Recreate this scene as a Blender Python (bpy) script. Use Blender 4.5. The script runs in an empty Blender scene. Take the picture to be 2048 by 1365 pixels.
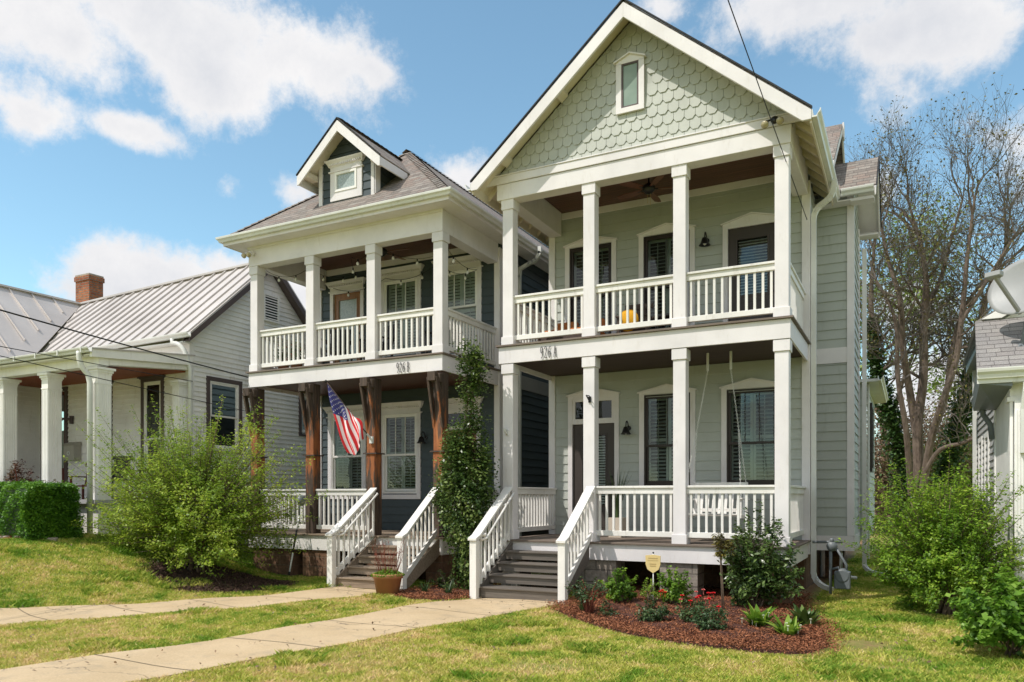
import bpy, bmesh, math, random
import numpy as np
from mathutils import Vector, Matrix

C = bpy.context.scene.collection
SC = bpy.context.scene
R = math.radians
PI = math.pi

# ------------------------------------------------------------ camera
YAW = R(27.35)
cam = bpy.data.cameras.new('camera')
cam.sensor_width = 36.0
cam.lens = 1535.0 / 2048.0 * 36.0
cam.shift_y = (995.0 - 682.5) / 2048.0
cam.clip_end = 3000
cam.clip_start = 0.05
camo = bpy.data.objects.new('camera', cam)
camo.rotation_euler = (PI / 2, 0, YAW)
C.objects.link(camo)
SC.camera = camo

# ------------------------------------------------------------ light
SUNV = Vector((-0.256, -0.37, 0.622)).normalized()      # towards the sun
sun = bpy.data.lights.new('sun', 'SUN')
sun.energy = 2.85
sun.angle = R(0.55)
sun.color = (1.0, 0.94, 0.875)
suno = bpy.data.objects.new('sun', sun)
suno.rotation_euler = SUNV.to_track_quat('Z', 'Y').to_euler()
suno.location = SUNV * 60
C.objects.link(suno)
SC.view_settings.view_transform = 'Standard'
SC.view_settings.look = 'None'
SC.view_settings.exposure = 0.40
SC.view_settings.gamma = 1.0

# ------------------------------------------------------------ world: daylight sky with clouds
world = bpy.data.worlds.new('World')
SC.world = world
world.use_nodes = True


def pix_dir(x, y):
    a = (x - 1024) / 1535.0
    d = Vector((-math.sin(YAW) + a * math.cos(YAW), math.cos(YAW) + a * math.sin(YAW), -(y - 995) / 1535.0))
    return d.normalized()


def make_world():
    nt = world.node_tree
    N, L = nt.nodes, nt.links
    for n in list(N):
        N.remove(n)

    def nd(t, **k):
        n = N.new(t)
        for a, b in k.items():
            setattr(n, a, b)
        return n

    def mth(op, a, b=None, clamp=False):
        n = nd('ShaderNodeMath', operation=op, use_clamp=clamp)
        for i, v in enumerate((a, b)):
            if v is None:
                continue
            if isinstance(v, (int, float)):
                n.inputs[i].default_value = v
            else:
                L.new(v, n.inputs[i])
        return n.outputs[0]
    out = nd('ShaderNodeOutputWorld')
    bg = nd('ShaderNodeBackground')
    bg.inputs['Strength'].default_value = 0.148
    sky = nd('ShaderNodeTexSky', sky_type='NISHITA')
    sky.sun_disc = False
    sky.sun_elevation = math.asin(SUNV.z)
    sky.sun_rotation = math.atan2(SUNV.x, SUNV.y)
    sky.air_density = 1.0
    sky.dust_density = 0.25
    sky.ozone_density = 2.2
    tint = nd('ShaderNodeMix', data_type='RGBA', blend_type='MULTIPLY')
    tint.inputs[0].default_value = 1.0
    L.new(sky.outputs[0], tint.inputs[6])
    tint.inputs[7].default_value = (1.10, 1.23, 1.05, 1)
    tc = nd('ShaderNodeTexCoord')
    nrm = nd('ShaderNodeVectorMath', operation='NORMALIZE')
    L.new(tc.outputs['Generated'], nrm.inputs[0])
    dirv = nrm.outputs[0]
    # warp for ragged edges
    nz = nd('ShaderNodeTexNoise')
    nz.inputs['Scale'].default_value = 7.0
    nz.inputs['Detail'].default_value = 9
    nz.inputs['Roughness'].default_value = 0.68
    L.new(dirv, nz.inputs['Vector'])
    nz2 = nd('ShaderNodeTexNoise')
    nz2.inputs['Scale'].default_value = 1.7
    nz2.inputs['Detail'].default_value = 5
    L.new(dirv, nz2.inputs['Vector'])
    wn = nd('ShaderNodeTexNoise')
    wn.inputs['Scale'].default_value = 3.2
    wn.inputs['Detail'].default_value = 6
    L.new(dirv, wn.inputs['Vector'])
    ws = nd('ShaderNodeVectorMath', operation='SUBTRACT')
    L.new(wn.outputs['Color'], ws.inputs[0])
    ws.inputs[1].default_value = (0.5, 0.5, 0.5)
    wm = nd('ShaderNodeVectorMath', operation='SCALE')
    L.new(ws.outputs[0], wm.inputs[0])
    wm.inputs['Scale'].default_value = 0.10
    wa = nd('ShaderNodeVectorMath', operation='ADD')
    L.new(dirv, wa.inputs[0])
    L.new(wm.outputs[0], wa.inputs[1])
    wdir = wa.outputs[0]
    # cloud banks: direction, radius (px), flattening, weight
    blobs = [(300, 40, 300, 2.3, 1.0), (600, 110, 215, 2.2, 1.0), (120, 90, 190, 1.9, 1.0), (420, 150, 170, 2.2, 1.0), (40, 215, 130, 1.5, 1.0), (240, 255, 110, 2.8, 1.0),
             (330, 545, 200, 2.6, 1.0), (455, 530, 110, 1.9, 1.0), (590, 560, 90, 1.6, 1.0), (215, 575, 110, 2.4, 0.9), (600, 358, 70, 1.5, 0.80), (505, 372, 60, 2.2, 0.42),
             (930, 335, 110, 1.7, 1.0), (1010, 360, 90, 1.7, 1.0), (1900, 40, 230, 2.0, 1.0), (1620, 10, 240, 2.2, 0.95), (1800, 75, 150, 2.2, 1.0), (1330, 10, 80, 1.6, 0.7),
             (1770, 395, 60, 1.4, 0.7), (1830, 600, 110, 1.5, 0.7), (1860, 800, 200, 1.6, 0.9), (740, 115, 90, 2.0, 0.85), (-250, 200, 260, 1.6, 1.0),
             (2300, 250, 260, 1.8, 1.0)]
    # banks seen in the photograph, then unseen cloud added overhead and behind for fill light
    allb = [(pix_dir(x, y), rad * math.cos(math.atan(math.hypot((x - 1024) / 1535., (y - 995) / 1535.))) / 1535.0, flat, w) for (x, y, rad, flat, w) in blobs]
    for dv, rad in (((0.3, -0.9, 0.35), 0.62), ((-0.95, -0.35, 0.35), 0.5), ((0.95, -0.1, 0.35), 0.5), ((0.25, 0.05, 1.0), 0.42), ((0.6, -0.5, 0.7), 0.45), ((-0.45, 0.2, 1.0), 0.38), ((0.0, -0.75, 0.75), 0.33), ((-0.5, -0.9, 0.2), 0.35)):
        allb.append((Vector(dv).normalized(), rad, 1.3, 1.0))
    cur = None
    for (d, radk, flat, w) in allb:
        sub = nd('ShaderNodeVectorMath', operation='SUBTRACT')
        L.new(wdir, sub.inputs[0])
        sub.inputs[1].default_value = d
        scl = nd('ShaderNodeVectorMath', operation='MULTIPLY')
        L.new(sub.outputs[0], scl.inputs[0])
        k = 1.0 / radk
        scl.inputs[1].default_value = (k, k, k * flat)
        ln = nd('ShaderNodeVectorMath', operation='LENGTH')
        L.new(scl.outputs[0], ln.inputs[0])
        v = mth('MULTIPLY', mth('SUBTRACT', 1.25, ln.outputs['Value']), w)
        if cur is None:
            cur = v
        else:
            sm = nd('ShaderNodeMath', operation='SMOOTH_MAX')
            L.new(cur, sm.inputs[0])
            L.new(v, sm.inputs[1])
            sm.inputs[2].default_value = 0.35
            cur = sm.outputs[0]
    dens = mth('ADD', cur, mth('MULTIPLY', mth('SUBTRACT', nz.outputs['Fac'], 0.5), 2.9))
    mr = nd('ShaderNodeMapRange', interpolation_type='SMOOTHSTEP')
    L.new(dens, mr.inputs['Value'])
    mr.inputs['From Min'].default_value = 0.12
    mr.inputs['From Max'].default_value = 0.80
    mask = mr.outputs['Result']
    # cloud tone: bright tops, greyer thick middles
    tone = nd('ShaderNodeValToRGB')
    el = tone.color_ramp.elements
    el[0].position = 0.36
    el[0].color = (5.2, 5.1, 5.05, 1)
    el[1].position = 0.70
    el[1].color = (3.7, 3.8, 4.05, 1)
    nz3 = nd('ShaderNodeTexNoise')
    nz3.inputs['Scale'].default_value = 9.0
    nz3.inputs['Detail'].default_value = 8
    nz3.inputs['Roughness'].default_value = 0.65
    L.new(wdir, nz3.inputs['Vector'])
    thick = mth('ADD', mth('MULTIPLY', dens, 0.17), mth('ADD', mth('MULTIPLY', nz2.outputs['Fac'], 0.32), mth('MULTIPLY', nz3.outputs['Fac'], 0.42)))
    L.new(thick, tone.inputs['Fac'])
    mix = nd('ShaderNodeMix', data_type='RGBA')
    L.new(mask, mix.inputs[0])
    L.new(tint.outputs[2], mix.inputs[6])
    L.new(tone.outputs['Color'], mix.inputs[7])
    L.new(mix.outputs[2], bg.inputs['Color'])
    L.new(bg.outputs[0], out.inputs['Surface'])


make_world()

# ------------------------------------------------------------ materials
MATS = {}


class NT:
    def __init__(s, name):
        m = bpy.data.materials.new(name)
        m.use_nodes = True
        s.m = m
        s.N, s.L = m.node_tree.nodes, m.node_tree.links
        s.b = s.N['Principled BSDF']
        s.out = s.N['Material Output']
        MATS[name] = m

    def nd(s, t, **k):
        n = s.N.new(t)
        for a, b in k.items():
            setattr(n, a, b)
        return n

    def set(s, node, inp, v):
        if hasattr(v, 'links') or hasattr(v, 'is_linked'):
            s.L.new(v, node.inputs[inp])
        else:
            node.inputs[inp].default_value = v

    def math(s, op, a, b=0.0, clamp=False):
        n = s.nd('ShaderNodeMath', operation=op, use_clamp=clamp)
        s.set(n, 0, a)
        s.set(n, 1, b)
        return n.outputs[0]

    def noise(s, scale, detail=4, rough=0.55, vec=None, dist=0.0):
        n = s.nd('ShaderNodeTexNoise')
        n.inputs['Scale'].default_value = scale
        n.inputs['Detail'].default_value = detail
        n.inputs['Roughness'].default_value = rough
        n.inputs['Distortion'].default_value = dist
        if vec is not None:
            s.L.new(vec, n.inputs['Vector'])
        else:
            s.L.new(s.co(), n.inputs['Vector'])
        return n.outputs['Fac']

    def co(s, kind='pos', scale=None):
        if kind == 'uv':
            o = s.nd('ShaderNodeTexCoord').outputs['UV']
        elif kind == 'obj':
            o = s.nd('ShaderNodeTexCoord').outputs['Object']
        else:
            o = s.nd('ShaderNodeNewGeometry').outputs['Position']
        if scale:
            mp = s.nd('ShaderNodeMapping')
            s.L.new(o, mp.inputs['Vector'])
            mp.inputs['Scale'].default_value = scale
            o = mp.outputs[0]
        return o

    def ramp(s, fac, stops, interp='LINEAR'):
        r = s.nd('ShaderNodeValToRGB')
        r.color_ramp.interpolation = interp
        e = r.color_ramp.elements
        while len(e) > 1:
            e.remove(e[-1])
        e[0].position, e[0].color = stops[0][0], tuple(stops[0][1]) + (1,)
        for p, c in stops[1:]:
            q = e.new(p)
            q.color = tuple(c) + (1,)
        s.L.new(fac, r.inputs['Fac'])
        return r.outputs['Color']

    def mix(s, fac, a, b, mode='MIX'):
        n = s.nd('ShaderNodeMix', data_type='RGBA', blend_type=mode)
        s.set(n, 0, fac)
        for i, v in ((6, a), (7, b)):
            if isinstance(v, tuple):
                n.inputs[i].default_value = v + (1,)
            else:
                s.L.new(v, n.inputs[i])
        return n.outputs[2]

    def bump(s, h, strength=0.3, dist=0.01):
        n = s.nd('ShaderNodeBump')
        n.inputs['Strength'].default_value = strength
        n.inputs['Distance'].default_value = dist
        s.L.new(h, n.inputs['Height'])
        s.L.new(n.outputs[0], s.b.inputs['Normal'])

    def col(s, c):
        if isinstance(c, tuple):
            s.b.inputs['Base Color'].default_value = c + (1,)
        else:
            s.L.new(c, s.b.inputs['Base Color'])

    def rough(s, r):
        s.set(s.b, 'Roughness', r)


def paint(name, c, rough=0.55, var=0.10, grain=0.0, dirt=None, spec=0.35):
    t = NT(name)
    n1 = t.noise(1.3, 5)
    n2 = t.noise(38, 3)
    lo = tuple(v * (1 - var) for v in c)
    hi = tuple(min(1, v * (1 + var)) for v in c)
    base = t.ramp(n1, [(0.3, lo), (0.7, hi)])
    if dirt:
        n3 = t.noise(1.0, 8, 0.7, t.co('pos', (9, 9, 2.2)))
        f = t.ramp(n3, [(0.56, (0, 0, 0)), (0.75, (1, 1, 1))])
        base = t.mix(t.math('MULTIPLY', f, 0.55), base, dirt)
    t.col(base)
    t.rough(t.math('ADD', t.math('MULTIPLY', n2, 0.2), rough - 0.1))
    t.b.inputs['Specular IOR Level'].default_value = spec
    t.bump(n2, 0.18 + grain, 0.004)
    return t.m


paint('white trim', (0.745, 0.71, 0.705), dirt=(0.57, 0.52, 0.47))
paint('rail white', (0.78, 0.755, 0.71), var=0.12, dirt=(0.42, 0.37, 0.31), grain=0.3)
paint('vinyl white', (0.86, 0.84, 0.80), dirt=(0.60, 0.55, 0.47))
paint('aluminium white', (0.70, 0.70, 0.66), rough=0.38, dirt=(0.45, 0.44, 0.36), spec=0.5)
paint('sage siding', (0.43, 0.452, 0.41), var=0.07, dirt=(0.32, 0.335, 0.28))
paint('sage shingle', (0.46, 0.473, 0.425), var=0.12, dirt=(0.33, 0.35, 0.29))
paint('slate siding', (0.060, 0.078, 0.085), var=0.10, dirt=(0.085, 0.10, 0.10))
paint('grey siding', (0.42, 0.41, 0.40), var=0.07)
paint('dark brown paint', (0.030, 0.021, 0.017), rough=0.4)
paint('taupe door', (0.060, 0.048, 0.042), rough=0.45)
paint('brown trim', (0.10, 0.075, 0.072), var=0.2)
paint('shutter white', (0.62, 0.64, 0.60), rough=0.5)
paint('shutter grey', (0.33, 0.36, 0.335), rough=0.5)
paint('soffit', (0.70, 0.62, 0.50), dirt=(0.36, 0.28, 0.18))
paint('dark metal', (0.012, 0.011, 0.011), rough=0.35, spec=0.5)
paint('grey metal', (0.16, 0.18, 0.19), rough=0.45, spec=0.5)
paint('interior dark', (0.05, 0.045, 0.04))
paint('orange ceiling', (0.30, 0.075, 0.03))
paint('terracotta', (0.46, 0.20, 0.10), var=0.2, dirt=(0.52, 0.33, 0.22))
paint('cream pot', (0.60, 0.52, 0.42))
paint('orange fabric', (0.42, 0.14, 0.04), rough=0.9)
paint('yellow fabric', (0.72, 0.36, 0.02), rough=0.9)
paint('black wood', (0.02, 0.02, 0.022), rough=0.5)
paint('door red', (0.10, 0.022, 0.015))
paint('sign yellow', (0.66, 0.50, 0.22), var=0.18, dirt=(0.5, 0.42, 0.28))
paint('sign mark', (0.46, 0.33, 0.14), var=0.1)
paint('dish grey', (0.33, 0.335, 0.33), rough=0.45, dirt=(0.40, 0.41, 0.40))
paint('dish arm', (0.34, 0.335, 0.32), rough=0.5)
paint('rubber black', (0.012, 0.012, 0.012), rough=0.6)
paint('bulb glass', (0.85, 0.84, 0.8), rough=0.12, spec=0.6)
paint('flag white', (0.80, 0.76, 0.74), rough=0.75)
paint('flag red', (0.62, 0.025, 0.03), rough=0.75)
paint('flag blue', (0.05, 0.05, 0.20), rough=0.75)
paint('petal red', (0.72, 0.02, 0.03), rough=0.6)
paint('petal pink', (0.75, 0.20, 0.18), rough=0.6)
paint('petal white', (0.80, 0.82, 0.66), rough=0.6)
paint('mustard box', (0.38, 0.36, 0.30))
paint('lamp glass', (0.42, 0.36, 0.22), rough=0.15, spec=0.7)


def wood(name, c1, c2, stripes, axis='x', rough=0.6, gap=True):
    t = NT(name)
    sc = {'x': (1.2, 30, 30), 'z': (30, 30, 1.6), 'y': (30, 1.2, 30)}[axis]
    g = t.noise(1.0, 6, 0.65, t.co('pos', sc), 0.6)
    base = t.ramp(g, [(0.3, c1), (0.7, c2)])
    t.col(base)
    h = g
    if stripes:
        sep = t.nd('ShaderNodeSeparateXYZ')
        t.L.new(t.co(), sep.inputs[0])
        o = sep.outputs[{'x': 'X', 'y': 'Y'}[stripes[0]]]
        fr = t.math('FRACT', t.math('DIVIDE', o, stripes[1]))
        m = t.math('LESS_THAN', fr, stripes[2])
        base = t.mix(m, base, tuple(v * 0.25 for v in c1))
        t.col(base)
        h = t.math('SUBTRACT', g, m)
    t.rough(rough)
    t.bump(h, 0.35, 0.006)
    return t.m


wood('dark ceiling', (0.055, 0.020, 0.014), (0.17, 0.062, 0.04), ('y', 0.085, 0.10), 'x', 0.42)
wood('fan blade', (0.10, 0.035, 0.02), (0.22, 0.09, 0.05), None, 'x', 0.4)
wood('composite deck', (0.13, 0.095, 0.072), (0.22, 0.175, 0.14), None, 'x', 0.7)
wood('tread brown', (0.09, 0.075, 0.062), (0.17, 0.145, 0.12), None, 'x', 0.65)
wood('weathered tread', (0.16, 0.115, 0.08), (0.36, 0.28, 0.20), None, 'x', 0.8)
wood('deck edge', (0.045, 0.028, 0.022), (0.09, 0.06, 0.045), None, 'x', 0.7)
wood('oak door', (0.20, 0.085, 0.03), (0.36, 0.17, 0.07), None, 'z', 0.4)


def timber():
    t = NT('weathered timber')
    g = t.noise(1.0, 8, 0.7, t.co('pos', (26, 26, 1.8)), 0.9)
    dark = t.ramp(g, [(0.32, (0.030, 0.020, 0.015)), (0.60, (0.10, 0.066, 0.045)), (0.78, (0.19, 0.14, 0.10))])
    raw = t.ramp(g, [(0.30, (0.19, 0.048, 0.015)), (0.7, (0.45, 0.17, 0.055))])
    # rubbed patches at mid height
    sep = t.nd('ShaderNodeSeparateXYZ')
    t.L.new(t.co(), sep.inputs[0])
    z = sep.outputs['Z']
    band = t.math('SUBTRACT', 1.0, t.math('ABSOLUTE', t.math('DIVIDE', t.math('SUBTRACT', z, 0.93), 0.72)))
    n = t.noise(1.0, 6, 0.65, t.co('pos', (13, 13, 1.9)), 0.5)
    f = t.math('ADD', t.math('MULTIPLY', band, 0.62), t.math('MULTIPLY', t.math('SUBTRACT', n, 0.5), 3.2))
    fr = t.ramp(f, [(0.10, (0, 0, 0)), (0.38, (1, 1, 1))])
    t.col(t.mix(fr, dark, raw))
    t.rough(0.75)
    t.bump(g, 0.7, 0.012)


timber()


def shingles(name, cols, sc=1.0):
    t = NT(name)
    uv = t.co('uv')
    br = t.nd('ShaderNodeTexBrick')
    t.L.new(uv, br.inputs['Vector'])
    br.inputs['Scale'].default_value = sc
    br.inputs['Brick Width'].default_value = 0.21
    br.inputs['Row Height'].default_value = 0.135
    br.inputs['Mortar Size'].default_value = 0.0035
    br.inputs['Mortar Smooth'].default_value = 0.25
    br.offset = 0.37
    br.squash = 0.8
    br.squash_frequency = 3
    br.inputs['Color1'].default_value = (0, 0, 0, 1)
    br.inputs['Color2'].default_value = (1, 1, 1, 1)
    br.inputs['Mortar'].default_value = (0.5, 0.5, 0.5, 1)
    col = t.ramp(br.outputs['Color'], [(0.0, cols[0]), (0.35, cols[1]), (0.65, cols[2]), (1.0, cols[3])])
    n = t.noise(90, 3)
    gr = t.ramp(n, [(0.3, (0.62, 0.62, 0.62)), (0.7, (1.25, 1.25, 1.25))])
    col = t.mix(1.0, col, gr, 'MULTIPLY')
    nb = t.noise(0.9, 4)
    col = t.mix(1.0, col, t.ramp(nb, [(0.3, (0.85, 0.85, 0.87)), (0.7, (1.12, 1.1, 1.08))]), 'MULTIPLY')
    col = t.mix(t.math('MULTIPLY', br.outputs['Fac'], 0.75), col, (0.05, 0.043, 0.04))
    sepc = t.nd('ShaderNodeSeparateXYZ')
    t.L.new(uv, sepc.inputs[0])
    frc = t.math('FRACT', t.math('DIVIDE', sepc.outputs['Y'], 0.135 / sc))
    nl = t.noise(5, 3)
    line = t.math('LESS_THAN', frc, t.math('MULTIPLY', nl, 0.24))
    col = t.mix(t.math('MULTIPLY', line, 0.62), col, (0.06, 0.05, 0.045))
    t.col(col)
    t.rough(0.9)
    # each course thickens to its lower edge
    sep = t.nd('ShaderNodeSeparateXYZ')
    t.L.new(uv, sep.inputs[0])
    fr = t.math('FRACT', t.math('DIVIDE', sep.outputs['Y'], 0.135 / sc))
    h = t.math('SUBTRACT', t.math('MULTIPLY', t.math('SUBTRACT', 1.0, fr), 0.6), t.math('MULTIPLY', br.outputs['Fac'], 0.5))
    h = t.math('ADD', h, t.math('MULTIPLY', n, 0.2))
    t.bump(h, 0.8, 0.02)


shingles('roof shingle', [(0.19, 0.16, 0.135), (0.28, 0.25, 0.215), (0.25, 0.19, 0.155), (0.33, 0.30, 0.26)])
shingles('roof shingle pale', [(0.25, 0.235, 0.22), (0.30, 0.285, 0.27), (0.27, 0.25, 0.235), (0.33, 0.315, 0.29)])
shingles('roof edge', [(0.02, 0.022, 0.025), (0.03, 0.033, 0.038), (0.025, 0.027, 0.03), (0.035, 0.038, 0.042)])


def brick(name, c1, c2, mort, w, h, m=0.01, rough=0.9, bumpd=0.01):
    t = NT(name)
    br = t.nd('ShaderNodeTexBrick')
    t.L.new(t.co('uv'), br.inputs['Vector'])
    br.inputs['Scale'].default_value = 1
    br.inputs['Brick Width'].default_value = w
    br.inputs['Row Height'].default_value = h
    br.inputs['Mortar Size'].default_value = m
    br.inputs['Mortar Smooth'].default_value = 0.2
    br.inputs['Color1'].default_value = c1 + (1,)
    br.inputs['Color2'].default_value = c2 + (1,)
    br.inputs['Mortar'].default_value = mort + (1,)
    n = t.noise(14, 6, 0.7)
    n2 = t.noise(2.2, 4)
    c = t.mix(1.0, br.outputs['Color'], t.ramp(n, [(0.3, (0.6, 0.6, 0.6)), (0.7, (1.3, 1.3, 1.3))]), 'MULTIPLY')
    c = t.mix(1.0, c, t.ramp(n2, [(0.3, (0.72, 0.68, 0.66)), (0.7, (1.15, 1.15, 1.12))]), 'MULTIPLY')
    t.col(c)
    t.rough(rough)
    t.bump(t.math('SUBTRACT', t.math('MULTIPLY', n, 0.7), br.outputs['Fac']), 0.8, bumpd)


brick('red brick', (0.30, 0.075, 0.03), (0.42, 0.15, 0.06), (0.22, 0.17, 0.13), 0.21, 0.075, 0.012)
brick('split block', (0.25, 0.22, 0.19), (0.32, 0.28, 0.24), (0.16, 0.14, 0.12), 0.40, 0.20, 0.012)
brick('brown block', (0.16, 0.085, 0.05), (0.21, 0.115, 0.065), (0.20, 0.14, 0.09), 0.40, 0.20, 0.008)


def metal_roof():
    t = NT('metal roof')
    n = t.noise(0.8, 5)
    t.col(t.ramp(n, [(0.3, (0.50, 0.46, 0.43)), (0.7, (0.62, 0.575, 0.54))]))
    t.b.inputs['Metallic'].default_value = 0.25
    t.rough(0.5)
    t.bump(t.noise(3.0, 3), 0.2, 0.02)


metal_roof()


def glass():
    t = NT('window glass')
    tr = t.nd('ShaderNodeBsdfTransparent')
    tr.inputs['Color'].default_value = (0.80, 0.86, 0.82, 1)
    gl = t.nd('ShaderNodeBsdfGlossy')
    gl.inputs['Roughness'].default_value = 0.015
    gl.inputs['Color'].default_value = (0.62, 0.66, 0.66, 1)
    bp = t.nd('ShaderNodeBump')
    bp.inputs['Strength'].default_value = 0.12
    bp.inputs['Distance'].default_value = 0.02
    t.L.new(t.noise(1.6, 2), bp.inputs['Height'])
    t.L.new(bp.outputs[0], gl.inputs['Normal'])
    fr = t.nd('ShaderNodeFresnel')
    fr.inputs['IOR'].default_value = 1.5
    f = t.math('ADD', t.math('MULTIPLY', fr.outputs[0], 1.0), 0.04, True)
    mx = t.nd('ShaderNodeMixShader')
    t.L.new(f, mx.inputs[0])
    t.L.new(tr.outputs[0], mx.inputs[1])
    t.L.new(gl.outputs[0], mx.inputs[2])
    t.L.new(mx.outputs[0], t.out.inputs['Surface'])


glass()


def frosted():
    t = NT('frosted glass')
    n = t.noise(30, 5, 0.7)
    t.col(t.ramp(n, [(0.35, (0.24, 0.29, 0.28)), (0.65, (0.44, 0.50, 0.48))]))
    t.rough(0.12)
    t.b.inputs['Specular IOR Level'].default_value = 0.8
    t.bump(n, 0.3, 0.01)
    t = NT('gable glass')
    t.col(t.ramp(t.noise(1.5, 3), [(0.35, (0.20, 0.27, 0.22)), (0.65, (0.30, 0.37, 0.31))]))
    t.rough(0.06)


frosted()


def leafmat(name, dark, mid, light, trans=0.35, rough=0.45):
    t = NT(name)
    at = t.nd('ShaderNodeAttribute', attribute_name='rnd')
    c = t.ramp(at.outputs['Fac'], [(0.0, dark), (0.5, mid), (1.0, light)])
    t.col(c)
    t.rough(rough)
    t.b.inputs['Specular IOR Level'].default_value = 0.4
    tl = t.nd('ShaderNodeBsdfTranslucent')
    t.L.new(c, tl.inputs['Color'])
    mx = t.nd('ShaderNodeMixShader')
    mx.inputs[0].default_value = trans
    t.L.new(t.b.outputs[0], mx.inputs[1])
    t.L.new(tl.outputs[0], mx.inputs[2])
    t.L.new(mx.outputs[0], t.out.inputs['Surface'])


leafmat('leaf spring', (0.12, 0.22, 0.018), (0.30, 0.43, 0.04), (0.54, 0.62, 0.09), 0.45)
leafmat('leaf bright', (0.07, 0.16, 0.014), (0.18, 0.33, 0.03), (0.36, 0.50, 0.065), 0.42)
leafmat('leaf spring bush', (0.08, 0.175, 0.014), (0.22, 0.38, 0.03), (0.44, 0.56, 0.07), 0.45)
leafmat('leaf lime', (0.08, 0.19, 0.015), (0.17, 0.33, 0.03), (0.30, 0.46, 0.07), 0.4)
leafmat('leaf hedge', (0.04, 0.12, 0.012), (0.10, 0.24, 0.02), (0.21, 0.40, 0.04), 0.35)
leafmat('leaf dark', (0.028, 0.060, 0.014), (0.07, 0.125, 0.028), (0.19, 0.27, 0.07), 0.22, 0.3)
leafmat('leaf vine', (0.030, 0.065, 0.014), (0.080, 0.135, 0.028), (0.24, 0.31, 0.08), 0.22, 0.32)
leafmat('leaf rose', (0.025, 0.060, 0.020), (0.055, 0.11, 0.035), (0.12, 0.17, 0.06), 0.25)
leafmat('leaf red', (0.06, 0.02, 0.012), (0.13, 0.06, 0.03), (0.16, 0.14, 0.05), 0.25)
leafmat('leaf bud', (0.06, 0.055, 0.02), (0.15, 0.13, 0.03), (0.30, 0.24, 0.05), 0.2)
leafmat('leaf far', (0.12, 0.20, 0.02), (0.18, 0.27, 0.04), (0.33, 0.40, 0.08), 0.4)
leafmat('leaf brown', (0.13, 0.085, 0.05), (0.24, 0.16, 0.10), (0.36, 0.24, 0.14), 0.2)
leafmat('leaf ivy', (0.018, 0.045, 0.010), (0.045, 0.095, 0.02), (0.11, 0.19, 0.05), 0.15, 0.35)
leafmat('mulch chip', (0.09, 0.032, 0.013), (0.24, 0.085, 0.036), (0.44, 0.18, 0.085), 0.0, 0.9)
leafmat('mulch dark', (0.03, 0.017, 0.012), (0.085, 0.045, 0.03), (0.15, 0.09, 0.06), 0.0, 0.9)
leafmat('grass blade', (0.18, 0.33, 0.025), (0.58, 0.58, 0.10), (0.84, 0.62, 0.32), 0.34, 0.7)


def bark():
    for nm, a, b in (('bark', (0.07, 0.048, 0.034), (0.22, 0.165, 0.125)), ('twig', (0.075, 0.062, 0.05), (0.19, 0.16, 0.135)), ('stem', (0.10, 0.07, 0.045), (0.22, 0.16, 0.11)), ('stem red', (0.13, 0.03, 0.015), (0.26, 0.07, 0.04))):
        t = NT(nm)
        n = t.noise(1.0, 6, 0.65, t.co('pos', (9, 9, 2.5)))
        t.col(t.ramp(n, [(0.3, a), (0.7, b)]))
        t.rough(0.9)
        t.bump(n, 0.8, 0.03)


bark()


def concrete():
    t = NT('concrete path')
    n1 = t.noise(1.2, 5)
    n2 = t.noise(60, 4, 0.7)
    c = t.ramp(n1, [(0.3, (0.52, 0.385, 0.225)), (0.7, (0.61, 0.465, 0.29))])
    c = t.mix(1.0, c, t.ramp(n2, [(0.3, (0.82, 0.82, 0.80)), (0.7, (1.1, 1.1, 1.1))]), 'MULTIPLY')
    n3 = t.noise(3.5, 8, 0.7)
    c = t.mix(t.ramp(n3, [(0.53, (0, 0, 0)), (0.70, (0.55, 0.55, 0.55))]), c, (0.32, 0.26, 0.18))
    vo = t.nd('ShaderNodeTexVoronoi', feature='DISTANCE_TO_EDGE')
    vo.inputs['Scale'].default_value = 0.42
    wv = t.nd('ShaderNodeVectorMath', operation='ADD')
    t.L.new(t.co(), wv.inputs[0])
    nn = t.nd('ShaderNodeTexNoise')
    nn.inputs['Scale'].default_value = 2.5
    nn.inputs['Detail'].default_value = 7
    t.L.new(t.co(), nn.inputs['Vector'])
    sc = t.nd('ShaderNodeVectorMath', operation='SCALE')
    t.L.new(nn.outputs['Color'], sc.inputs[0])
    sc.inputs['Scale'].default_value = 0.8
    t.L.new(sc.outputs[0], wv.inputs[1])
    t.L.new(wv.outputs[0], vo.inputs['Vector'])
    crk = t.math('LESS_THAN', vo.outputs['Distance'], 0.0035)
    c = t.mix(t.math('MULTIPLY', crk, 0.7), c, (0.16, 0.12, 0.08))
    t.col(c)
    t.rough(0.92)
    t.bump(n2, 0.35, 0.004)
    t = NT('path joint')
    t.col((0.13, 0.10, 0.07))
    t.rough(0.95)
    t = NT('edging stone')
    n = t.noise(7, 5)
    t.col(t.ramp(n, [(0.3, (0.27, 0.22, 0.17)), (0.7, (0.42, 0.36, 0.29))]))
    t.rough(0.9)
    t.bump(n, 0.6, 0.02)


concrete()


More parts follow.
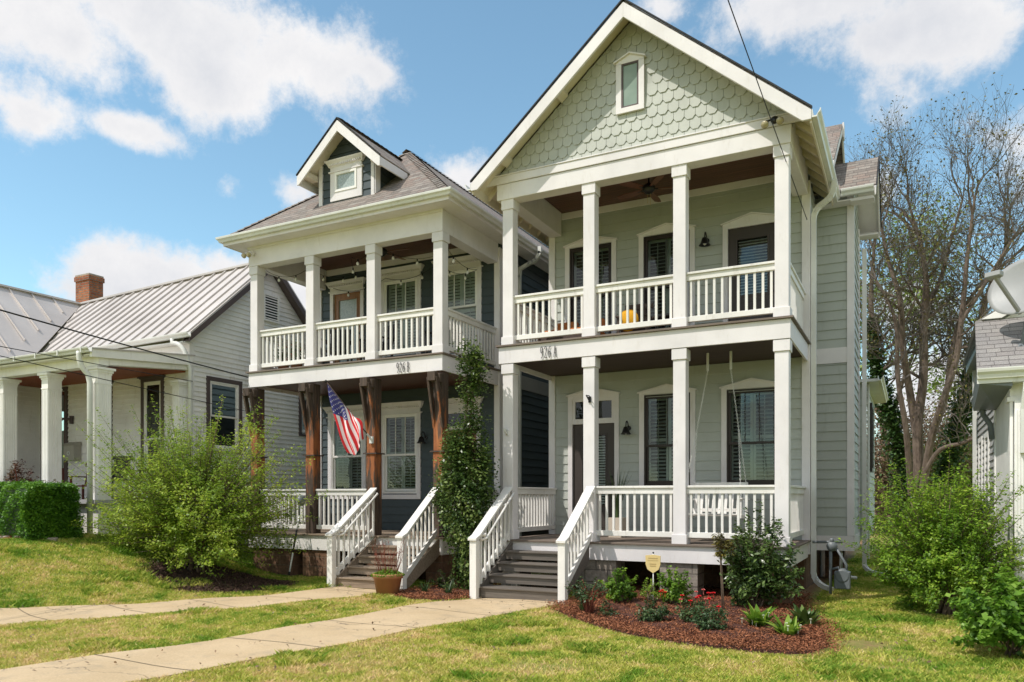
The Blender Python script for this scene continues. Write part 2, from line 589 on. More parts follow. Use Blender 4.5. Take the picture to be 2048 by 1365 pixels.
def ground_mats():
    t = NT('lawn soil')
    n1 = t.noise(0.55, 5, 0.6)
    n2 = t.noise(7, 6, 0.7)
    n3 = t.noise(45, 4, 0.7)
    f = t.math('ADD', t.math('MULTIPLY', n1, 0.45), t.math('ADD', t.math('MULTIPLY', n2, 0.35), t.math('MULTIPLY', n3, 0.2)))
    c = t.ramp(f, [(0.36, (0.10, 0.16, 0.02)), (0.47, (0.26, 0.29, 0.05)), (0.54, (0.36, 0.34, 0.08)), (0.64, (0.40, 0.28, 0.13))])
    at = t.nd('ShaderNodeAttribute', attribute_name='soil')
    soil = t.ramp(n2, [(0.3, (0.17, 0.085, 0.045)), (0.7, (0.36, 0.20, 0.11))])
    sf = t.math('ADD', at.outputs['Fac'], t.math('MULTIPLY', t.math('SUBTRACT', n2, 0.5), 0.9), False)
    sr = t.ramp(sf, [(0.30, (0, 0, 0)), (0.75, (0.9, 0.9, 0.9))])
    t.col(t.mix(sr, c, soil))
    t.rough(0.95)
    t.bump(t.math('ADD', n3, n2), 0.9, 0.03)
    for nm, a, b in (('mulch base', (0.05, 0.018, 0.011), (0.14, 0.045, 0.025)), ('mulch base dark', (0.035, 0.02, 0.014), (0.09, 0.05, 0.033))):
        t = NT(nm)
        n = t.noise(35, 6, 0.75)
        t.col(t.ramp(n, [(0.3, a), (0.7, b)]))
        t.rough(0.95)
        t.bump(n, 1.0, 0.03)


ground_mats()

# ------------------------------------------------------------ mesh helpers


EACH = {'corner_board', 'porch_ceiling', 'roof_edge', 'skirt_board', 'side_gable_trim', 'rake_trim', 'foundation', 'barge_board', 'gable_board', 'window_trim', 'stringer', 'armrest', 'gutter', 'porch_beam', 'side_soffit', 'wing_eave', 'partition', 'elbow'}


class MB:
    """collects vertices and faces; T maps local coordinates to world ones"""

    def __init__(s, T=None):
        s.v, s.f, s.mi, s.T, s.m = [], [], [], T, 0

    def add(s, vs, fs):
        o = len(s.v)
        if s.T:
            vs = [s.T(*p) for p in vs]
        s.v.extend([tuple(p) for p in vs])
        s.f.extend([tuple(i + o for i in f) for f in fs])
        s.mi.extend([s.m] * len(fs))
        return s

    def box(s, x0, x1, y0, y1, z0, z1):
        vs = [(x, y, z) for z in (z0, z1) for y in (y0, y1) for x in (x0, x1)]
        return s.add(vs, [(0, 2, 3, 1), (4, 5, 7, 6), (0, 1, 5, 4), (2, 6, 7, 3), (0, 4, 6, 2), (1, 3, 7, 5)])

    def poly(s, *pts):
        return s.add(pts, [tuple(range(len(pts)))])

    def hexa(s, a, b):
        """solid between two matching polygons a and b"""
        n = len(a)
        fs = [tuple(reversed(range(n))), tuple(range(n, 2 * n))]
        fs += [(i, (i + 1) % n, n + (i + 1) % n, n + i) for i in range(n)]
        return s.add(list(a) + list(b), fs)

    def beam(s, p, q, w, h, up=(0, 0, 1)):
        p, q, up = Vector(p), Vector(q), Vector(up)
        d = (q - p).normalized()
        r = d.cross(up)
        if r.length < 1e-4:
            r = d.cross(Vector((0, 1, 0)))
        r.normalize()
        u = r.cross(d).normalized()
        r, u = r * w / 2, u * h / 2
        a = [p - r - u, p + r - u, p + r + u, p - r + u]
        b = [q - r - u, q + r - u, q + r + u, q - r + u]
        return s.hexa([tuple(x) for x in a], [tuple(x) for x in b])

    def tube(s, pts, r, n=8, cap=True):
        pts = [Vector(p) for p in pts]
        rs = r if isinstance(r, (list, tuple)) else [r] * len(pts)
        vs, fs = [], []
        ref = None
        for i, p in enumerate(pts):
            a = pts[max(i - 1, 0)]
            b = pts[min(i + 1, len(pts) - 1)]
            d = (b - a)
            if d.length < 1e-9:
                d = Vector((0, 0, 1))
            d.normalize()
            if ref is None:
                ref = Vector((1, 0, 0)) if abs(d.x) < 0.8 else Vector((0, 1, 0))
            u = (ref - d * ref.dot(d)).normalized()
            ref = u
            w = d.cross(u)
            for k in range(n):
                t = 2 * PI * k / n
                vs.append(tuple(p + (u * math.cos(t) + w * math.sin(t)) * rs[i]))
        for i in range(len(pts) - 1):
            for k in range(n):
                fs.append((i * n + k, i * n + (k + 1) % n, (i + 1) * n + (k + 1) % n, (i + 1) * n + k))
        if cap:
            fs.append(tuple(reversed(range(n))))
            fs.append(tuple(range((len(pts) - 1) * n, len(pts) * n)))
        return s.add(vs, fs)

    def lathe(s, prof, c, n=20, axis='z'):
        vs, fs = [], []
        for (r, z) in prof:
            for k in range(n):
                t = 2 * PI * k / n
                a, b = r * math.cos(t), r * math.sin(t)
                if axis == 'z':
                    vs.append((c[0] + a, c[1] + b, c[2] + z))
                elif axis == 'y':
                    vs.append((c[0] + a, c[1] + z, c[2] + b))
                else:
                    vs.append((c[0] + z, c[1] + a, c[2] + b))
        for i in range(len(prof) - 1):
            for k in range(n):
                fs.append((i * n + k, i * n + (k + 1) % n, (i + 1) * n + (k + 1) % n, (i + 1) * n + k))
        return s.add(vs, fs)

    def islands(s):
        """groups of faces whose pieces touch one another"""
        par = list(range(len(s.v)))

        def find(i):
            while par[i] != i:
                par[i] = par[par[i]]
                i = par[i]
            return i
        for f in s.f:
            a = find(f[0])
            for i in f[1:]:
                par[find(i)] = a
        comp = {}
        for i, p in enumerate(s.v):
            comp.setdefault(find(i), []).append(p)
        keys = list(comp)
        bb = [([min(p[k] for p in comp[c]) - 0.012 for k in range(3)], [max(p[k] for p in comp[c]) + 0.012 for k in range(3)]) for c in keys]
        gp = list(range(len(keys)))

        def gf(i):
            while gp[i] != i:
                i = gp[i]
            return i
        for i in range(len(keys)):
            for j in range(i):
                if all(bb[i][0][k] <= bb[j][1][k] and bb[j][0][k] <= bb[i][1][k] for k in range(3)):
                    gp[gf(i)] = gf(j)
        grp = {c: gf(i) for i, c in enumerate(keys)}
        out = {}
        for f, mi in zip(s.f, s.mi):
            out.setdefault(grp[find(f[0])], []).append((f, mi))
        return list(out.values())

    def build(s, name, mat, parent=None, smooth=False, uv=True, bevel=0.0):
        if name in EACH and len(s.f) < 4000:
            isl = s.islands()
            if len(isl) > 1:
                res = None
                for fl in isl:
                    m = MB()
                    mp = {}
                    for f, mi in fl:
                        for i in f:
                            if i not in mp:
                                mp[i] = len(m.v)
                                m.v.append(s.v[i])
                        m.f.append(tuple(mp[i] for i in f))
                        m.mi.append(mi)
                    o = m._build(name, mat, parent, smooth, uv, bevel)
                    res = res or o
                return res
        return s._build(name, mat, parent, smooth, uv, bevel)

    def _build(s, name, mat, parent=None, smooth=False, uv=True, bevel=0.0):
        me = bpy.data.meshes.new(name)
        off = parent_loc(parent)
        me.from_pydata([(x - off[0], y - off[1], z - off[2]) for x, y, z in s.v], [], s.f)
        for m in (mat if isinstance(mat, (list, tuple)) else [mat]):
            me.materials.append(MATS[m])
        if any(s.mi):
            me.polygons.foreach_set('material_index', s.mi)
        if len(s.f) < 60000:
            bm = bmesh.new()
            bm.from_mesh(me)
            bmesh.ops.recalc_face_normals(bm, faces=bm.faces)
            bm.to_mesh(me)
            bm.free()
        if uv:
            slope_uv(me, off)
        if smooth:
            me.polygons.foreach_set('use_smooth', [True] * len(me.polygons))
        me.update()
        o = bpy.data.objects.new(name, me)
        C.objects.link(o)
        if parent is not None:
            o.parent = parent
        if bevel:
            b = o.modifiers.new('bevel', 'BEVEL')
            b.width = bevel
            b.segments = 1
            b.limit_method = 'ANGLE'
        return o


def parent_loc(p):
    l = Vector((0, 0, 0))
    while p is not None:
        l = l + Vector(p.location)
        p = p.parent
    return l


def slope_uv(me, off):
    nl = len(me.loops)
    co = np.empty(len(me.vertices) * 3)
    me.vertices.foreach_get('co', co)
    co = co.reshape(-1, 3) + np.array(off)
    vi = np.empty(nl, dtype=np.int64)
    me.loops.foreach_get('vertex_index', vi)
    nf = len(me.polygons)
    nrm = np.empty(nf * 3)
    me.polygons.foreach_get('normal', nrm)
    nrm = nrm.reshape(-1, 3)
    tot = np.empty(nf, dtype=np.int64)
    me.polygons.foreach_get('loop_total', tot)
    n = np.repeat(nrm, tot, axis=0)
    t = np.cross(np.array([0, 0, 1.0]), n)
    ln = np.linalg.norm(t, axis=1)
    flat = ln < 0.02
    t[flat] = [1, 0, 0]
    ln[flat] = 1
    t /= ln[:, None]
    b = np.cross(n, t)
    p = co[vi]
    uv = np.empty((nl, 2))
    uv[:, 0] = (p * t).sum(1)
    uv[:, 1] = (p * b).sum(1)
    lay = me.uv_layers.new(name='UVMap')
    lay.data.foreach_set('uv', uv.ravel())


def thing(name, label, cat, loc, group=None):
    o = bpy.data.objects.new(name, None)
    o.location = loc
    o.empty_display_size = 0.2
    C.objects.link(o)
    return tag(o, label, cat, group)


def tag(o, label, cat, group=None, kind=None):
    o['label'] = label
    if cat:
        o['category'] = cat
    if group:
        o['group'] = group
    if kind:
        o['kind'] = kind
    return o


def struct(o, kind='structure', label=None, cat=None):
    o['kind'] = kind
    if label:
        o['label'] = label
    if cat:
        o['category'] = cat
    return o


def copy_tree(o, parent=None):
    c = o.copy()
    C.objects.link(c)
    c.parent = parent
    for ch in [k for k in bpy.data.objects if k.parent == o and k != c]:
        copy_tree(ch, c)
    return c


def front(Y):          # wall facing the street: (a, out, z)
    return lambda a, o, z: (a, Y - o, z)


def side(X):           # wall facing right
    return lambda a, o, z: (X + o, a, z)


def lside(X):
    return lambda a, o, z: (X - o, a, z)


def siding(mb, a0, a1, z0, z1, e=0.175, holes=(), clip=None, lip=0.019, base=0.004):
    """lapped boards over a wall rectangle, cut round the openings"""
    n = int(math.ceil((z1 - z0) / e - 1e-6))
    for k in range(n):
        za, zb = z0 + k * e, min(z0 + (k + 1) * e, z1)
        cuts = sorted([(h[0], h[1]) for h in holes if h[2] < (za + zb) / 2 < h[3]])
        ra, rb = (a0, a1), (a0, a1)
        if clip:
            ra, rb = clip(za), clip(zb)
            ra, rb = (max(ra[0], a0), min(ra[1], a1)), (max(rb[0], a0), min(rb[1], a1))
            if ra[1] - ra[0] < 0.02:
                continue
        segs, s0 = [], None
        hsh = math.sin(za * 127.1 + a0 * 3.3) * 43758.5
        xj = ra[0] + (hsh - math.floor(hsh)) * (ra[1] - ra[0])
        if ra[1] - ra[0] > 2 and not any(h[0] - 0.15 < xj < h[1] + 0.15 and h[2] - 0.1 < za + e / 2 < h[3] + 0.1 for h in holes):
            mb.add([(xj - 0.0018, base + lip + 0.0012, za), (xj + 0.0018, base + lip + 0.0012, za), (xj + 0.0018, base + 0.0012, zb), (xj - 0.0018, base + 0.0012, zb)], [(0, 1, 2, 3)])
        edges = [ra[0]]
        for c in cuts:
            edges += [c[0], c[1]]
        edges.append(ra[1])
        for i in range(0, len(edges), 2):
            if edges[i + 1] - edges[i] < 0.01:
                continue
            l, r = edges[i], edges[i + 1]
            tl = rb[0] if i == 0 else l
            tr = rb[1] if i == len(edges) - 2 else r
            if tr < tl:
                tl = tr = (tl + tr) / 2
            o = base
            mb.add([(l, o + lip, za), (r, o + lip, za), (tr, o, zb), (tl, o, zb), (l, o - 0.006, za), (r, o - 0.006, za)], [(0, 1, 2, 3), (4, 5, 1, 0)])


def hole_fill(mb, x0, x1, z0, z1, d=0.1):
    """reveal boards round an opening"""
    mb.box(x0 - 0.02, x0, -d, 0.012, z0, z1)
    mb.box(x1, x1 + 0.02, -d, 0.012, z0, z1)
    mb.box(x0, x1, -d, 0.012, z1, z1 + 0.02)
    mb.box(x0, x1, -d, 0.012, z0 - 0.02, z0)


def rect_frame(mb, x0, x1, z0, z1, w, o0, o1, wb=None):
    wb = w if wb is None else wb
    mb.box(x0, x0 + w, o0, o1, z0, z1)
    mb.box(x1 - w, x1, o0, o1, z0, z1)
    mb.box(x0 + w, x1 - w, o0, o1, z1 - w, z1)
    mb.box(x0 + w, x1 - w, o0, o1, z0, z0 + wb)


def pediment(mb, c, hw, z, rise, d=0.045, cap=0.022):
    """low gabled head board with a thin drip cap"""
    P = [(c - hw, z), (c + hw, z), (c + hw, z + 0.03), (c, z + 0.03 + rise), (c - hw, z + 0.03)]
    mb.hexa([(x, 0.0, q) for x, q in P], [(x, d, q) for x, q in P])
    for s in (-1, 1):
        a = (c + s * (hw + 0.03), z + 0.022)
        b = (c, z + 0.03 + rise)
        Q = [a, b, (b[0], b[1] + cap), (a[0], a[1] + cap)]
        mb.hexa([(x, 0.0, q) for x, q in Q], [(x, d + 0.035, q) for x, q in Q])


def cornice(mb, c, hw, z0, z1):
    """crown head with a row of small blocks"""
    zb = z0 + 0.10
    mb.box(c - hw + 0.08, c + hw - 0.08, 0, 0.05, z0, zb + 0.02)
    mb.box(c - hw + 0.04, c + hw - 0.04, 0, 0.065, z0 - 0.012, z0 + 0.014)
    H = z1 - zb
    prof = [(0.06, 0.0), (0.075, 0.25), (0.10, 0.55), (0.13, 0.8), (0.14, 1.0)]
    for i in range(len(prof) - 1):
        a, b = prof[i], prof[i + 1]
        oa, ob = a[0], b[0]
        xa, xb = hw - 0.09 + oa * 0.7, hw - 0.09 + ob * 0.7
        A = [(c - xa, 0, zb + a[1] * H), (c + xa, 0, zb + a[1] * H), (c + xa, oa, zb + a[1] * H), (c - xa, oa, zb + a[1] * H)]
        B = [(c - xb, 0, zb + b[1] * H), (c + xb, 0, zb + b[1] * H), (c + xb, ob, zb + b[1] * H), (c - xb, ob, zb + b[1] * H)]
        mb.hexa(A, B)
    n = int(2 * (hw - 0.06) / 0.05)
    for i in range(n):
        x = c - hw + 0.07 + (i + 0.5) * 2 * (hw - 0.07) / n
        mb.box(x - 0.012, x + 0.012, 0.07, 0.105, zb + 0.015, zb + 0.05)


def louvres(mb, x0, x1, z0, z1, panels=2, pitch=0.068, o=-0.07, tilt=0.42, solid=0.05):
    w = (x1 - x0) / panels
    for p in range(panels):
        a, b = x0 + p * w, x0 + (p + 1) * w
        mb.box(a + 0.004, a + solid, o - 0.02, o, z0, z1)
        mb.box(b - solid, b - 0.004, o - 0.02, o, z0, z1)
        zs = [z0, (z0 + z1) / 2 - 0.02, z1 - 0.06]
        for q in zs:
            mb.box(a + solid, b - solid, o - 0.02, o, q, q + 0.06)
        z = z0 + 0.08
        dz = pitch * math.sin(tilt) * 0.5
        do = pitch * math.cos(tilt) * 0.5
        while z < z1 - 0.07:
            if abs(z - zs[1] - 0.03) > 0.055:
                mb.hexa([(a + solid, o - 0.01 - do, z + dz), (b - solid, o - 0.01 - do, z + dz), (b - solid, o - 0.01 + do, z - dz), (a + solid, o - 0.01 + do, z - dz)],
                        [(a + solid, o - 0.01 - do, z + dz + 0.008), (b - solid, o - 0.01 - do, z + dz + 0.008), (b - solid, o - 0.01 + do, z - dz + 0.008), (a + solid, o - 0.01 + do, z - dz + 0.008)])
            z += pitch
        mb.box((a + b) / 2 - 0.006, (a + b) / 2 + 0.006, o + 0.002, o + 0.012, z0 + 0.08, z1 - 0.08)


def sash_window(par, T, c, hw, z0, z1, style, shutter='shutter grey', meet=None, grid=None, lab=None, cas=0.095):
    """one sash window: casing > frame, pane, shutter. z0..z1 is the frame's height"""
    m = MB(T)
    cm = {'ped': 'white trim', 'dentil': 'white trim', 'brown': 'brown trim', 'plain': 'white trim'}[style]
    fm = {'ped': 'dark brown paint', 'dentil': 'vinyl white', 'brown': 'vinyl white', 'plain': 'vinyl white'}[style]
    m.box(c - hw - cas, c - hw, 0, 0.042, z0 - 0.04, z1 + 0.012)
    m.box(c + hw, c + hw + cas, 0, 0.042, z0 - 0.04, z1 + 0.012)
    if style == 'ped':
        pediment(m, c, hw + cas, z1 + 0.012, 0.125)
        m.box(c - hw - cas - 0.02, c + hw + cas + 0.02, 0, 0.06, z0 - 0.075, z0 - 0.04)
    elif style == 'dentil':
        m.box(c - hw, c + hw, 0, 0.04, z1 + 0.0, z1 + 0.012)
        cornice(m, c, hw + cas + 0.075, z1 + 0.012, z1 + 0.25)
        m.box(c - hw - cas, c + hw + cas, 0, 0.044, z0 - 0.14, z0 - 0.04)
    elif style == 'brown':
        m.box(c - hw - cas, c + hw + cas, 0, 0.046, z1 + 0.012, z1 + 0.10)
        m.box(c - hw - cas, c + hw + cas, 0, 0.05, z0 - 0.10, z0 - 0.04)
    else:
        m.box(c - hw - cas, c + hw + cas, 0, 0.046, z1 + 0.012, z1 + 0.10)
        m.box(c - hw - cas, c + hw + cas, 0, 0.05, z0 - 0.12, z0 - 0.04)
    hole_fill(m, c - hw, c + hw, z0, z1, 0.09)
    w = m.build('window', cm, par)
    if lab:
        w['label'] = lab
    f = MB(T)
    fw = 0.055
    rect_frame(f, c - hw, c + hw, z0, z1, 0.03, -0.05, 0.028)
    meet = (z0 + z1) / 2 if meet is None else meet
    rect_frame(f, c - hw + 0.03, c + hw - 0.03, meet - 0.02, z1 - 0.03, 0.042, -0.02, 0.012)
    rect_frame(f, c - hw + 0.03, c + hw - 0.03, z0 + 0.03, meet + 0.02, 0.042, -0.045, -0.021, 0.06)
    if grid:
        gw = 0.014
        for k in range(1, grid):
            x = c - hw + 0.07 + k * (2 * hw - 0.14) / grid
            f.box(x - gw / 2, x + gw / 2, -0.012, 0.008, meet + 0.02, z1 - 0.07)
    f.build('frame', fm, w)
    g = MB(T)
    g.poly((c - hw + 0.06, -0.005, meet), (c + hw - 0.06, -0.005, meet), (c + hw - 0.06, -0.005, z1 - 0.06), (c - hw + 0.06, -0.005, z1 - 0.06))
    g.poly((c - hw + 0.06, -0.033, z0 + 0.08), (c + hw - 0.06, -0.033, z0 + 0.08), (c + hw - 0.06, -0.033, meet), (c - hw + 0.06, -0.033, meet))
    g.build('pane', 'window glass', w)
    if shutter:
        l = MB(T)
        louvres(l, c - hw + 0.04, c + hw - 0.04, z0 + 0.04, z1 - 0.04, 2, o=-0.10, tilt=1.0 if shutter == 'shutter white' else 0.42)
        l.build('shutter', shutter, w)
    return w


def glazed_door(par, T, c, hw, z0, z1, mat, gx, gz0, gz1, transom=None, style='ped', frost=None, casemat='white trim', lab=None):
    """outside door: casing > leaf, pane, handle, transom"""
    top = transom[1] if transom else z1
    m = MB(T)
    cas = 0.09
    m.box(c - hw - cas, c - hw - 0.0, 0, 0.042, z0 - 0.03, top + 0.05)
    m.box(c + hw + 0.0, c + hw + cas, 0, 0.042, z0 - 0.03, top + 0.05)
    m.box(c - hw, c + hw, 0, 0.038, top, top + 0.05)
    if transom:
        m.box(c - hw, c + hw, -0.02, 0.036, z1, transom[0])
        m.box(c - hw, c - hw + 0.06, -0.02, 0.030, transom[0], transom[1])
        m.box(c + hw - 0.06, c + hw, -0.02, 0.030, transom[0], transom[1])
        m.box(c - hw + 0.06, c + hw - 0.06, -0.02, 0.030, transom[1] - 0.04, transom[1])
        if style == 'ped':
            m.box(c - 0.012, c + 0.012, -0.01, 0.02, transom[0], transom[1] - 0.04)
    if style == 'ped':
        pediment(m, c, hw + cas, top + 0.05, 0.125)
    else:
        cornice(m, c, hw + cas + 0.07, top + 0.05, top + 0.27)
    m.box(c - hw, c + hw, -0.09, 0.05, z0 - 0.03, z0)
    m.box(c - hw - 0.02, c - hw, -0.09, 0.01, z0, top)
    m.box(c + hw, c + hw + 0.02, -0.09, 0.01, z0, top)
    d = m.build('door', casemat, par)
    if lab:
        d['label'] = lab
    l = MB(T)
    o0, o1 = -0.055, -0.012
    l.box(c - hw + 0.004, c - gx, o0, o1, z0, z1)
    l.box(c + gx, c + hw - 0.004, o0, o1, z0, z1)
    l.box(c - gx, c + gx, o0, o1, z0, gz0)
    l.box(c - gx, c + gx, o0, o1, gz1, z1)
    for q in ((z0 + 0.12, gz0 - 0.10),):
        if q[1] - q[0] > 0.2:
            rect_frame(l, c - gx, c + gx, q[0], q[1], 0.02, o1, o1 + 0.012)
    rect_frame(l, c - gx - 0.03, c + gx + 0.03, gz0 - 0.03, gz1 + 0.03, 0.03, o1, o1 + 0.014)
    l.build('leaf', mat, d)
    g = MB(T)
    g.poly((c - gx, -0.03, gz0), (c + gx, -0.03, gz0), (c + gx, -0.03, gz1), (c - gx, -0.03, gz1))
    g.build('pane', frost or 'window glass', d)
    if transom:
        g = MB(T)
        g.poly((c - hw + 0.06, 0.0, transom[0]), (c + hw - 0.06, 0.0, transom[0]), (c + hw - 0.06, 0.0, transom[1] - 0.04), (c - hw + 0.06, 0.0, transom[1] - 0.04))
        g.build('transom', 'window glass', d)
    if not frost:
        b = MB(T)
        z = gz0 + 0.03
        while z < gz1:
            b.hexa([(c - gx + 0.01, -0.085, z + 0.015), (c + gx - 0.01, -0.085, z + 0.015), (c + gx - 0.01, -0.05, z - 0.01), (c - gx + 0.01, -0.05, z - 0.01)],
                   [(c - gx + 0.01, -0.085, z + 0.019), (c + gx - 0.01, -0.085, z + 0.019), (c + gx - 0.01, -0.05, z - 0.006), (c - gx + 0.01, -0.05, z - 0.006)])
            z += 0.052
        b.build('blind', 'shutter white', d)
    h = MB(T)
    s = 1
    hx = c + hw - 0.07
    h.lathe([(0.0, 0.0), (0.028, 0.0), (0.028, 0.012), (0.012, 0.02), (0.012, 0.045), (0.03, 0.06), (0.024, 0.08), (0.0, 0.085)], (hx, o1, z0 + 0.95), 12, 'y')
    h.lathe([(0.0, 0.0), (0.026, 0.0), (0.026, 0.02), (0.0, 0.022)], (hx, o1, z0 + 1.10), 12, 'y')
    h.build('handle', 'dark metal', d, True)
    return d


def railing(par, p, q, zt, zb_gap, height_top=0.13, bal=0.118, w=0.036, mat='rail white', caplip=0.02, lab=None):
    """rail panel between two points on a deck; part > top_rail, bottom_rail"""
    p, q = Vector(p), Vector(q)
    d = (q - p)
    L = d.length
    d.normalize()
    r = Vector((-d.y, d.x, 0))

    def bx(m, a, b, wd, z0, z1):
        A, B = p + d * a, p + d * b
        m.hexa([(A.x - r.x * wd, A.y - r.y * wd, z0), (B.x - r.x * wd, B.y - r.y * wd, z0), (B.x + r.x * wd, B.y + r.y * wd, z0), (A.x + r.x * wd, A.y + r.y * wd, z0)],
               [(A.x - r.x * wd, A.y - r.y * wd, z1), (B.x - r.x * wd, B.y - r.y * wd, z1), (B.x + r.x * wd, B.y + r.y * wd, z1), (A.x + r.x * wd, A.y + r.y * wd, z1)])
    zb = zb_gap
    n = max(2, int(round(L / bal)))
    m = MB()
    for i in range(n):
        a = (i + 0.5) * L / n
        bx(m, a - w / 2, a + w / 2, w / 2, zb + 0.085, zt - height_top)
    o = m.build('railing', mat, par)
    if lab:
        o['label'] = lab
    m = MB()
    bx(m, 0, L, 0.062, zt - 0.036, zt)
    bx(m, 0, L, 0.036, zt - height_top, zt - 0.036)
    m.build('top_rail', mat, o, bevel=0.004)
    m = MB()
    bx(m, 0, L, 0.034, zb, zb + 0.085)
    m.build('bottom_rail', mat, o, bevel=0.004)
    return o


def column(par, c, Y0, z0, z1, w=0.2, cap=0.17, base=0.15, mat='white trim'):
    m = MB()
    m.box(c - w / 2, c + w / 2, Y0, Y0 + w, z0 + base, z1 - cap)
    e = 0.02
    m.box(c - w / 2 - e, c + w / 2 + e, Y0 - e, Y0 + w + e, z0, z0 + base)
    m.box(c - w / 2 - e, c + w / 2 + e, Y0 - e, Y0 + w + e, z1 - cap, z1)
    return m.build('column', mat, par, bevel=0.005)


def gutter(mb, p, q, out, w=0.12, h=0.11):
    """k-style gutter from p to q, its open top at p.z; out = unit vector away from the fascia"""
    p, q, o = Vector(p), Vector(q), Vector(out)
    prof = [(0, 0), (0, -h), (w * 0.55, -h), (w * 0.66, -h * 0.62), (w * 0.93, -h * 0.36), (w, -h * 0.12), (w, 0), (w - 0.014, 0), (w - 0.014, -h * 0.14), (w * 0.5, -h + 0.02), (0.012, -h + 0.02), (0.012, 0)]
    A = [tuple(p + o * a + Vector((0, 0, b))) for a, b in prof]
    B = [tuple(q + o * a + Vector((0, 0, b))) for a, b in prof]
    mb.hexa(A, B)


def downspout(mb, pts, w=0.075, d=0.06):
    """rectangular pipe with gently ribbed faces"""
    pts = [Vector(p) for p in pts]
    for a, b in zip(pts[:-1], pts[1:]):
        e = (b - a).normalized() * 0.02
        mb.beam(a - e, b + e, w, d, (0, 1, 0) if abs((b - a).normalized().z) > 0.8 else (0, 0, 1))


def bend(p0, p1, p2, n=6):
    p0, p1, p2 = Vector(p0), Vector(p1), Vector(p2)
    return [tuple(p0 * (1 - t) ** 2 + p1 * 2 * t * (1 - t) + p2 * t * t) for t in [i / n for i in range(n + 1)]]


def stairs(par, x0, x1, YF, ztop, zg, n, tread_mat, post_x, rail_x_col, lab=None):
    """flight up to a deck edge with open risers, newels and sloped balustrades"""
    run, rise = 0.28, (ztop - zg) / n
    m = MB()
    for k in range(1, n):
        z = ztop - k * rise
        y1 = YF - run * (k - 1)
        m.box(x0 + 0.005, x1 - 0.005, y1 - run - 0.035, y1 - run + 0.105, z - 0.028, z)
        m.box(x0 + 0.005, x1 - 0.005, y1 - run + 0.112, y1 - 0.002, z - 0.028, z)
    st = m.build('staircase', tread_mat, par, bevel=0.004)
    if lab:
        st['label'] = lab
    m = MB()
    for k in range(1, n):
        z = ztop - k * rise
        m.box(x0 + 0.005, x1 - 0.005, YF - run * k + 0.0, YF - run * k + 0.025, z - rise + (0.035 if k < n - 1 else 0.0), z - 0.03)
    m.build('riser', tread_mat, st)
    m = MB()
    for x in (x0 - 0.04, x1 + 0.0):
        ya, yb = YF, YF - run * (n - 1) - 0.05
        P = [(ya, ztop - 0.03), (ya, ztop - 0.33), (yb + 0.12, zg), (yb, zg), (yb, zg + rise - 0.03)]
        m.hexa([(x, y, z) for y, z in P], [(x + 0.04, y, z) for y, z in P])
    m.build('stringer', tread_mat, st)
    for i, (px, cx_) in enumerate(zip(post_x, rail_x_col)):
        yp = YF - run * (n - 1) - 0.08
        zt = -0.69
        m = MB()
        m.box(px - 0.06, px + 0.06, yp - 0.06, yp + 0.06, zg - 0.12, zt)
        m.build('newel_post', 'rail white', st, bevel=0.004)
        # sloped rail
        m = MB()
        ytop, zrt = YF + 0.02, 0.185
        sl = (zrt - zt - 0.04) / (ytop - yp)
        A = Vector((px, yp - 0.09, zt + 0.02 - 0.0))
        B = Vector((cx_, ytop, zrt))
        P = [(-0.078, 0), (0.078, 0), (0.078, 0.04), (-0.078, 0.04)]
        a = [(A.x + u, A.y, A.z + v + (-0.02)) for u, v in P]
        a2 = [(A.x + u, A.y + 0.13, A.z + v + 0.03) for u, v in P]
        b = [(B.x + u, B.y, B.z + v - 0.04) for u, v in P]
        m.hexa(a, a2)
        m.hexa(a2, b)
        for off, h in ((0.085, 0.09),):
            m.hexa([(A.x - 0.018, A.y + 0.14, A.z - 0.06), (A.x + 0.018, A.y + 0.14, A.z - 0.06), (A.x + 0.018, A.y + 0.14, A.z + 0.028), (A.x - 0.018, A.y + 0.14, A.z + 0.028)],
                   [(B.x - 0.018, B.y, B.z - 0.13), (B.x + 0.018, B.y, B.z - 0.13), (B.x + 0.018, B.y, B.z - 0.042), (B.x - 0.018, B.y, B.z - 0.042)])
        rl = m.build('stair_rail', 'rail white', st, bevel=0.003)
        # lower sloped rail and balusters
        m = MB()
        nb = 8
        la = Vector((px, yp + 0.06, zg + rise * 0.95))
        lb = Vector((cx_, ytop, ztop + 0.05))
        m.hexa([(la.x - 0.018, la.y, la.z), (la.x + 0.018, la.y, la.z), (la.x + 0.018, la.y, la.z + 0.11), (la.x - 0.018, la.y, la.z + 0.11)],
               [(lb.x - 0.018, lb.y, lb.z), (lb.x + 0.018, lb.y, lb.z), (lb.x + 0.018, lb.y, lb.z + 0.11), (lb.x - 0.018, lb.y, lb.z + 0.11)])
        for k in range(nb):
            t = (k + 0.6) / nb
            y = la.y + (lb.y - la.y) * t
            x = la.x + (lb.x - la.x) * t + (0.034 if i == 0 else -0.034)
            z0 = la.z + (lb.z - la.z) * t - 0.03
            tt = (y - A.y) / (B.y - A.y)
            z1 = A.z + (B.z - A.z) * tt - 0.05
            m.box(x - 0.016, x + 0.016, y - 0.018, y + 0.018, z0, z1)
        m.build('balustrade', 'rail white', st)
        # round-edged grab rail on the inner face
        s = 0.115 if i == 0 else -0.115
        m = MB()
        m.tube([(px + s * 0.35, A.y + 0.22, A.z - 0.02), (px + s, A.y + 0.27, A.z + 0.01), (cx_ + s, B.y - 0.03, B.z - 0.12), (cx_ + s * 0.4, B.y - 0.0, B.z - 0.10)], 0.021, 8)
        for t in (0.2, 0.75):
            y = A.y + (B.y - A.y) * t
            m.beam((px + s, y, A.z + (B.z - A.z) * t - 0.10), (px, y, A.z + (B.z - A.z) * t - 0.12), 0.03, 0.05)
        m.build('grab_rail', 'rail white', st, True)
    return st


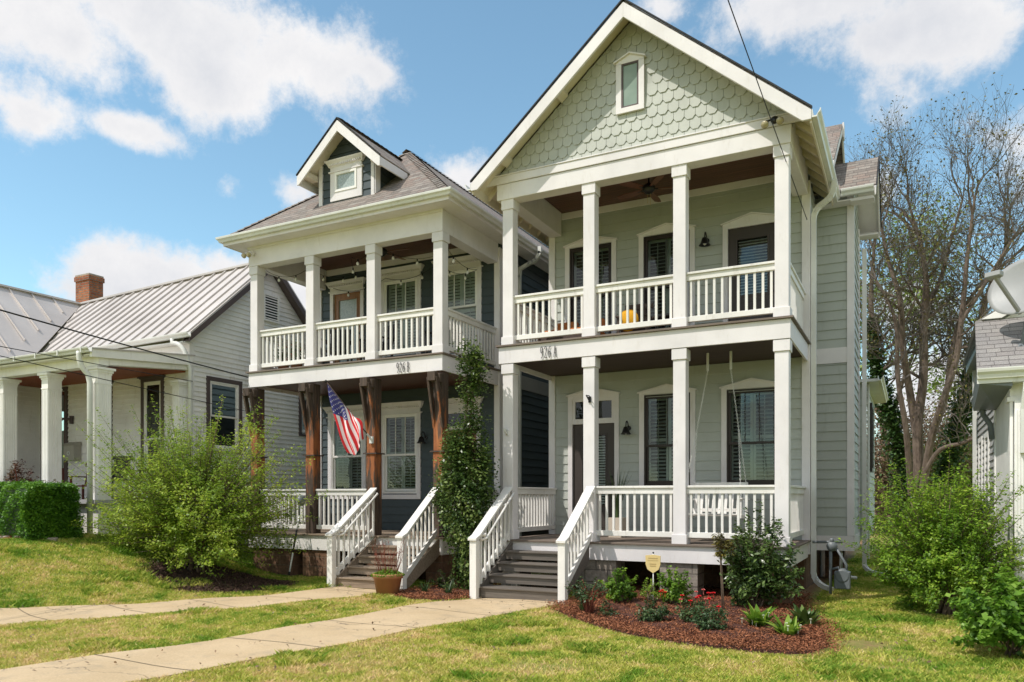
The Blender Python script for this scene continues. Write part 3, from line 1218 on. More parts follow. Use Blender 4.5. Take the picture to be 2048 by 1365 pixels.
def rake_frame(mb, xl, xr, ze, xc, zr, Y0, Y1, h, flat_tip=True):
    """two sloping barge boards meeting at a ridge; outer top edge ze at the eaves, zr at the ridge; h = plumb depth"""
    for x in (xl, xr):
        P = [(x, ze), (xc, zr), (xc, zr - h), (x + (xc - x) * 0.045, ze - h + (zr - ze) * 0.045), (x, ze - h + (zr - ze) * 0.045)]
        mb.hexa([(a, Y0, b) for a, b in P], [(a, Y1, b) for a, b in P])


def roof_slab(mb, pts, th=0.03):
    """flat roof plane given by its top corners, thickened downwards"""
    n = (Vector(pts[1]) - Vector(pts[0])).cross(Vector(pts[2]) - Vector(pts[0])).normalized()
    if n.z < 0:
        n = -n
    mb.hexa([tuple(Vector(p) - n * th) for p in pts], [tuple(p) for p in pts])


def house_number(par, chars, x, z, Y, h=0.185, gap=0.075):
    """raised thin metal numerals"""
    G = {'9': [[(0.9, 0.62), (0.7, 0.46), (0.3, 0.46), (0.1, 0.62), (0.1, 0.84), (0.3, 1.0), (0.7, 1.0), (0.9, 0.84), (0.9, 0.3), (0.7, 0.02), (0.3, 0.0)]],
         '2': [[(0.1, 0.82), (0.3, 1.0), (0.7, 1.0), (0.9, 0.84), (0.85, 0.6), (0.1, 0.0), (0.95, 0.0)]],
         '6': [[(0.75, 1.0), (0.4, 0.92), (0.1, 0.6), (0.1, 0.18), (0.3, 0.0), (0.7, 0.0), (0.9, 0.18), (0.9, 0.4), (0.7, 0.56), (0.3, 0.54), (0.1, 0.36)]],
         'A': [[(0.0, 0.0), (0.5, 1.0), (1.0, 0.0)], [(0.2, 0.36), (0.8, 0.36)]],
         'B': [[(0.1, 0.0), (0.1, 1.0), (0.65, 1.0), (0.85, 0.85), (0.85, 0.66), (0.65, 0.53), (0.1, 0.53)], [(0.65, 0.53), (0.95, 0.38), (0.95, 0.15), (0.7, 0.0), (0.1, 0.0)]]}
    for ch in chars:
        if ch == ' ':
            x += gap * 0.35
            continue
        m = MB()
        w = gap * 0.58
        for st in G[ch]:
            for a, b in zip(st[:-1], st[1:]):
                m.beam((x + a[0] * w, Y - 0.020, z + a[1] * h), (x + b[0] * w, Y - 0.020, z + b[1] * h), 0.0085, 0.008, (0, 1, 0))
        for a in (G[ch][0][0], G[ch][0][-1]):
            m.tube([(x + a[0] * w, Y, z + a[1] * h), (x + a[0] * w, Y - 0.020, z + a[1] * h)], 0.004, 6)
        m.build('house_number', 'dark metal', par)
        x += gap


# ------------------------------------------------------------ ground
def sstep(t):
    t = max(0.0, min(1.0, t))
    return t * t * (3 - 2 * t)


def gz(x, y):
    t = (-x - 10.3 - 0.6 * max(0.0, y - 10.2)) / 4.3
    z = -1.62 + 0.87 * sstep(t) * sstep((y + 4) / 6)
    z += 0.018 * math.sin(x * 1.3 + 0.5) * math.cos(y * 1.1) + 0.01 * math.sin(x * 3.1 + y * 2.3)
    return z


PATH_A = ([(-8.6, -3.0), (-8.3, 0.5), (-7.55, 4.17), (-7.15, 5.6), (-6.70, 7.62), (-6.50, 9.4), (-6.42, 10.05), (-6.18, 10.6), (-6.16, 11.0)],
          [(-7.0, -3.0), (-6.75, 0.5), (-6.01, 4.6), (-5.5, 6.79), (-5.07, 8.95), (-4.78, 9.9), (-4.66, 10.2), (-4.62, 10.6), (-4.62, 11.0)])
PATH_B = ([(-15.2, 1.5), (-13.0, 3.9), (-11.2, 6.15), (-10.25, 7.9), (-9.55, 9.2), (-9.15, 10.1), (-9.05, 10.75)],
          [(-13.6, 0.4), (-11.6, 3.2), (-10.1, 5.55), (-9.1, 7.4), (-8.55, 8.6), (-7.95, 10.0), (-7.62, 10.75)])
BED_A = [(-4.60, 10.30), (-4.55, 10.0), (-4.1, 9.55), (-3.42, 8.98), (-2.85, 8.58), (-2.28, 8.31), (-1.85, 8.14), (-1.44, 8.08), (-1.05, 8.16), (-0.80, 8.45), (-0.70, 8.95), (-0.85, 9.9), (-1.1, 10.8), (-1.3, 11.6), (-1.45, 13.2), (-4.7, 13.2), (-4.62, 11.0)]
BED_B = [(-7.60, 10.25), (-7.2, 10.0), (-6.75, 9.92), (-6.48, 10.05), (-6.24, 10.6), (-6.25, 12.2), (-7.6, 12.6), (-7.55, 11.0)]
BED_C = [(-9.9, 9.9), (-10.2, 9.2), (-10.9, 8.85), (-11.7, 8.95), (-12.3, 9.4), (-12.5, 10.1), (-12.2, 10.8), (-11.6, 11.1), (-10.6, 11.1), (-10.0, 10.6)]
BED_D = [(-14.2, 9.05), (-15.4, 9.2), (-17.5, 9.6), (-20.5, 10.3), (-20.5, 8.6), (-18.0, 7.9), (-16.0, 7.6), (-14.6, 8.0)]


def band_poly(p):
    return p[0] + p[1][::-1]


def inside(px, py, poly):
    """vectorised point in polygon"""
    c = np.zeros(px.shape, bool)
    n = len(poly)
    j = n - 1
    for i in range(n):
        xi, yi = poly[i]
        xj, yj = poly[j]
        cond = ((yi > py) != (yj > py)) & (px < (xj - xi) * (py - yi) / (yj - yi + 1e-12) + xi)
        c ^= cond
        j = i
    return c


def make_ground():
    xs = [-900, -400, -150, -80, -45, -32] + [(-26 + 0.4 * i) for i in range(0, 96)] + [14, 20, 30, 50, 100, 300, 900]
    ys = [-300, -80, -30, -14, -8] + [(-5 + 0.4 * i) for i in range(0, 75)] + [28, 34, 45, 70, 120, 300, 900, 2000]
    m = MB()
    vs = [(x, y, gz(x, y)) for y in ys for x in xs]
    nx = len(xs)
    fs = [(j * nx + i, j * nx + i + 1, (j + 1) * nx + i + 1, (j + 1) * nx + i) for j in range(len(ys) - 1) for i in range(nx - 1)]
    m.add(vs, fs)
    o = m.build('lawn', 'lawn soil', None, True)
    at = o.data.attributes.new('soil', 'FLOAT', 'POINT')
    co = np.empty(len(o.data.vertices) * 3)
    o.data.vertices.foreach_get('co', co)
    co = co.reshape(-1, 3)
    v = soil_mask(co[:, 0], co[:, 1])
    at.data.foreach_set('value', v.astype(np.float32))
    struct(o)


def soil_mask(x, y):
    def bl(cx, cy, rx, ry):
        return np.clip(1.25 - np.sqrt(((x - cx) / rx) ** 2 + ((y - cy) / ry) ** 2), 0, 1)
    v = np.maximum(0.62 * bl(-0.42, 9.2, 0.55, 0.6), 0.5 * bl(0.0, 8.6, 0.5, 0.3))
    v = np.maximum(v, 0.4 * bl(-0.4, 8.1, 0.9, 0.28))
    v = np.maximum(v, ((y > 12.1) & (x > -6.6) & (x < -1.6)) * 1.0)
    v = np.maximum(v, ((y > 12.3) & (x > -12.6) & (x < -7.5)) * 1.0)
    v = np.maximum(v, 0.45 * bl(-3.2, 6.6, 0.7, 0.4))
    return v


make_ground()


def strip(name, p, mat, lift=0.02):
    L, Rr = p
    m = MB()

    def samp(P, t):
        k = t * (len(P) - 1)
        i = min(int(k), len(P) - 2)
        f = k - i
        return (P[i][0] * (1 - f) + P[i + 1][0] * f, P[i][1] * (1 - f) + P[i + 1][1] * f)
    # resample both edges by length
    def dense(P, n):
        d = [0]
        for a, b in zip(P[:-1], P[1:]):
            d.append(d[-1] + math.dist(a, b))
        out = []
        for k in range(n + 1):
            s = d[-1] * k / n
            i = max(j for j in range(len(d) - 1) if d[j] <= s + 1e-9)
            f = (s - d[i]) / (d[i + 1] - d[i])
            out.append((P[i][0] * (1 - f) + P[i + 1][0] * f, P[i][1] * (1 - f) + P[i + 1][1] * f))
        return out
    n = 60
    A, B = dense(L, n), dense(Rr, n)
    W = 5
    vs = []
    for a, b in zip(A, B):
        for w in range(W + 1):
            f = w / W
            x, y = a[0] * (1 - f) + b[0] * f, a[1] * (1 - f) + b[1] * f
            vs.append((x, y, gz(x, y) + lift))
        vs.append((a[0], a[1], gz(*a) - 0.05))
        vs.append((b[0], b[1], gz(*b) - 0.05))
    K = W + 3
    fs = []
    for i in range(n):
        for w in range(W):
            fs.append((i * K + w, i * K + w + 1, (i + 1) * K + w + 1, (i + 1) * K + w))
        fs.append((i * K, (i + 1) * K, (i + 1) * K + W + 1, i * K + W + 1))
        fs.append((i * K + W, (i + 1) * K + W, (i + 1) * K + W + 2, i * K + W + 2))
    m.add(vs, fs)
    m.m = 1
    for k in range(4, n, 6):
        a, b = A[k], B[k]
        d = Vector((A[k][0] - A[k - 1][0], A[k][1] - A[k - 1][1])).normalized() * 0.006
        q = []
        for w in range(W + 1):
            f = w / W
            x, y = a[0] * (1 - f) + b[0] * f, a[1] * (1 - f) + b[1] * f
            q.append((x, y, gz(x, y) + lift + 0.004))
        for w in range(W):
            u, v = q[w], q[w + 1]
            m.poly((u[0] - d.x, u[1] - d.y, u[2]), (v[0] - d.x, v[1] - d.y, v[2]), (v[0] + d.x, v[1] + d.y, v[2]), (u[0] + d.x, u[1] + d.y, u[2]))
    o = m.build(name, [mat, 'path joint'], None)
    struct(o)
    return o


strip('path', PATH_A, 'concrete path')
strip('path', PATH_B, 'concrete path', 0.018)


# ------------------------------------------------------------ scatter helpers
def face_attr_mesh(name, verts, faces_n, k, rnd, mat, parent=None, smooth=False):
    """verts (n*k,3) grouped k per face"""
    off = np.array(parent_loc(parent))
    me = bpy.data.meshes.new(name)
    nv = len(verts)
    me.vertices.add(nv)
    me.vertices.foreach_set('co', (verts - off).astype(np.float32).ravel())
    me.loops.add(nv)
    me.loops.foreach_set('vertex_index', np.arange(nv, dtype=np.int32))
    me.polygons.add(faces_n)
    me.polygons.foreach_set('loop_start', np.arange(0, nv, k, dtype=np.int32))
    at = me.attributes.new('rnd', 'FLOAT', 'FACE')
    at.data.foreach_set('value', rnd.astype(np.float32))
    me.materials.append(MATS[mat])
    me.update(calc_edges=True)
    me.validate()
    o = bpy.data.objects.new(name, me)
    C.objects.link(o)
    if parent is not None:
        o.parent = parent
    return o


def leaves(name, ctr, size, mat, parent, seed=0, up=0.5, aspect=0.55, tone=None, var=0.35, out_from=None):
    """one small pointed leaf (4 corners) at each centre"""
    rs = np.random.RandomState(seed)
    n = len(ctr)
    nrm = rs.normal(size=(n, 3))
    nrm[:, 2] = np.abs(nrm[:, 2]) + up
    if out_from is not None:
        d = ctr - np.array(out_from)
        d /= np.linalg.norm(d, axis=1)[:, None] + 1e-6
        nrm += d * 0.8
    nrm /= np.linalg.norm(nrm, axis=1)[:, None]
    t = rs.normal(size=(n, 3))
    t -= nrm * (t * nrm).sum(1)[:, None]
    t /= np.linalg.norm(t, axis=1)[:, None]
    b = np.cross(nrm, t)
    s = (size * (0.6 + 0.8 * rs.rand(n)))[:, None]
    V = np.empty((n, 4, 3))
    V[:, 0] = ctr - t * s * 0.5
    V[:, 1] = ctr + b * s * aspect * 0.5 - t * s * 0.05 + nrm * s * 0.08
    V[:, 2] = ctr + t * s * 0.5
    V[:, 3] = ctr - b * s * aspect * 0.5 - t * s * 0.05 + nrm * s * 0.08
    base = rs.rand(n) * var * 2 + (0.5 - var)
    if tone is not None:
        base = np.clip(base + tone, 0, 1)
    return face_attr_mesh(name, V.reshape(-1, 3), n, 4, np.clip(base, 0, 1), mat, parent)


def vnoise(x, y, s, seed=0):
    """cheap smooth value noise in numpy"""
    rs = np.random.RandomState(seed)
    g = rs.rand(64, 64)
    u, v = x * s, y * s
    i, j = np.floor(u).astype(int), np.floor(v).astype(int)
    fu, fv = u - i, v - j
    fu, fv = fu * fu * (3 - 2 * fu), fv * fv * (3 - 2 * fv)
    a, b = g[i % 64, j % 64], g[(i + 1) % 64, j % 64]
    c, d = g[i % 64, (j + 1) % 64], g[(i + 1) % 64, (j + 1) % 64]
    return (a * (1 - fu) + b * fu) * (1 - fv) + (c * (1 - fu) + d * fu) * fv


def gz_np(x, y):
    t = (-x - 10.3 - 0.6 * np.maximum(0.0, y - 10.2)) / 4.3
    ss = lambda q: np.clip(q, 0, 1) ** 2 * (3 - 2 * np.clip(q, 0, 1))
    return -1.62 + 0.87 * ss(t) * ss((y + 4) / 6) + 0.018 * np.sin(x * 1.3 + 0.5) * np.cos(y * 1.1) + 0.01 * np.sin(x * 3.1 + y * 2.3)

# ------------------------------------------------------------ green house (two storeys, shingled gable)
def green_house():
    XL, XR, YF, YW, YB = -6.405, -1.542, 11.87, 14.1, 24.0
    XC = (XL + XR) / 2
    D1, D2 = -0.735, 2.66
    cols = [-6.24, -4.72, -3.20, -1.67]
    H = thing('green_house', 'two-storey sage green house with tall shingled front gable and number 926 A', 'house', (XC, 13.0, -1.62))
    # --- walls with lapped siding
    lo = [(-5.93, -5.05, D1, 1.92), (-4.46, -3.58, 0.22, 1.93), (-2.92, -2.04, 0.22, 1.93)]
    up = [(-5.99, -5.11, D2, 4.93), (-4.47, -3.59, D2 + 0.35, 4.93), (-2.90, -2.06, D2, 4.88)]
    m = MB(front(YW))
    siding(m, XL, XR, D1 - 0.0, 2.43, holes=lo)
    siding(m, XL, XR, D2 - 0.0, 5.56, holes=up)
    m.T = side(XR)
    siding(m, YW, 15.3, -0.71, 5.5)
    siding(m, 17.0, YB, -0.71, 5.5)
    m.T = lside(XL)
    siding(m, YW, YB, -0.71, 5.5)
    m.T = front(15.3)
    siding(m, XR, -0.917, -0.71, 2.47)
    siding(m, XR, -0.917, 2.74, 5.55)
    m.T = side(-0.917)
    siding(m, 15.3, 17.0, -0.71, 6.6, clip=lambda z: (15.3, 17.0) if z < 5.5 else (15.3 + (z - 5.5) * 0.85, 17.0 - (z - 5.5) * 0.85))
    m.T = side(-1.45)
    siding(m, 14.9, 18.9, 5.6, 7.6, clip=lambda z: (14.9 + (z - 5.6) * 1.3, 18.9 - (z - 5.6) * 1.0))
    m.build('wall', 'sage siding', H)
    # solid shell behind: back wall, floors, partition
    m = MB()
    m.box(XL + 0.02, XR - 0.02, YB - 0.1, YB, -0.9, 5.5)
    m.box(XL + 0.02, XR - 0.02, YW + 0.02, YB - 0.1, -0.98, -0.78)
    m.box(XL + 0.02, XR - 0.02, YW + 0.02, YB - 0.1, 2.45, 2.62)
    m.box(XL + 0.02, XR - 0.02, YW + 0.01, YB - 0.1, 5.5, 5.56)
    m.box(XL + 0.02, XR - 0.02, YW + 0.7, YW + 0.75, -0.78, 5.5)
    m.build('partition', 'interior dark', H)
    # --- skirt, belt and corner boards
    m = MB()
    m.box(XR - 0.001, -0.905, 15.262, 15.30, -0.98, -0.71)
    m.box(XR - 0.001, -0.917, 15.268, 15.30, 2.47, 2.75)
    m.box(-0.95, -0.88, 15.30, 17.0, -0.98, -0.71)
    m.box(XR - 0.001, XR + 0.03, YW - 0.0, 15.262, -0.98, -0.71)
    m.box(XL - 0.03, XL + 0.001, YW, YB, -0.98, -0.71)
    m.box(XR, XR + 0.03, 17.0, YB, -0.98, -0.71)
    m.build('skirt_board', 'white trim', H)
    m = MB()
    m.box(XR - 0.10, XR + 0.032, YW - 0.045, YW + 0.10, -0.98, 5.45)
    m.box(XL - 0.032, XL + 0.10, YW - 0.045, YW + 0.10, -0.98, 5.3)
    m.box(-1.005, -0.885, 15.26, 15.36, -0.705, 2.469)
    m.box(-1.005, -0.885, 15.26, 15.36, 2.469, 5.5)
    m.box(-0.917, -0.885, 16.92, 17.02, -0.71, 5.4)
    m.build('corner_board', 'white trim', H)
    # --- decks
    for z, edge, nm in ((D1, 'composite deck', 'lower'), (D2, 'composite deck', 'upper')):
        m = MB()
        y = YF - 0.045
        while y < YW - 0.02:
            m.box(XL - 0.045, XR + 0.045, y, y + 0.134, z - 0.03, z)
            y += 0.14
        m.build('deck', edge, H, bevel=0.003)
        zf = z - 0.033
        m = MB()
        b = zf - (0.265 if z < 0 else 0.29)
        m.box(XL, XR, YF, YF + 0.035, b, zf)
        m.box(XL, XL + 0.035, YF + 0.035, YW, b, zf)
        m.box(XR - 0.035, XR, YF + 0.035, YW - 0.045, b, zf)
        m.build('fascia', 'white trim', H, bevel=0.004)
        m = MB()
        m.box(XL + 0.035, XR - 0.035, YF + 0.04, YW - 0.002, zf - 0.2, zf - 0.01)
        m.build('joists', 'deck edge', H)
    # --- ceilings
    m = MB()
    m.box(XL + 0.036, XR - 0.036, YF + 0.036, YW - 0.02, 2.43, 2.45)
    m.box(XL + 0.26, XR - 0.26, YF + 0.26, YW - 0.02, 5.66, 5.69)
    m.build('porch_ceiling', 'dark ceiling', H)
    # --- columns
    for c in cols:
        column(H, c, YF + 0.03, D1, 2.33)
        column(H, c, YF + 0.03, D2, 5.205)
    # --- main beam round the upper porch, rear ceiling trim
    m = MB()
    m.box(XL - 0.03, XR + 0.01, YF - 0.01, YF + 0.26, 5.205, 5.475)
    m.box(XL + 0.0, XL + 0.25, YF + 0.26, YW - 0.046, 5.205, 5.70)
    m.box(XR - 0.25, XR - 0.0, YF + 0.26, YW - 0.046, 5.205, 5.70)
    m.box(XL + 0.25, XR - 0.25, YF + 0.2, YF + 0.255, 5.475, 5.70)
    m.box(XL + 0.25, XR - 0.25, YW - 0.045, YW - 0.02, 5.53, 5.66)
    m.build('porch_beam', 'white trim', H, bevel=0.005)
    m = MB()
    m.box(XL - 0.26, XR + 0.26, YF - 0.035, YF - 0.005, 5.478, 5.61)
    m.box(XL - 0.26, XR + 0.26, YF - 0.05, YF + 0.0, 5.611, 5.632)
    m.build('frieze_board', 'white trim', H, bevel=0.004)
    # --- gable wall with cut shingles
    S = 0.844
    zr, ze, xe = 7.79, 5.46, 2.76
    half = lambda z: (zr - 0.10 - z) / S
    m = MB()
    P = [(XC - half(5.6), 5.6), (XC + half(5.6), 5.6), (XC, zr - 0.10)]
    m.hexa([(x, YF + 0.012, z) for x, z in P], [(x, YF + 0.06, z) for x, z in P])
    rnd = random.Random(4)
    sw, ex = 0.172, 0.172
    rows = 13
    for r_ in range(rows):
        zb = 5.60 + (r_ - 0.35) * ex
        off = (r_ % 2) * sw / 2
        k = -20
        while k < 20:
            x0 = XC + k * sw + off + 0.003
            x1 = x0 + sw - 0.006
            k += 1
            zt = zb + ex + 0.03
            h0 = half(zb + 0.05)
            if x0 > XC + h0 or x1 < XC - h0:
                continue
            # the window opening
            if x0 > -4.13 - 0.19 and x1 < -4.13 + 0.50 and zb > 6.24 and zt < 6.96:
                continue
            dz = rnd.uniform(-0.003, 0.003)
            o = -0.016 + rnd.uniform(-0.001, 0.002)
            q = [(x0 + 0.042, zb + dz), (x1 - 0.042, zb + dz), (x1, zb + 0.052 + dz), (x1, zt), (x0, zt), (x0, zb + 0.052 + dz)]
            pts = [(a, YF + 0.006 + (o if i in (0, 1) else (o * 0.8 if i in (2, 5) else 0.0)), b) for i, (a, b) in enumerate(q)]
            pts2 = [(a, y + 0.011, b) for a, y, b in pts]
            # trim against the sloping soffit
            cl = lambda p: (p[0], p[1], min(p[2], zr - 0.11 - abs(p[0] - XC) * S)) if p[2] > zr - 0.11 - abs(p[0] - XC) * S else p
            pts, pts2 = [cl(p) for p in pts], [cl(p) for p in pts2]
            if zb < 5.6:
                pts = [(a, y, max(z, 5.633)) for a, y, z in pts]
                pts2 = [(a, y, max(z, 5.633)) for a, y, z in pts2]
            m.hexa(pts, pts2)
    m.build('gable_shingles', 'sage shingle', H)
    # gable window
    T = front(YF - 0.012)
    gc = -3.985
    m = MB(T)
    m.box(gc - 0.235, gc - 0.145, 0, 0.035, 6.28, 7.0)
    m.box(gc + 0.145, gc + 0.235, 0, 0.035, 6.28, 7.0)
    m.box(gc - 0.235, gc + 0.235, 0, 0.04, 6.20, 6.28)
    pediment(m, gc, 0.235, 6.995, 0.10, 0.035)
    w = m.build('window', 'white trim', H)
    w['label'] = 'small narrow attic window in the shingled gable'
    m = MB(T)
    rect_frame(m, gc - 0.145, gc + 0.145, 6.28, 6.995, 0.028, 0, 0.028)
    m.build('frame', 'brown trim', w)
    m = MB(T)
    m.poly((gc - 0.12, 0.012, 6.3), (gc + 0.12, 0.012, 6.3), (gc + 0.12, 0.012, 6.975), (gc - 0.12, 0.012, 6.975))
    m.build('pane', 'gable glass', w)
    # --- roof
    Y0 = 11.49
    m = MB()
    m.m = 0
    roof_slab(m, [(XC - xe, Y0, ze), (XC, Y0, zr), (XC, YB + .3, zr), (XC - xe, YB + .3, ze)])
    roof_slab(m, [(XC + xe, Y0, ze), (XC, Y0, zr), (XC, YB + .3, zr), (XC + xe, YB + .3, ze)])
    # cross gable behind and the side bay roof
    roof_slab(m, [(-2.6, 17.0, 7.62), (-1.2, 17.0, 7.62), (-1.2, 14.95, 6.10), (-2.6, 14.95, 6.10)])
    roof_slab(m, [(-2.6, 17.0, 7.62), (-1.2, 17.0, 7.62), (-1.2, 19.0, 6.10), (-2.6, 19.0, 6.10)])
    roof_slab(m, [(-1.6, 16.13, 6.46), (-0.52, 16.13, 6.46), (-0.52, 14.97, 5.53), (-1.6, 14.97, 5.53)])
    roof_slab(m, [(-1.6, 16.13, 6.46), (-0.52, 16.13, 6.46), (-0.52, 17.3, 5.50), (-1.6, 17.3, 5.50)])
    m.build('roof', 'roof shingle', H)
    m = MB()
    for sgn in (-1, 1):
        x = XC + sgn * (xe + 0.012)
        P = [(x, ze - 0.012), (XC, zr + 0.002), (XC, zr + 0.03), (x, ze + 0.018)]
        m.hexa([(a, Y0 - 0.035, b) for a, b in P], [(a, Y0 - 0.001, b) for a, b in P])
    # ridge caps
    for k in range(26):
        y = Y0 - 0.02 + k * 0.19
        for sgn in (-1, 1):
            m.add([(XC, y, zr + 0.026), (XC + sgn * 0.13, y, zr + 0.026 - 0.13 * S), (XC + sgn * 0.13, y + 0.22, zr + 0.008 - 0.13 * S), (XC, y + 0.22, zr + 0.008)], [(0, 1, 2, 3)])
    m.add([(-0.515, 14.95, 5.50), (-0.515, 16.13, 6.47), (-0.515, 17.32, 5.49), (-0.515, 17.32, 5.45), (-0.515, 16.13, 6.42), (-0.515, 14.95, 5.46),
           (-0.495, 14.95, 5.50), (-0.495, 16.13, 6.47), (-0.495, 17.32, 5.49), (-0.495, 17.32, 5.45), (-0.495, 16.13, 6.42), (-0.495, 14.95, 5.46)],
          [(0, 1, 4, 5), (1, 2, 3, 4), (6, 7, 10, 11), (7, 8, 9, 10), (0, 1, 7, 6), (1, 2, 8, 7)])
    m.build('roof_edge', 'roof edge', H)
    # barge boards
    m = MB()
    rake_frame(m, XC - xe, XC + xe, ze - 0.03, XC, zr - 0.035, Y0 - 0.025, Y0 + 0.02, 0.235)
    m.build('barge_board', 'white trim', H, bevel=0.004)
    # bay barge boards and soffit
    m = MB()
    for ya, za in ((14.97, 5.50), (17.3, 5.47)):
        P = [(ya, za), (16.13, 6.43), (16.13, 6.27), (ya, za - 0.16)]
        m.hexa([(-0.545, a, b) for a, b in P], [(-0.518, a, b) for a, b in P])
        P = [(ya, za - 0.03), (16.13, 6.40), (16.13, 6.38), (ya, za - 0.05)]
        m.hexa([(-0.93, a, b) for a, b in P], [(-0.546, a, b) for a, b in P])
    m.box(-0.93, -0.546, 14.99, 15.26, 5.30, 5.33)
    m.box(-0.905, -0.546, 17.02, 17.29, 5.28, 5.31)
    m.box(-0.90, -0.52, 17.29, 17.31, 5.28, 5.46)
    m.box(-1.20, -1.17, 16.9, 17.1, 7.3, 7.6)
    for ya, za in ((14.95, 6.08), (19.0, 6.08)):
        P = [(ya, za), (17.0, 7.60), (17.0, 7.44), (ya, za - 0.16)]
        m.hexa([(-1.23, a, b) for a, b in P], [(-1.20, a, b) for a, b in P])
    m.box(XR, -0.56, 14.985, 15.26, 5.32, 5.345)
    m.build('side_gable_trim', 'white trim', H)
    # soffit boards and rafter tails under the eaves
    m = MB()
    for sgn in (-1, 1):
        xa, xb = XC + sgn * xe, XC
        P = [(xa, ze - 0.045), (xb, zr - 0.045), (xb, zr - 0.065), (xa, ze - 0.065)]
        m.hexa([(a, Y0 + 0.021, b) for a, b in P], [(a, YF + 0.01, b) for a, b in P])
        xa, xb = XC + sgn * (xe - 0.01), XC + sgn * (XR - XC - 0.02)
        za, zb = ze - 0.045, zr - 0.045 - abs(xb - XC) * S
        P = [(xa, za), (xb, zb), (xb, zb - 0.02), (xa, za - 0.02)]
        m.hexa([(a, YF + 0.011, b) for a, b in P], [(a, 15.0, b) for a, b in P])
        for k in range(8):
            y = 12.05 + k * 0.41
            P = [(xa, za - 0.021), (xb, zb - 0.021), (xb, zb - 0.115), (xa, za - 0.115)]
            m.hexa([(a, y, b) for a, b in P], [(a, y + 0.04, b) for a, b in P])
        # outlook blocks under the rake
        for f in (0.42, 0.80):
            x = XC + sgn * xe * f
            z = zr - (zr - ze) * f - 0.066
            P = [(x - 0.055, z + 0.055 * S * sgn), (x + 0.055, z - 0.055 * S * sgn), (x + 0.055, z - 0.055 * S * sgn - 0.07), (x - 0.055, z + 0.055 * S * sgn - 0.07)]
            m.hexa([(a, Y0 + 0.022, b) for a, b in P], [(a, YF - 0.012, b) for a, b in P])
        # eave fascia
        x = XC + sgn * xe
        m.box(min(x, x - sgn * 0.025), max(x, x - sgn * 0.025), Y0 + 0.021, 15.0 if sgn > 0 else YB, ze - 0.20, ze - 0.045)
    m.build('soffit', 'soffit', H)
    # --- gutters and downspouts
    m = MB()
    gutter(m, (XC + xe + 0.004, Y0 - 0.02, ze - 0.03), (XC + xe + 0.004, 14.99, ze - 0.03), (1, 0, 0))
    m.build('gutter', 'aluminium white', H)
    m = MB()
    gutter(m, (XC - xe - 0.004, Y0 - 0.02, ze - 0.03), (XC - xe - 0.004, YB, ze - 0.03), (-1, 0, 0))
    m.build('gutter', 'aluminium white', H)
    m = MB()
    gutter(m, (-1.08, 14.965, 5.50), (-0.55, 14.965, 5.50), (0, -1, 0))
    m.build('gutter', 'aluminium white', H)
    m = MB()
    pts = [(-1.12, 14.0, 5.33), (-1.12, 14.0, 5.26)] + bend((-1.12, 14.0, 5.26), (-1.13, 14.0, 5.08), (-1.28, 14.05, 5.02), 4)[1:] + bend((-1.28, 14.05, 5.02), (-1.46, 14.12, 4.96), (-1.46, 14.15, 4.78), 4)[1:] + [(-1.46, 14.15, -0.55), (-1.46, 14.12, -1.30)] + bend((-1.46, 14.12, -1.30), (-1.44, 14.1, -1.50), (-1.16, 13.95, -1.55), 5)[1:]
    downspout(m, pts, 0.085, 0.07)
    m.build('downspout', 'aluminium white', H)
    m = MB()
    pts = [(-0.80, 17.06, 5.0), (-0.80, 17.06, -1.35)] + bend((-0.80, 17.06, -1.35), (-0.80, 17.0, -1.5), (-0.45, 16.9, -1.53), 5)[1:]
    downspout(m, pts, 0.08, 0.06)
    m.build('downspout', 'aluminium white', H)
    # --- railings
    zt, ztu = 0.185, 3.525
    Yr = YF + 0.13
    for a, b in ((1, 2), (2, 3)):
        railing(H, (cols[a] + 0.1, Yr, 0), (cols[b] - 0.1, Yr, 0), zt, -0.635, lab=None)
    for a, b in ((0, 1), (1, 2), (2, 3)):
        railing(H, (cols[a] + 0.1, Yr, 0), (cols[b] - 0.1, Yr, 0), ztu, D2 + 0.09)
    for x in (XL + 0.09, XR - 0.09):
        railing(H, (x, YF + 0.24, 0), (x, YW - 0.05, 0), zt, -0.635)
        railing(H, (x, YF + 0.24, 0), (x, YW - 0.05, 0), ztu, D2 + 0.09)
    # --- stairs between the first two columns
    stairs(H, -6.10, -4.72, YF - 0.05, D1, -1.60, 5, 'tread brown', (-6.165, -4.63), (-6.19, -4.66))
    # --- doors and windows
    T = front(YW)
    glazed_door(H, T, -5.49, 0.44, D1 + 0.03, 1.44, 'taupe door', 0.24, -0.15, 1.22, (1.54, 1.92), 'ped', lab='front door with a narrow glazed panel and transom')
    sash_window(H, T, -4.02, 0.44, 0.22, 1.93, 'ped', 'shutter grey', meet=0.97, grid=2)
    sash_window(H, T, -2.48, 0.44, 0.22, 1.93, 'ped', 'shutter grey', meet=0.97, grid=3)
    for c in (-5.55, -4.03):
        sash_window(H, T, c, 0.44, D2 + 0.35, 4.93, 'ped', 'shutter grey', meet=3.95, grid=2)
    glazed_door(H, T, -2.48, 0.42, D2 + 0.03, 4.83, 'taupe door', 0.26, 3.62, 4.62, None, 'ped', lab='balcony door with a square glazed upper panel')
    # --- supports
    for (x0, x1, y0, y1, mt) in ((-4.90, -4.25, 11.92, 12.35, 'split block'), (-3.52, -2.92, 11.92, 12.35, 'split block'), (-1.95, -1.56, 11.92, 12.4, 'brown block'), (-6.38, -6.0, 11.92, 12.35, 'split block')):
        m = MB()
        m.box(x0, x1, y0, y1, -1.75, -1.035)
        m.build('pier', mt, H)
    m = MB()
    m.box(XL + 0.05, XR - 0.05, YW + 0.1, YW + 0.4, -1.8, -0.98)
    m.box(XR - 0.45, XR - 0.06, YW - 0.0, 20.5, -1.8, -0.98)
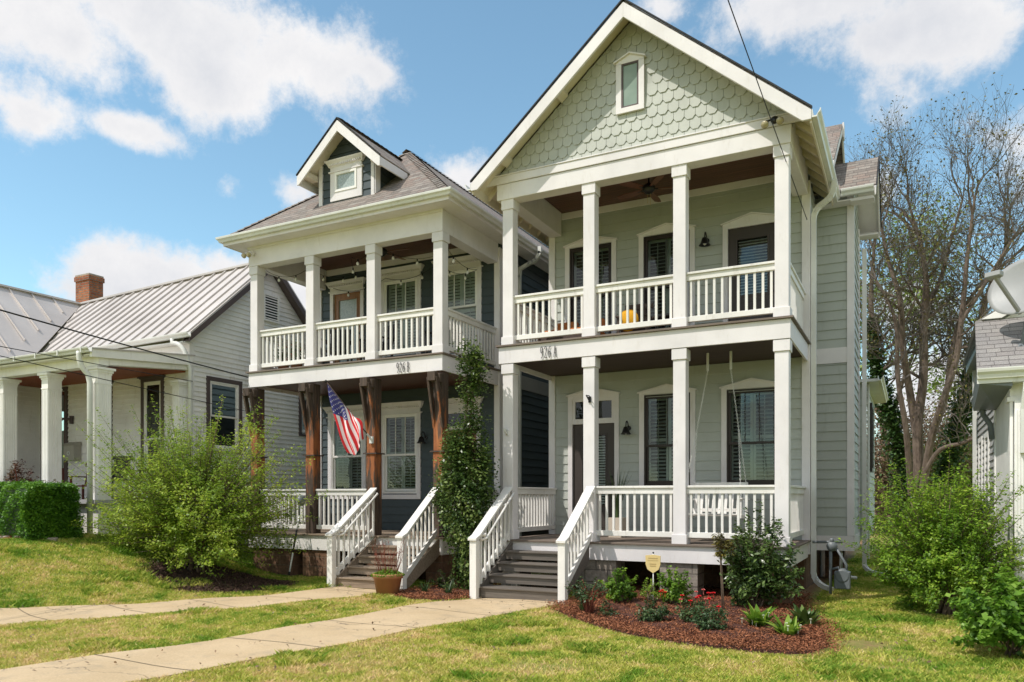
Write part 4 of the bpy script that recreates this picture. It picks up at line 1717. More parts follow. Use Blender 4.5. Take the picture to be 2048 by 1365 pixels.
    m.box(-1.5, -1.15, 16.6, 17.0, -1.8, -0.985)
    m.build('foundation', 'brown block', H)
    house_number(H, '926 A', -5.585, 2.375, YF)
    # small rear wing seen past the bay
    m = MB(side(-0.86))
    siding(m, 19.2, 23.5, -0.7, 2.6)
    m.T = front(19.2)
    siding(m, XR, -0.86, -0.7, 2.6)
    m.T = None
    m.box(XR, -0.87, 19.22, 23.5, -0.98, -0.7)
    m.build('rear_wing', 'sage siding', H)
    m = MB()
    m.box(XR, -0.62, 19.0, 23.6, 2.6, 2.66)
    gutter(m, (-0.62, 18.98, 2.72), (-0.62, 23.6, 2.72), (1, 0, 0))
    m.box(-0.84, -0.80, 19.3, 19.42, -1.4, 2.6)
    m.build('wing_eave', 'aluminium white', H)
    m = MB(side(-0.86))
    rect_frame(m, 19.7, 20.6, 0.6, 2.2, 0.09, 0.0, 0.1)
    m.build('side_window', 'dark brown paint', H)
    return H


# ------------------------------------------------------------ dark house (hip roof, dormer, timber posts)
def slate_house():
    XL, XR, YF, YW, YB = -12.452, -7.591, 11.90, 14.1, 24.0
    XC = (XL + XR) / 2
    D1, D2 = -0.735, 2.655
    H = thing('slate_house', 'two-storey dark slate house with hip roof, small dormer and number 926 B', 'house', (XC, 13.0, -1.62))
    cols = [-12.33, -10.79, -9.25, -7.71]
    lo = [(-12.08, -11.12, 0.1, 1.86), (-10.56, -9.64, 0.1, 1.86), (-9.02, -8.12, D1, 1.84)]
    up = [(-12.0, -11.2, D2, 4.80), (-10.56, -9.62, 3.1, 4.86), (-9.02, -8.10, 3.1, 4.86)]
    m = MB(front(YW))
    siding(m, XL, XR, D1, 2.43, holes=lo)
    siding(m, XL, XR, D2, 5.5, holes=up)
    m.T = side(XR)
    siding(m, YW, YB, -0.71, 2.40)
    siding(m, YW, YB, 2.66, 5.3)
    m.T = lside(XL)
    siding(m, YW, YB, -0.71, 5.3)
    m.build('wall', 'slate siding', H)
    m = MB()
    m.box(XL + 0.02, XR - 0.02, YB - 0.1, YB, -0.9, 5.3)
    m.box(XL + 0.02, XR - 0.02, YW + 0.02, YB - 0.1, -0.98, -0.78)
    m.box(XL + 0.02, XR - 0.02, YW + 0.02, YB - 0.1, 2.45, 2.62)
    m.box(XL + 0.02, XR - 0.02, YW + 0.7, YW + 0.75, -0.78, 5.3)
    m.box(XL + 0.02, XR - 0.02, YW + 0.01, YB - 0.1, 5.45, 5.5)
    m.build('partition', 'interior dark', H)
    m = MB()
    m.box(XR - 0.10, XR + 0.032, YW - 0.045, YW + 0.10, -0.98, 5.2)
    m.box(XL - 0.032, XL + 0.10, YW - 0.045, YW + 0.10, -0.98, 5.2)
    m.build('corner_board', 'white trim', H)
    m = MB()
    m.box(XR, XR + 0.028, YW + 0.1, YB, 2.38, 2.68)
    m.build('belt_board', 'grey siding', H)
    for z, mt in ((D1, 'weathered tread'), (D2, 'composite deck')):
        m = MB()
        y = YF - 0.045
        while y < YW - 0.02:
            m.box(XL - 0.045, XR + 0.045, y, y + 0.134, z - 0.03, z)
            y += 0.14
        m.build('deck', mt, H, bevel=0.003)
        zf = z - 0.033
        b = zf - 0.295
        m = MB()
        m.box(XL, XR, YF, YF + 0.035, b, zf)
        m.box(XL, XL + 0.035, YF + 0.035, YW, b, zf)
        m.box(XR - 0.035, XR, YF + 0.035, YW - 0.045, b, zf)
        m.build('fascia', 'white trim' if z > 0 else 'rail white', H, bevel=0.004)
        m = MB()
        m.box(XL + 0.035, XR - 0.035, YF + 0.04, YW - 0.002, zf - 0.2, zf - 0.01)
        m.build('joists', 'deck edge', H)
    m = MB()
    m.box(XL + 0.036, XR - 0.036, YF + 0.036, YW - 0.02, 2.40, 2.43)
    m.box(XL + 0.26, XR - 0.26, YF + 0.26, YW - 0.02, 5.34, 5.37)
    m.build('porch_ceiling', 'dark ceiling', H)
    for c in cols:
        column(H, c, YF + 0.03, D2, 4.885)
    # timber posts with paired knee braces carrying a block under the balcony edge
    for i, c in enumerate(cols):
        m = MB()
        y0, y1 = YF + 0.03, YF + 0.25
        m.box(c - 0.10, c + 0.10, y0, y1, D1, 2.30)
        m.box(c - 0.105, c + 0.105, y0 - 0.008, y1 + 0.006, D1, -0.2 + 1.05)
        p = m.build('timber_post', 'weathered timber', H, bevel=0.012)
        m = MB()
        m.box(c - 0.155, c + 0.155, y0 - 0.035, y1 + 0.03, 0.835, 0.86)
        m.build('post_collar', 'deck edge', p)
        m = MB()
        for s in (-1, 1):
            x = c + s * 0.088
            m.beam((x, YF - 0.14, 2.20), (x + 0.0, y0 + 0.05, 1.28), 0.05, 0.10, (0, 1, 0.3))
        m.build('brace', 'weathered timber', p, bevel=0.006)
        m = MB()
        m.box(c - 0.085, c + 0.085, YF - 0.20, y0 + 0.05, 2.12, 2.285)
        m.box(c - 0.14, c + 0.14, YF - 0.11, YF - 0.02, 2.10, 2.262)
        m.build('bracket_block', 'weathered timber', p, bevel=0.006)
    # upper beam
    m = MB()
    m.box(XL, XR, YF, YF + 0.26, 4.885, 5.34)
    m.box(XL, XL + 0.25, YF + 0.26, YW - 0.046, 4.885, 5.36)
    m.box(XR - 0.25, XR, YF + 0.26, YW - 0.046, 4.885, 5.36)
    m.box(XL + 0.25, XR - 0.25, YW - 0.045, YW - 0.02, 5.20, 5.34)
    m.build('porch_beam', 'white trim', H, bevel=0.005)
    # --- hip roof
    S, ov = 0.845, 0.355
    ey, exl, exr, ze = YF - ov + 0.0, XL - ov, XR + ov, 5.44
    rise = (exr - exl) / 2 * S
    zp, yp = ze + rise, ey + (exr - exl) / 2
    m = MB()
    roof_slab(m, [(exl, ey, ze), (exr, ey, ze), (XC, yp, zp)])
    roof_slab(m, [(exr, ey, ze), (exr, YB + .4, ze), (XC, YB + .4, zp), (XC, yp, zp)])
    roof_slab(m, [(exl, ey, ze), (exl, YB + .4, ze), (XC, YB + .4, zp), (XC, yp, zp)])
    # dormer roof
    dx, dz, dh, de = -9.99, 7.45, 1.04, 6.53
    yr = ey + (dz - ze) / S
    ye = ey + (de - ze) / S
    for s in (-1, 1):
        roof_slab(m, [(dx, 11.84, dz), (dx + s * dh, 11.84, de), (dx + s * dh, ye + 0.06, de), (dx, yr + 0.05, dz)])
    m.build('roof', 'roof shingle', H)
    m = MB()
    for s in (-1, 1):
        P = [(dx + s * (dh + 0.01), de - 0.01), (dx, dz + 0.002), (dx, dz + 0.026), (dx + s * (dh + 0.01), de + 0.014)]
        m.hexa([(a, 11.805, b) for a, b in P], [(a, 11.839, b) for a, b in P])

    def caps(a, b, w=0.12):
        a, b = Vector(a), Vector(b)
        n = int((b - a).length / 0.16)
        d = (b - a).normalized()
        sd = d.cross(Vector((0, 0, 1))).normalized()
        for k in range(n):
            p = a + d * (0.16 * k)
            q = p + d * 0.20
            for s in (-1, 1):
                m.add([tuple(p + Vector((0, 0, 0.035))), tuple(p + sd * s * w + Vector((0, 0, 0.035 - w * 0.55))), tuple(q + sd * s * w + Vector((0, 0, 0.018 - w * 0.55))), tuple(q + Vector((0, 0, 0.018)))], [(0, 1, 2, 3)])
    m.build('roof_edge', 'roof edge', H)
    m = MB()
    caps((exl, ey, ze), (XC, yp, zp))
    caps((exr, ey, ze), (XC, yp, zp))
    caps((XC, YB, zp), (XC, yp - 0.1, zp))
    caps((dx, 11.84, dz), (dx, yr, dz))
    m.build('ridge_caps', 'roof shingle', H)
    # eave boxing and gutter
    m = MB()
    m.box(exl + 0.02, exr - 0.02, ey + 0.02, YF + 0.0, 5.285, 5.31)
    m.box(exl + 0.02, XL, YF, YB, 5.285, 5.31)
    m.box(XR, exr - 0.02, YF, YB, 5.285, 5.31)
    m.box(exl + 0.02, exr - 0.02, ey + 0.0, ey + 0.02, 5.275, 5.42)
    m.box(exr - 0.02, exr, ey, YB, 5.275, 5.42)
    m.box(exl, exl + 0.02, ey, YB, 5.275, 5.42)
    m.box(XL - 0.02, XR + 0.02, YF - 0.022, YF - 0.002, 5.24, 5.284)
    m.build('soffit', 'white trim', H)
    m = MB()
    g = 0.11
    prof = [(0, 0), (0, -0.105), (0.06, -0.105), (0.075, -0.065), (0.105, -0.04), (0.11, -0.012), (0.11, 0.0), (0.095, 0.0), (0.012, -0.02)]
    cor = [(exl, YB), (exl, ey), (exr, ey), (exr, YB)]
    def ring(i, a, b):
        sx = [-1, -1, 1, 1][i]
        sy = [0, -1, -1, 0][i]
        return (cor[i][0] + sx * a, cor[i][1] + sy * a, 5.445 + b)
    for i in range(3):
        m.hexa([ring(i, a, b) for a, b in prof], [ring(i + 1, a, b) for a, b in prof])
    m.build('gutter', 'aluminium white', H)
    m = MB()
    pts = [(XR + 0.56, 14.9, 5.36), (XR + 0.56, 14.9, 5.25)] + bend((XR + 0.56, 14.9, 5.25), (XR + 0.5, 14.9, 5.08), (XR + 0.3, 14.9, 5.05), 4)[1:] + [(XR + 0.08, 14.9, 4.96), (XR + 0.06, 14.9, 4.8), (XR + 0.06, 14.9, -1.3)]
    downspout(m, pts, 0.08, 0.065)
    m.build('downspout', 'aluminium white', H)
    # --- dormer
    yd = 12.2
    m = MB(front(yd))
    siding(m, dx - 0.69, dx + 0.61, 5.95, 7.4, 0.165, holes=[(-10.36, -9.72, 6.1, 6.7)], clip=lambda z: (dx - 0.70, dx + 0.62) if z < 6.7 else (dx - (7.38 - z) / 0.885, dx + (7.38 - z) / 0.885))
    m.T = side(dx + 0.62)
    siding(m, yd, 13.4, 6.0, 6.75, 0.165, clip=lambda z: (yd, ey + (z - ze) / S + 0.1))
    m.T = lside(dx - 0.70)
    siding(m, yd, 13.4, 6.0, 6.75, 0.165, clip=lambda z: (yd, ey + (z - ze) / S + 0.1))
    m.T = None
    m.box(dx - 0.6, dx + 0.55, yd + 0.1, yd + 0.12, 5.95, 6.8)
    dm = m.build('dormer', 'slate siding', H)
    m = MB(front(yd))
    m.box(-10.75, -10.66, -0.02, 0.04, 5.93, 6.78)
    m.box(-9.42, -9.33, -0.06, 0.04, 5.93, 6.74)
    m.box(-9.345, -9.31, -0.12, 0.04, 5.98, 6.70)
    m.build('corner_board', 'white trim', dm)
    m = MB()
    rake_frame(m, dx - dh, dx + dh, de - 0.03, dx, dz - 0.03, 11.82, 11.855, 0.215)
    m.box(dx + dh - 0.03, dx + dh, 11.856, ye - 0.1, de - 0.19, de - 0.03)
    m.box(dx - dh, dx - dh + 0.03, 11.856, ye - 0.1, de - 0.19, de - 0.03)
    m.build('barge_board', 'white trim', dm, bevel=0.003)
    m = MB()
    for s in (-1, 1):
        P = [(dx + s * dh * 0.97, de - 0.02), (dx, dz - 0.045), (dx, dz - 0.065), (dx + s * dh * 0.97, de - 0.04)]
        m.hexa([(a, 11.856, b) for a, b in P], [(a, yd + 0.02, b) for a, b in P])
        P = [(dx + s * dh * 0.97, de - 0.02), (dx + s * 0.66, de + 0.31), (dx + s * 0.66, de + 0.29), (dx + s * dh * 0.97, de - 0.04)]
        m.hexa([(a, yd + 0.021, b) for a, b in P], [(a, ye, b) for a, b in P])
        x = dx + s * (dh - 0.12)
        m.box(min(x, x - s * 0.13), max(x, x - s * 0.13), 11.86, yd - 0.03, de - 0.06, de + 0.05)
    m.build('soffit', 'soffit', dm)
    T = front(yd)
    m = MB(T)
    c0, hw = -10.045, 0.275
    rect_frame(m, c0 - hw - 0.125, c0 + hw + 0.125, 6.00, 6.66, 0.125, 0.0, 0.045, 0.19)
    cornice(m, c0, hw + 0.20, 6.585, 6.80)
    w = m.build('window', 'white trim', dm)
    m = MB(T)
    rect_frame(m, c0 - hw, c0 + hw, 6.17, 6.56, 0.045, 0.0, 0.06)
    m.build('frame', 'vinyl white', w)
    m = MB(T)
    m.poly((c0 - hw + .04, 0.03, 6.20), (c0 + hw - .04, 0.03, 6.20), (c0 + hw - .04, 0.03, 6.53), (c0 - hw + .04, 0.03, 6.53))
    m.build('pane', 'frosted glass', w)
    # --- railings, stairs
    zt, ztu = 0.165, 3.53
    Yr = YF + 0.14
    for a, b in ((0, 1), (1, 2)):
        railing(H, (cols[a] + 0.11, Yr, 0), (cols[b] - 0.11, Yr, 0), zt, -0.645)
    for a, b in ((0, 1), (1, 2), (2, 3)):
        railing(H, (cols[a] + 0.1, Yr, 0), (cols[b] - 0.1, Yr, 0), ztu, D2 + 0.09)
    for x in (XL + 0.09, XR - 0.09):
        railing(H, (x, YF + 0.26, 0), (x, YW - 0.05, 0), zt, -0.645)
        railing(H, (x, YF + 0.26, 0), (x, YW - 0.05, 0), ztu, D2 + 0.09)
    stairs(H, -9.05, -7.66, YF - 0.05, D1, -1.59, 5, 'weathered tread', (-9.12, -7.60), (-9.13, -7.70))
    # --- doors and windows
    T = front(YW)
    sash_window(H, T, -11.60, 0.46, 0.10, 1.86, 'dentil', 'shutter grey', meet=0.95, grid=2)
    sash_window(H, T, -10.10, 0.46, 0.10, 1.86, 'dentil', 'shutter grey', meet=0.95, grid=3)
    glazed_door(H, T, -8.57, 0.45, D1 + 0.03, 1.44, 'oak door', 0.22, -0.1, 1.15, (1.52, 1.84), 'dentil', lab='oak front door with a wide transom light')
    glazed_door(H, T, -11.60, 0.40, D2 + 0.03, 4.75, 'oak door', 0.265, 3.0, 4.60, None, 'dentil', frost='frosted glass', lab='oak balcony door with a full frosted pane')
    sash_window(H, T, -10.09, 0.46, 3.12, 4.86, 'dentil', 'shutter white', meet=4.08, grid=3)
    sash_window(H, T, -8.56, 0.46, 3.12, 4.86, 'dentil', 'shutter white', meet=4.08, grid=3)
    # --- supports
    for (x0, x1) in ((-12.35, -11.25), (-10.98, -10.25), (-9.35, -9.0), (-7.98, -7.62)):
        m = MB()
        m.box(x0, x1, 11.94, 12.4, -1.8, -1.065)
        m.build('pier', 'brown block', H)
    m = MB()
    m.box(XL + 0.05, XR - 0.05, YW + 0.1, YW + 0.4, -1.8, -0.98)
    m.build('foundation', 'brown block', H)
    house_number(H, '926 B', -8.60, 2.36, YF, 0.175, 0.072)
    return H


HA = green_house()
HB = slate_house()


def at(px, py, Y):
    a = (px - 1024) / 1535.0
    dx = -math.sin(YAW) + a * math.cos(YAW)
    dy = math.cos(YAW) + a * math.sin(YAW)
    t = Y / dy
    return Vector((dx * t, Y, -(py - 995) / 1535.0 * t))


# ------------------------------------------------------------ white cottage with a metal roof
def cottage():
    XR, XW, YF, YB = -14.6, -20.25, 12.2, 17.0
    H = thing('white_cottage', 'low white clapboard cottage with silver metal roof, brick chimney and fluted porch columns', 'house', (-17.5, 13.0, -0.85))
    zr = lambda x: 6.05 + (x + 14.35) * 0.032
    m = MB(front(YF))
    hs = [(-16.14, -15.54, 0.55, 2.72), (-18.0, -17.4, 0.55, 2.72), (-20.05, -19.15, -0.05, 2.70)]
    siding(m, XW, XR, -0.05, 3.5, 0.115, hs, lip=0.022)
    m.T = side(XR)
    Yc = 14.6
    siding(m, YF, YB, -0.2, 5.95, 0.115, [(12.74, 13.62, 1.15, 2.74), (15.8, 16.5, 1.75, 2.72)], lip=0.022,
           clip=lambda z: (YF, YB) if z < 3.62 else (YF + (z - 3.62) / 0.955, YB - (z - 3.62) / 0.955))
    m.T = side(XW)
    siding(m, 7.5, YF, -0.05, 3.6, 0.115, lip=0.022)
    m.build('wall', 'vinyl white', H)
    m = MB()
    m.box(-26.5, XR - 0.5, 16.9, 17.0, -1, 3.6)
    m.box(-26.5, XR - 0.02, YF + 0.02, 16.9, -0.3, -0.1)
    m.box(XR - 1.0, XR - 0.95, YF + 0.03, 16.9, -0.1, 3.5)
    m.box(XW, XR - 1.0, YF + 0.75, YF + 0.8, -0.1, 3.5)
    m.box(-26.5, XW - 0.03, 7.6, 7.7, -1, 3.6)
    m.build('partition', 'interior dark', H)
    m = MB()
    m.box(XR - 0.08, XR + 0.024, YF - 0.03, YF + 0.1, -0.9, 3.5)
    m.build('corner_board', 'vinyl white', H)
    m = MB()
    m.box(XR - 0.3, XR - 0.01, YF + 0.02, YB, -1.2, -0.2)
    m.box(XW, XR - 0.02, 9.98, 10.2, -1.3, -0.13)
    m.box(XR - 0.25, XR - 0.02, 10.2, YF, -1.3, -0.13)
    m.build('foundation', 'rail white', H)
    m = MB()
    m.box(XW, XR + 0.05, 9.86, YF, -0.13, -0.05)
    m.build('porch_floor', 'grey siding', H)
    # roofs
    ridgeL = (-22.2, Yc, zr(-22.2))
    m = MB()
    S = 0.955
    ef = (3.66 - 0.0)
    yE = YF - 0.22
    roof_slab(m, [(-14.35, yE, 3.70), (-14.35, Yc, zr(-14.35)), (-22.2, Yc, zr(-22.2)), (-20.1, yE, 3.56)], 0.04)
    roof_slab(m, [(-14.35, YB + 0.25, 3.60), (-14.35, Yc, zr(-14.35)), (-22.2, Yc, zr(-22.2)), (-22.2, YB + 0.25, 3.5)], 0.04)
    # left wing: ridge runs towards the street
    z0 = zr(-22.2)
    roof_slab(m, [(-22.2, 6.6, z0), (-22.2, Yc, z0), (-19.72, 11.6, 3.42), (-19.3, 10.6, 3.02), (-19.3, 6.6, 3.02)], 0.04)
    roof_slab(m, [(-22.2, 6.6, z0), (-22.2, 16.9, z0), (-25.2, 16.9, 2.9), (-25.2, 6.6, 2.9)], 0.04)
    # porch roof, nearly flat
    roof_slab(m, [(-14.42, 9.72, 2.985), (-14.42, 12.2, 3.24), (-20.2, 12.2, 3.24), (-20.2, 9.72, 2.985)], 0.03)
    rf = m.build('roof', 'metal roof', H)
    # standing seams
    m = MB()
    k = 0
    x = -14.42
    while x > -22.0:
        zt = zr(x)
        yb = yE + 0.01
        zb = 3.70 + (x + 14.35) * 0.0243
        if x < -20.1:
            f = (-20.1 - x) / 2.1
            yb = yE + (Yc - yE) * f
            zb = 3.56 + (z0 - 3.56) * f
            yb += 0.12
            zb += 0.11
        if yb < Yc - 0.2:
            m.beam((x, yb, zb + 0.022), (x, Yc, zt + 0.022), 0.035, 0.05)
        x -= 0.405
    y = 6.9
    while y < 14.3:
        xe, zE = -19.3, 3.02
        if y > 10.6:
            f = (y - 10.6) / (Yc - 10.6)
            xe = -19.3 - 2.9 * f - 0.12
            zE = z0 - (xe + 22.2) * 0.94
        m.beam((xe, y, zE + 0.025), (-22.2, y, z0 + 0.022), 0.03, 0.045)
        y += 0.62
    m.beam((-14.33, Yc, zr(-14.35) + 0.03), (-22.2, Yc, z0 + 0.03), 0.16, 0.05)
    m.beam((-22.2, 6.6, z0 + 0.03), (-22.2, Yc, z0 + 0.03), 0.16, 0.05)
    m.build('roof_seams', 'metal roof', rf)
    m = MB()
    for sgn in (-1, 1):
        ye, ze_ = (yE, 3.70) if sgn < 0 else (YB + 0.25, 3.58)
        P = [(ye, ze_ - 0.05), (Yc, zr(-14.35) - 0.05), (Yc, zr(-14.35) - 0.22), (ye, ze_ - 0.20)]
        m.hexa([(-14.37, a, b) for a, b in P], [(-14.345, a, b) for a, b in P])
        m.hexa([(-14.56, a, b) for a, b in P], [(-14.54, a, b) for a, b in P])
        P = [(ye, ze_ - 0.17), (Yc, zr(-14.35) - 0.19), (Yc, zr(-14.35) - 0.205), (ye, ze_ - 0.185)]
        m.hexa([(-14.54, a, b) for a, b in P], [(-14.37, a, b) for a, b in P])
    m.build('rake_trim', 'brown trim', H)
    m = MB()
    gutter(m, (-14.3, yE - 0.0, 3.70), (-20.0, yE - 0.0, 3.60), (0, -1, 0), 0.12, 0.10)
    m.box(-19.9, -14.5, yE, YF - 0.01, 3.50, 3.53)
    m.build('gutter', 'aluminium white', H)
    m = MB()
    gutter(m, (-14.42, 9.72, 2.985), (-20.2, 9.72, 2.985), (0, -1, 0), 0.12, 0.10)
    for k in range(8):
        x = -14.6 - k * 0.75
        m.box(x - 0.015, x + 0.015, 9.585, 9.60, 2.88, 2.985)
    m.build('gutter', 'aluminium white', H)
    m = MB()
    pts = [(-14.85, 11.93, 3.60)] + bend((-14.85, 11.93, 3.50), (-14.55, 11.93, 3.50), (-14.47, 12.0, 3.2), 5) + [(-14.47, 12.1, 2.9), (-14.47, 12.1, -0.6)]
    m.tube(pts, 0.05, 10)
    m.build('downspout', 'aluminium white', H, True)
    m = MB()
    pts = [(-14.75, 9.66, 2.92)] + bend((-14.75, 9.66, 2.86), (-14.75, 9.66, 2.62), (-14.68, 9.80, 2.48), 5) + [(-14.66, 9.83, 2.3), (-14.66, 9.83, -0.9)]
    m.tube(pts, 0.055, 10)
    m.build('downspout', 'aluminium white', H, True)
    # porch beam, side trim, ceiling
    m = MB()
    m.box(-20.2, -14.5, 9.92, 10.12, 2.66, 2.95)
    m.hexa([(-14.72, 10.12, 2.70), (-14.52, 10.12, 2.70), (-14.52, 10.12, 2.93), (-14.72, 10.12, 2.93)],
           [(-14.72, 12.16, 2.90), (-14.52, 12.16, 2.90), (-14.52, 12.16, 3.12), (-14.72, 12.16, 3.12)])
    m.hexa([(-14.5, 9.72, 2.80), (-14.44, 9.72, 2.80), (-14.44, 9.72, 2.965), (-14.5, 9.72, 2.965)],
           [(-14.5, 12.16, 3.00), (-14.44, 12.16, 3.00), (-14.44, 12.16, 3.22), (-14.5, 12.16, 3.22)])
    m.box(-20.2, -14.5, 9.73, 9.92, 2.84, 2.87)
    m.build('porch_beam', 'vinyl white', H)
    m = MB()
    m.box(-20.2, -14.73, 10.13, 12.19, 2.86, 2.89)
    m.build('porch_ceiling', 'orange ceiling', H)
    for x, y in ((-14.67, 10.08), (-16.32, 10.08), (-17.94, 10.08), (-19.56, 10.08), (-14.72, 12.06)):
        m = MB()
        w, d = 0.11, 0.15
        m.box(x - w, x + w, y - d, y + d, -0.05, 2.5)
        m.box(x - w - .01, x + w + .01, y - d - .01, y + d + .01, 2.30, 2.325)
        for i, (e, z) in enumerate(((0.01, 2.5), (0.03, 2.54), (0.06, 2.59))):
            m.box(x - w - e, x + w + e, y - d - e, y + d + e, z, z + 0.05)
        for k in range(6):
            yy = y - d + 0.03 + k * (2 * d - 0.06) / 5
            m.box(x + w - 0.0, x + w + 0.009, yy - 0.011, yy + 0.011, 0.1, 2.28)
        for k in range(4):
            xx = x - w + 0.03 + k * (2 * w - 0.06) / 3
            m.box(xx - 0.011, xx + 0.011, y - d - 0.009, y - d, 0.1, 2.28)
        m.build('column', 'vinyl white', H)
    T = front(YF)
    for c, lb in ((-15.84, None), (-17.70, None)):
        w = sash_window(H, T, c, 0.30, 0.55, 2.72, 'brown', None, meet=1.38)
        m = MB(T)
        pediment(m, c, 0.43, 2.80, 0.10, 0.06)
        m.build('window_head', 'brown trim', w)
        m = MB(T)
        m.box(c - 0.26, c + 0.26, -0.14, -0.13, 1.3, 2.6)
        m.build('curtain', 'interior dark', w)
    m = MB(T)
    rect_frame(m, -20.15, -19.05, -0.05, 2.82, 0.10, 0.0, 0.05)
    d = m.build('door', 'brown trim', H)
    m = MB(T)
    rect_frame(m, -20.05, -19.15, -0.05, 2.72, 0.10, -0.03, 0.0, 0.8)
    m.build('leaf', 'door red', d)
    m = MB(T)
    m.poly((-19.95, -0.02, 0.75), (-19.25, -0.02, 0.75), (-19.25, -0.02, 2.62), (-19.95, -0.02, 2.62))
    m.build('pane', 'window glass', d)
    m = MB(T)
    for k in range(14):
        x = -19.95 + k * 0.05
        m.box(x, x + 0.035, -0.09 - 0.01 * (k % 2), -0.08, 0.75, 1.72)
    m.build('curtain', 'shutter white', d)
    T = side(XR)
    sash_window(H, T, 13.18, 0.44, 1.15, 2.74, 'brown', None, meet=1.93)
    sash_window(H, T, 16.15, 0.35, 1.75, 2.72, 'brown', None, meet=2.2)
    m = MB(T)
    rect_frame(m, 14.40, 14.94, 4.50, 5.20, 0.045, 0.0, 0.075)
    for k in range(9):
        z = 4.56 + k * 0.068
        m.hexa([(14.44, 0.04, z + 0.030), (14.90, 0.04, z + 0.030), (14.90, 0.072, z), (14.44, 0.072, z)], [(14.44, 0.04, z + 0.040), (14.90, 0.04, z + 0.040), (14.90, 0.072, z + 0.020), (14.44, 0.072, z + 0.020)])
    v = m.build('gable_vent', 'vinyl white', H)
    m = MB(T)
    m.box(14.44, 14.90, -0.005, 0.034, 4.54, 5.16)
    m.build('vent_back', 'rubber black', v)
    m = MB()
    cx0, cx1, cy0, cy1 = -22.92, -22.26, 14.9, 15.36
    m.box(cx0, cx1, cy0, cy1, 5.0, 6.66)
    m.box(cx0 - 0.03, cx1 + 0.03, cy0 - 0.03, cy1 + 0.03, 6.66, 6.80)
    ch = m.build('chimney', 'red brick', H)
    m = MB()
    m.box(cx0 - 0.01, cx1 + 0.01, cy0 - 0.01, cy1 + 0.01, 6.80, 6.86)
    m.build('chimney_cap', 'edging stone', ch)
    return H


# ------------------------------------------------------------ neighbour at the right edge
def right_house():
    H = thing('grey_bungalow', 'low grey sided bungalow with a white gutter and fluted porch column at the right edge', 'house', (3.0, 14.0, -1.62))
    m = MB(lside(1.2))
    siding(m, 14.0, 17.6, -0.9, 2.6, 0.115, lip=0.022)
    m.T = front(14.0)
    siding(m, 1.2, 6.0, -0.9, 2.4, 0.115, lip=0.022)
    m.build('wall', 'grey siding', H)
    m = MB()
    m.box(1.175, 1.30, 13.965, 14.1, -1.2, 1.45)
    m.box(1.17, 1.2, 17.5, 17.6, -1.2, 2.5)
    m.build('corner_board', 'vinyl white', H)
    m = MB()
    m.box(1.25, 6, 12.3, 17.5, -1.7, -0.95)
    m.build('foundation', 'split block', H)
    m = MB()
    roof_slab(m, [(0.80, 11.88, 1.69), (0.87, 13.25, 2.60), (6.0, 13.25, 2.60), (6.0, 11.88, 1.69)], 0.05)
    roof_slab(m, [(0.87, 13.25, 2.60), (0.95, 17.9, 2.64), (3.5, 17.9, 4.1), (3.5, 13.0, 4.1)], 0.05)
    m.build('roof', 'roof shingle pale', H)
    m = MB()
    gutter(m, (0.80, 11.875, 1.69), (6.0, 11.875, 1.69), (0, -1, 0), 0.12, 0.13)
    m.box(0.80, 6.0, 11.85, 11.875, 1.50, 1.66)
    m.box(0.85, 6.0, 11.875, 13.9, 1.50, 1.53)
    m.build('gutter', 'aluminium white', H)
    m = MB()
    P = [(0.95, 2.62), (3.5, 4.12), (3.5, 3.98), (1.2, 2.62)]
    m.hexa([(a, 13.22, b) for a, b in P], [(a, 13.26, b) for a, b in P])
    P = [(1.25, 2.62), (3.5, 3.95), (3.5, 2.62)]
    m.hexa([(a, 13.3, b) for a, b in P], [(a, 13.33, b) for a, b in P])
    m.build('gable_board', 'vinyl white', H)
    m = MB()
    m.hexa([(0.80, 11.88, 1.66), (0.83, 11.88, 1.50), (1.2, 11.88, 1.45), (1.2, 11.88, 1.66)], [(0.86, 13.9, 1.50), (0.89, 13.9, 1.34), (1.2, 13.9, 1.34), (1.2, 13.9, 1.50)])
    m.box(1.0, 1.2, 13.9, 17.6, 2.45, 2.6)
    m.build('side_soffit', 'grey metal', H)
    m = MB()
    m.tube([(1.0, 13.85, 1.42), (1.02, 13.9, 1.28), (1.12, 13.95, 1.12), (1.14, 13.97, 0.9)], 0.04, 8)
    m.build('elbow', 'grey metal', H, True)
    m = MB()
    m.box(1.09, 1.15, 17.2, 17.28, -1.2, 2.45)
    m.build('downspout', 'aluminium white', H)
    m = MB()
    m.box(1.20, 1.60, 12.12, 12.30, 1.32, 1.50)
    m.box(1.16, 1.55, 12.08, 12.34, 1.27, 1.33)
    m.box(1.19, 1.225, 12.1, 14.0, -0.8, 1.45)
    m.build('porch_beam', 'vinyl white', H)
    m = MB()
    m.box(1.235, 1.50, 12.0, 12.25, -1.66, 1.27)
    for k in range(8):
        x = 1.25 + k * 0.033
        m.box(x, x + 0.016, 11.99, 12.0, -1.5, 1.15)
    m.build('column', 'vinyl white', H)
    m = MB()
    downspout(m, [(1.37, 11.90, 1.58), (1.36, 11.88, 1.38), (1.34, 11.93, 1.15), (1.34, 11.96, 0.6)], 0.1, 0.08)
    m.build('downspout', 'aluminium white', H)
    m = MB(lside(1.2))
    for y in (14.9, 16.2):
        rect_frame(m, y, y + 0.75, -0.2, 1.1, 0.09, 0.0, 0.04)
    m.build('window_trim', 'vinyl white', H)


HC = cottage()
right_house()


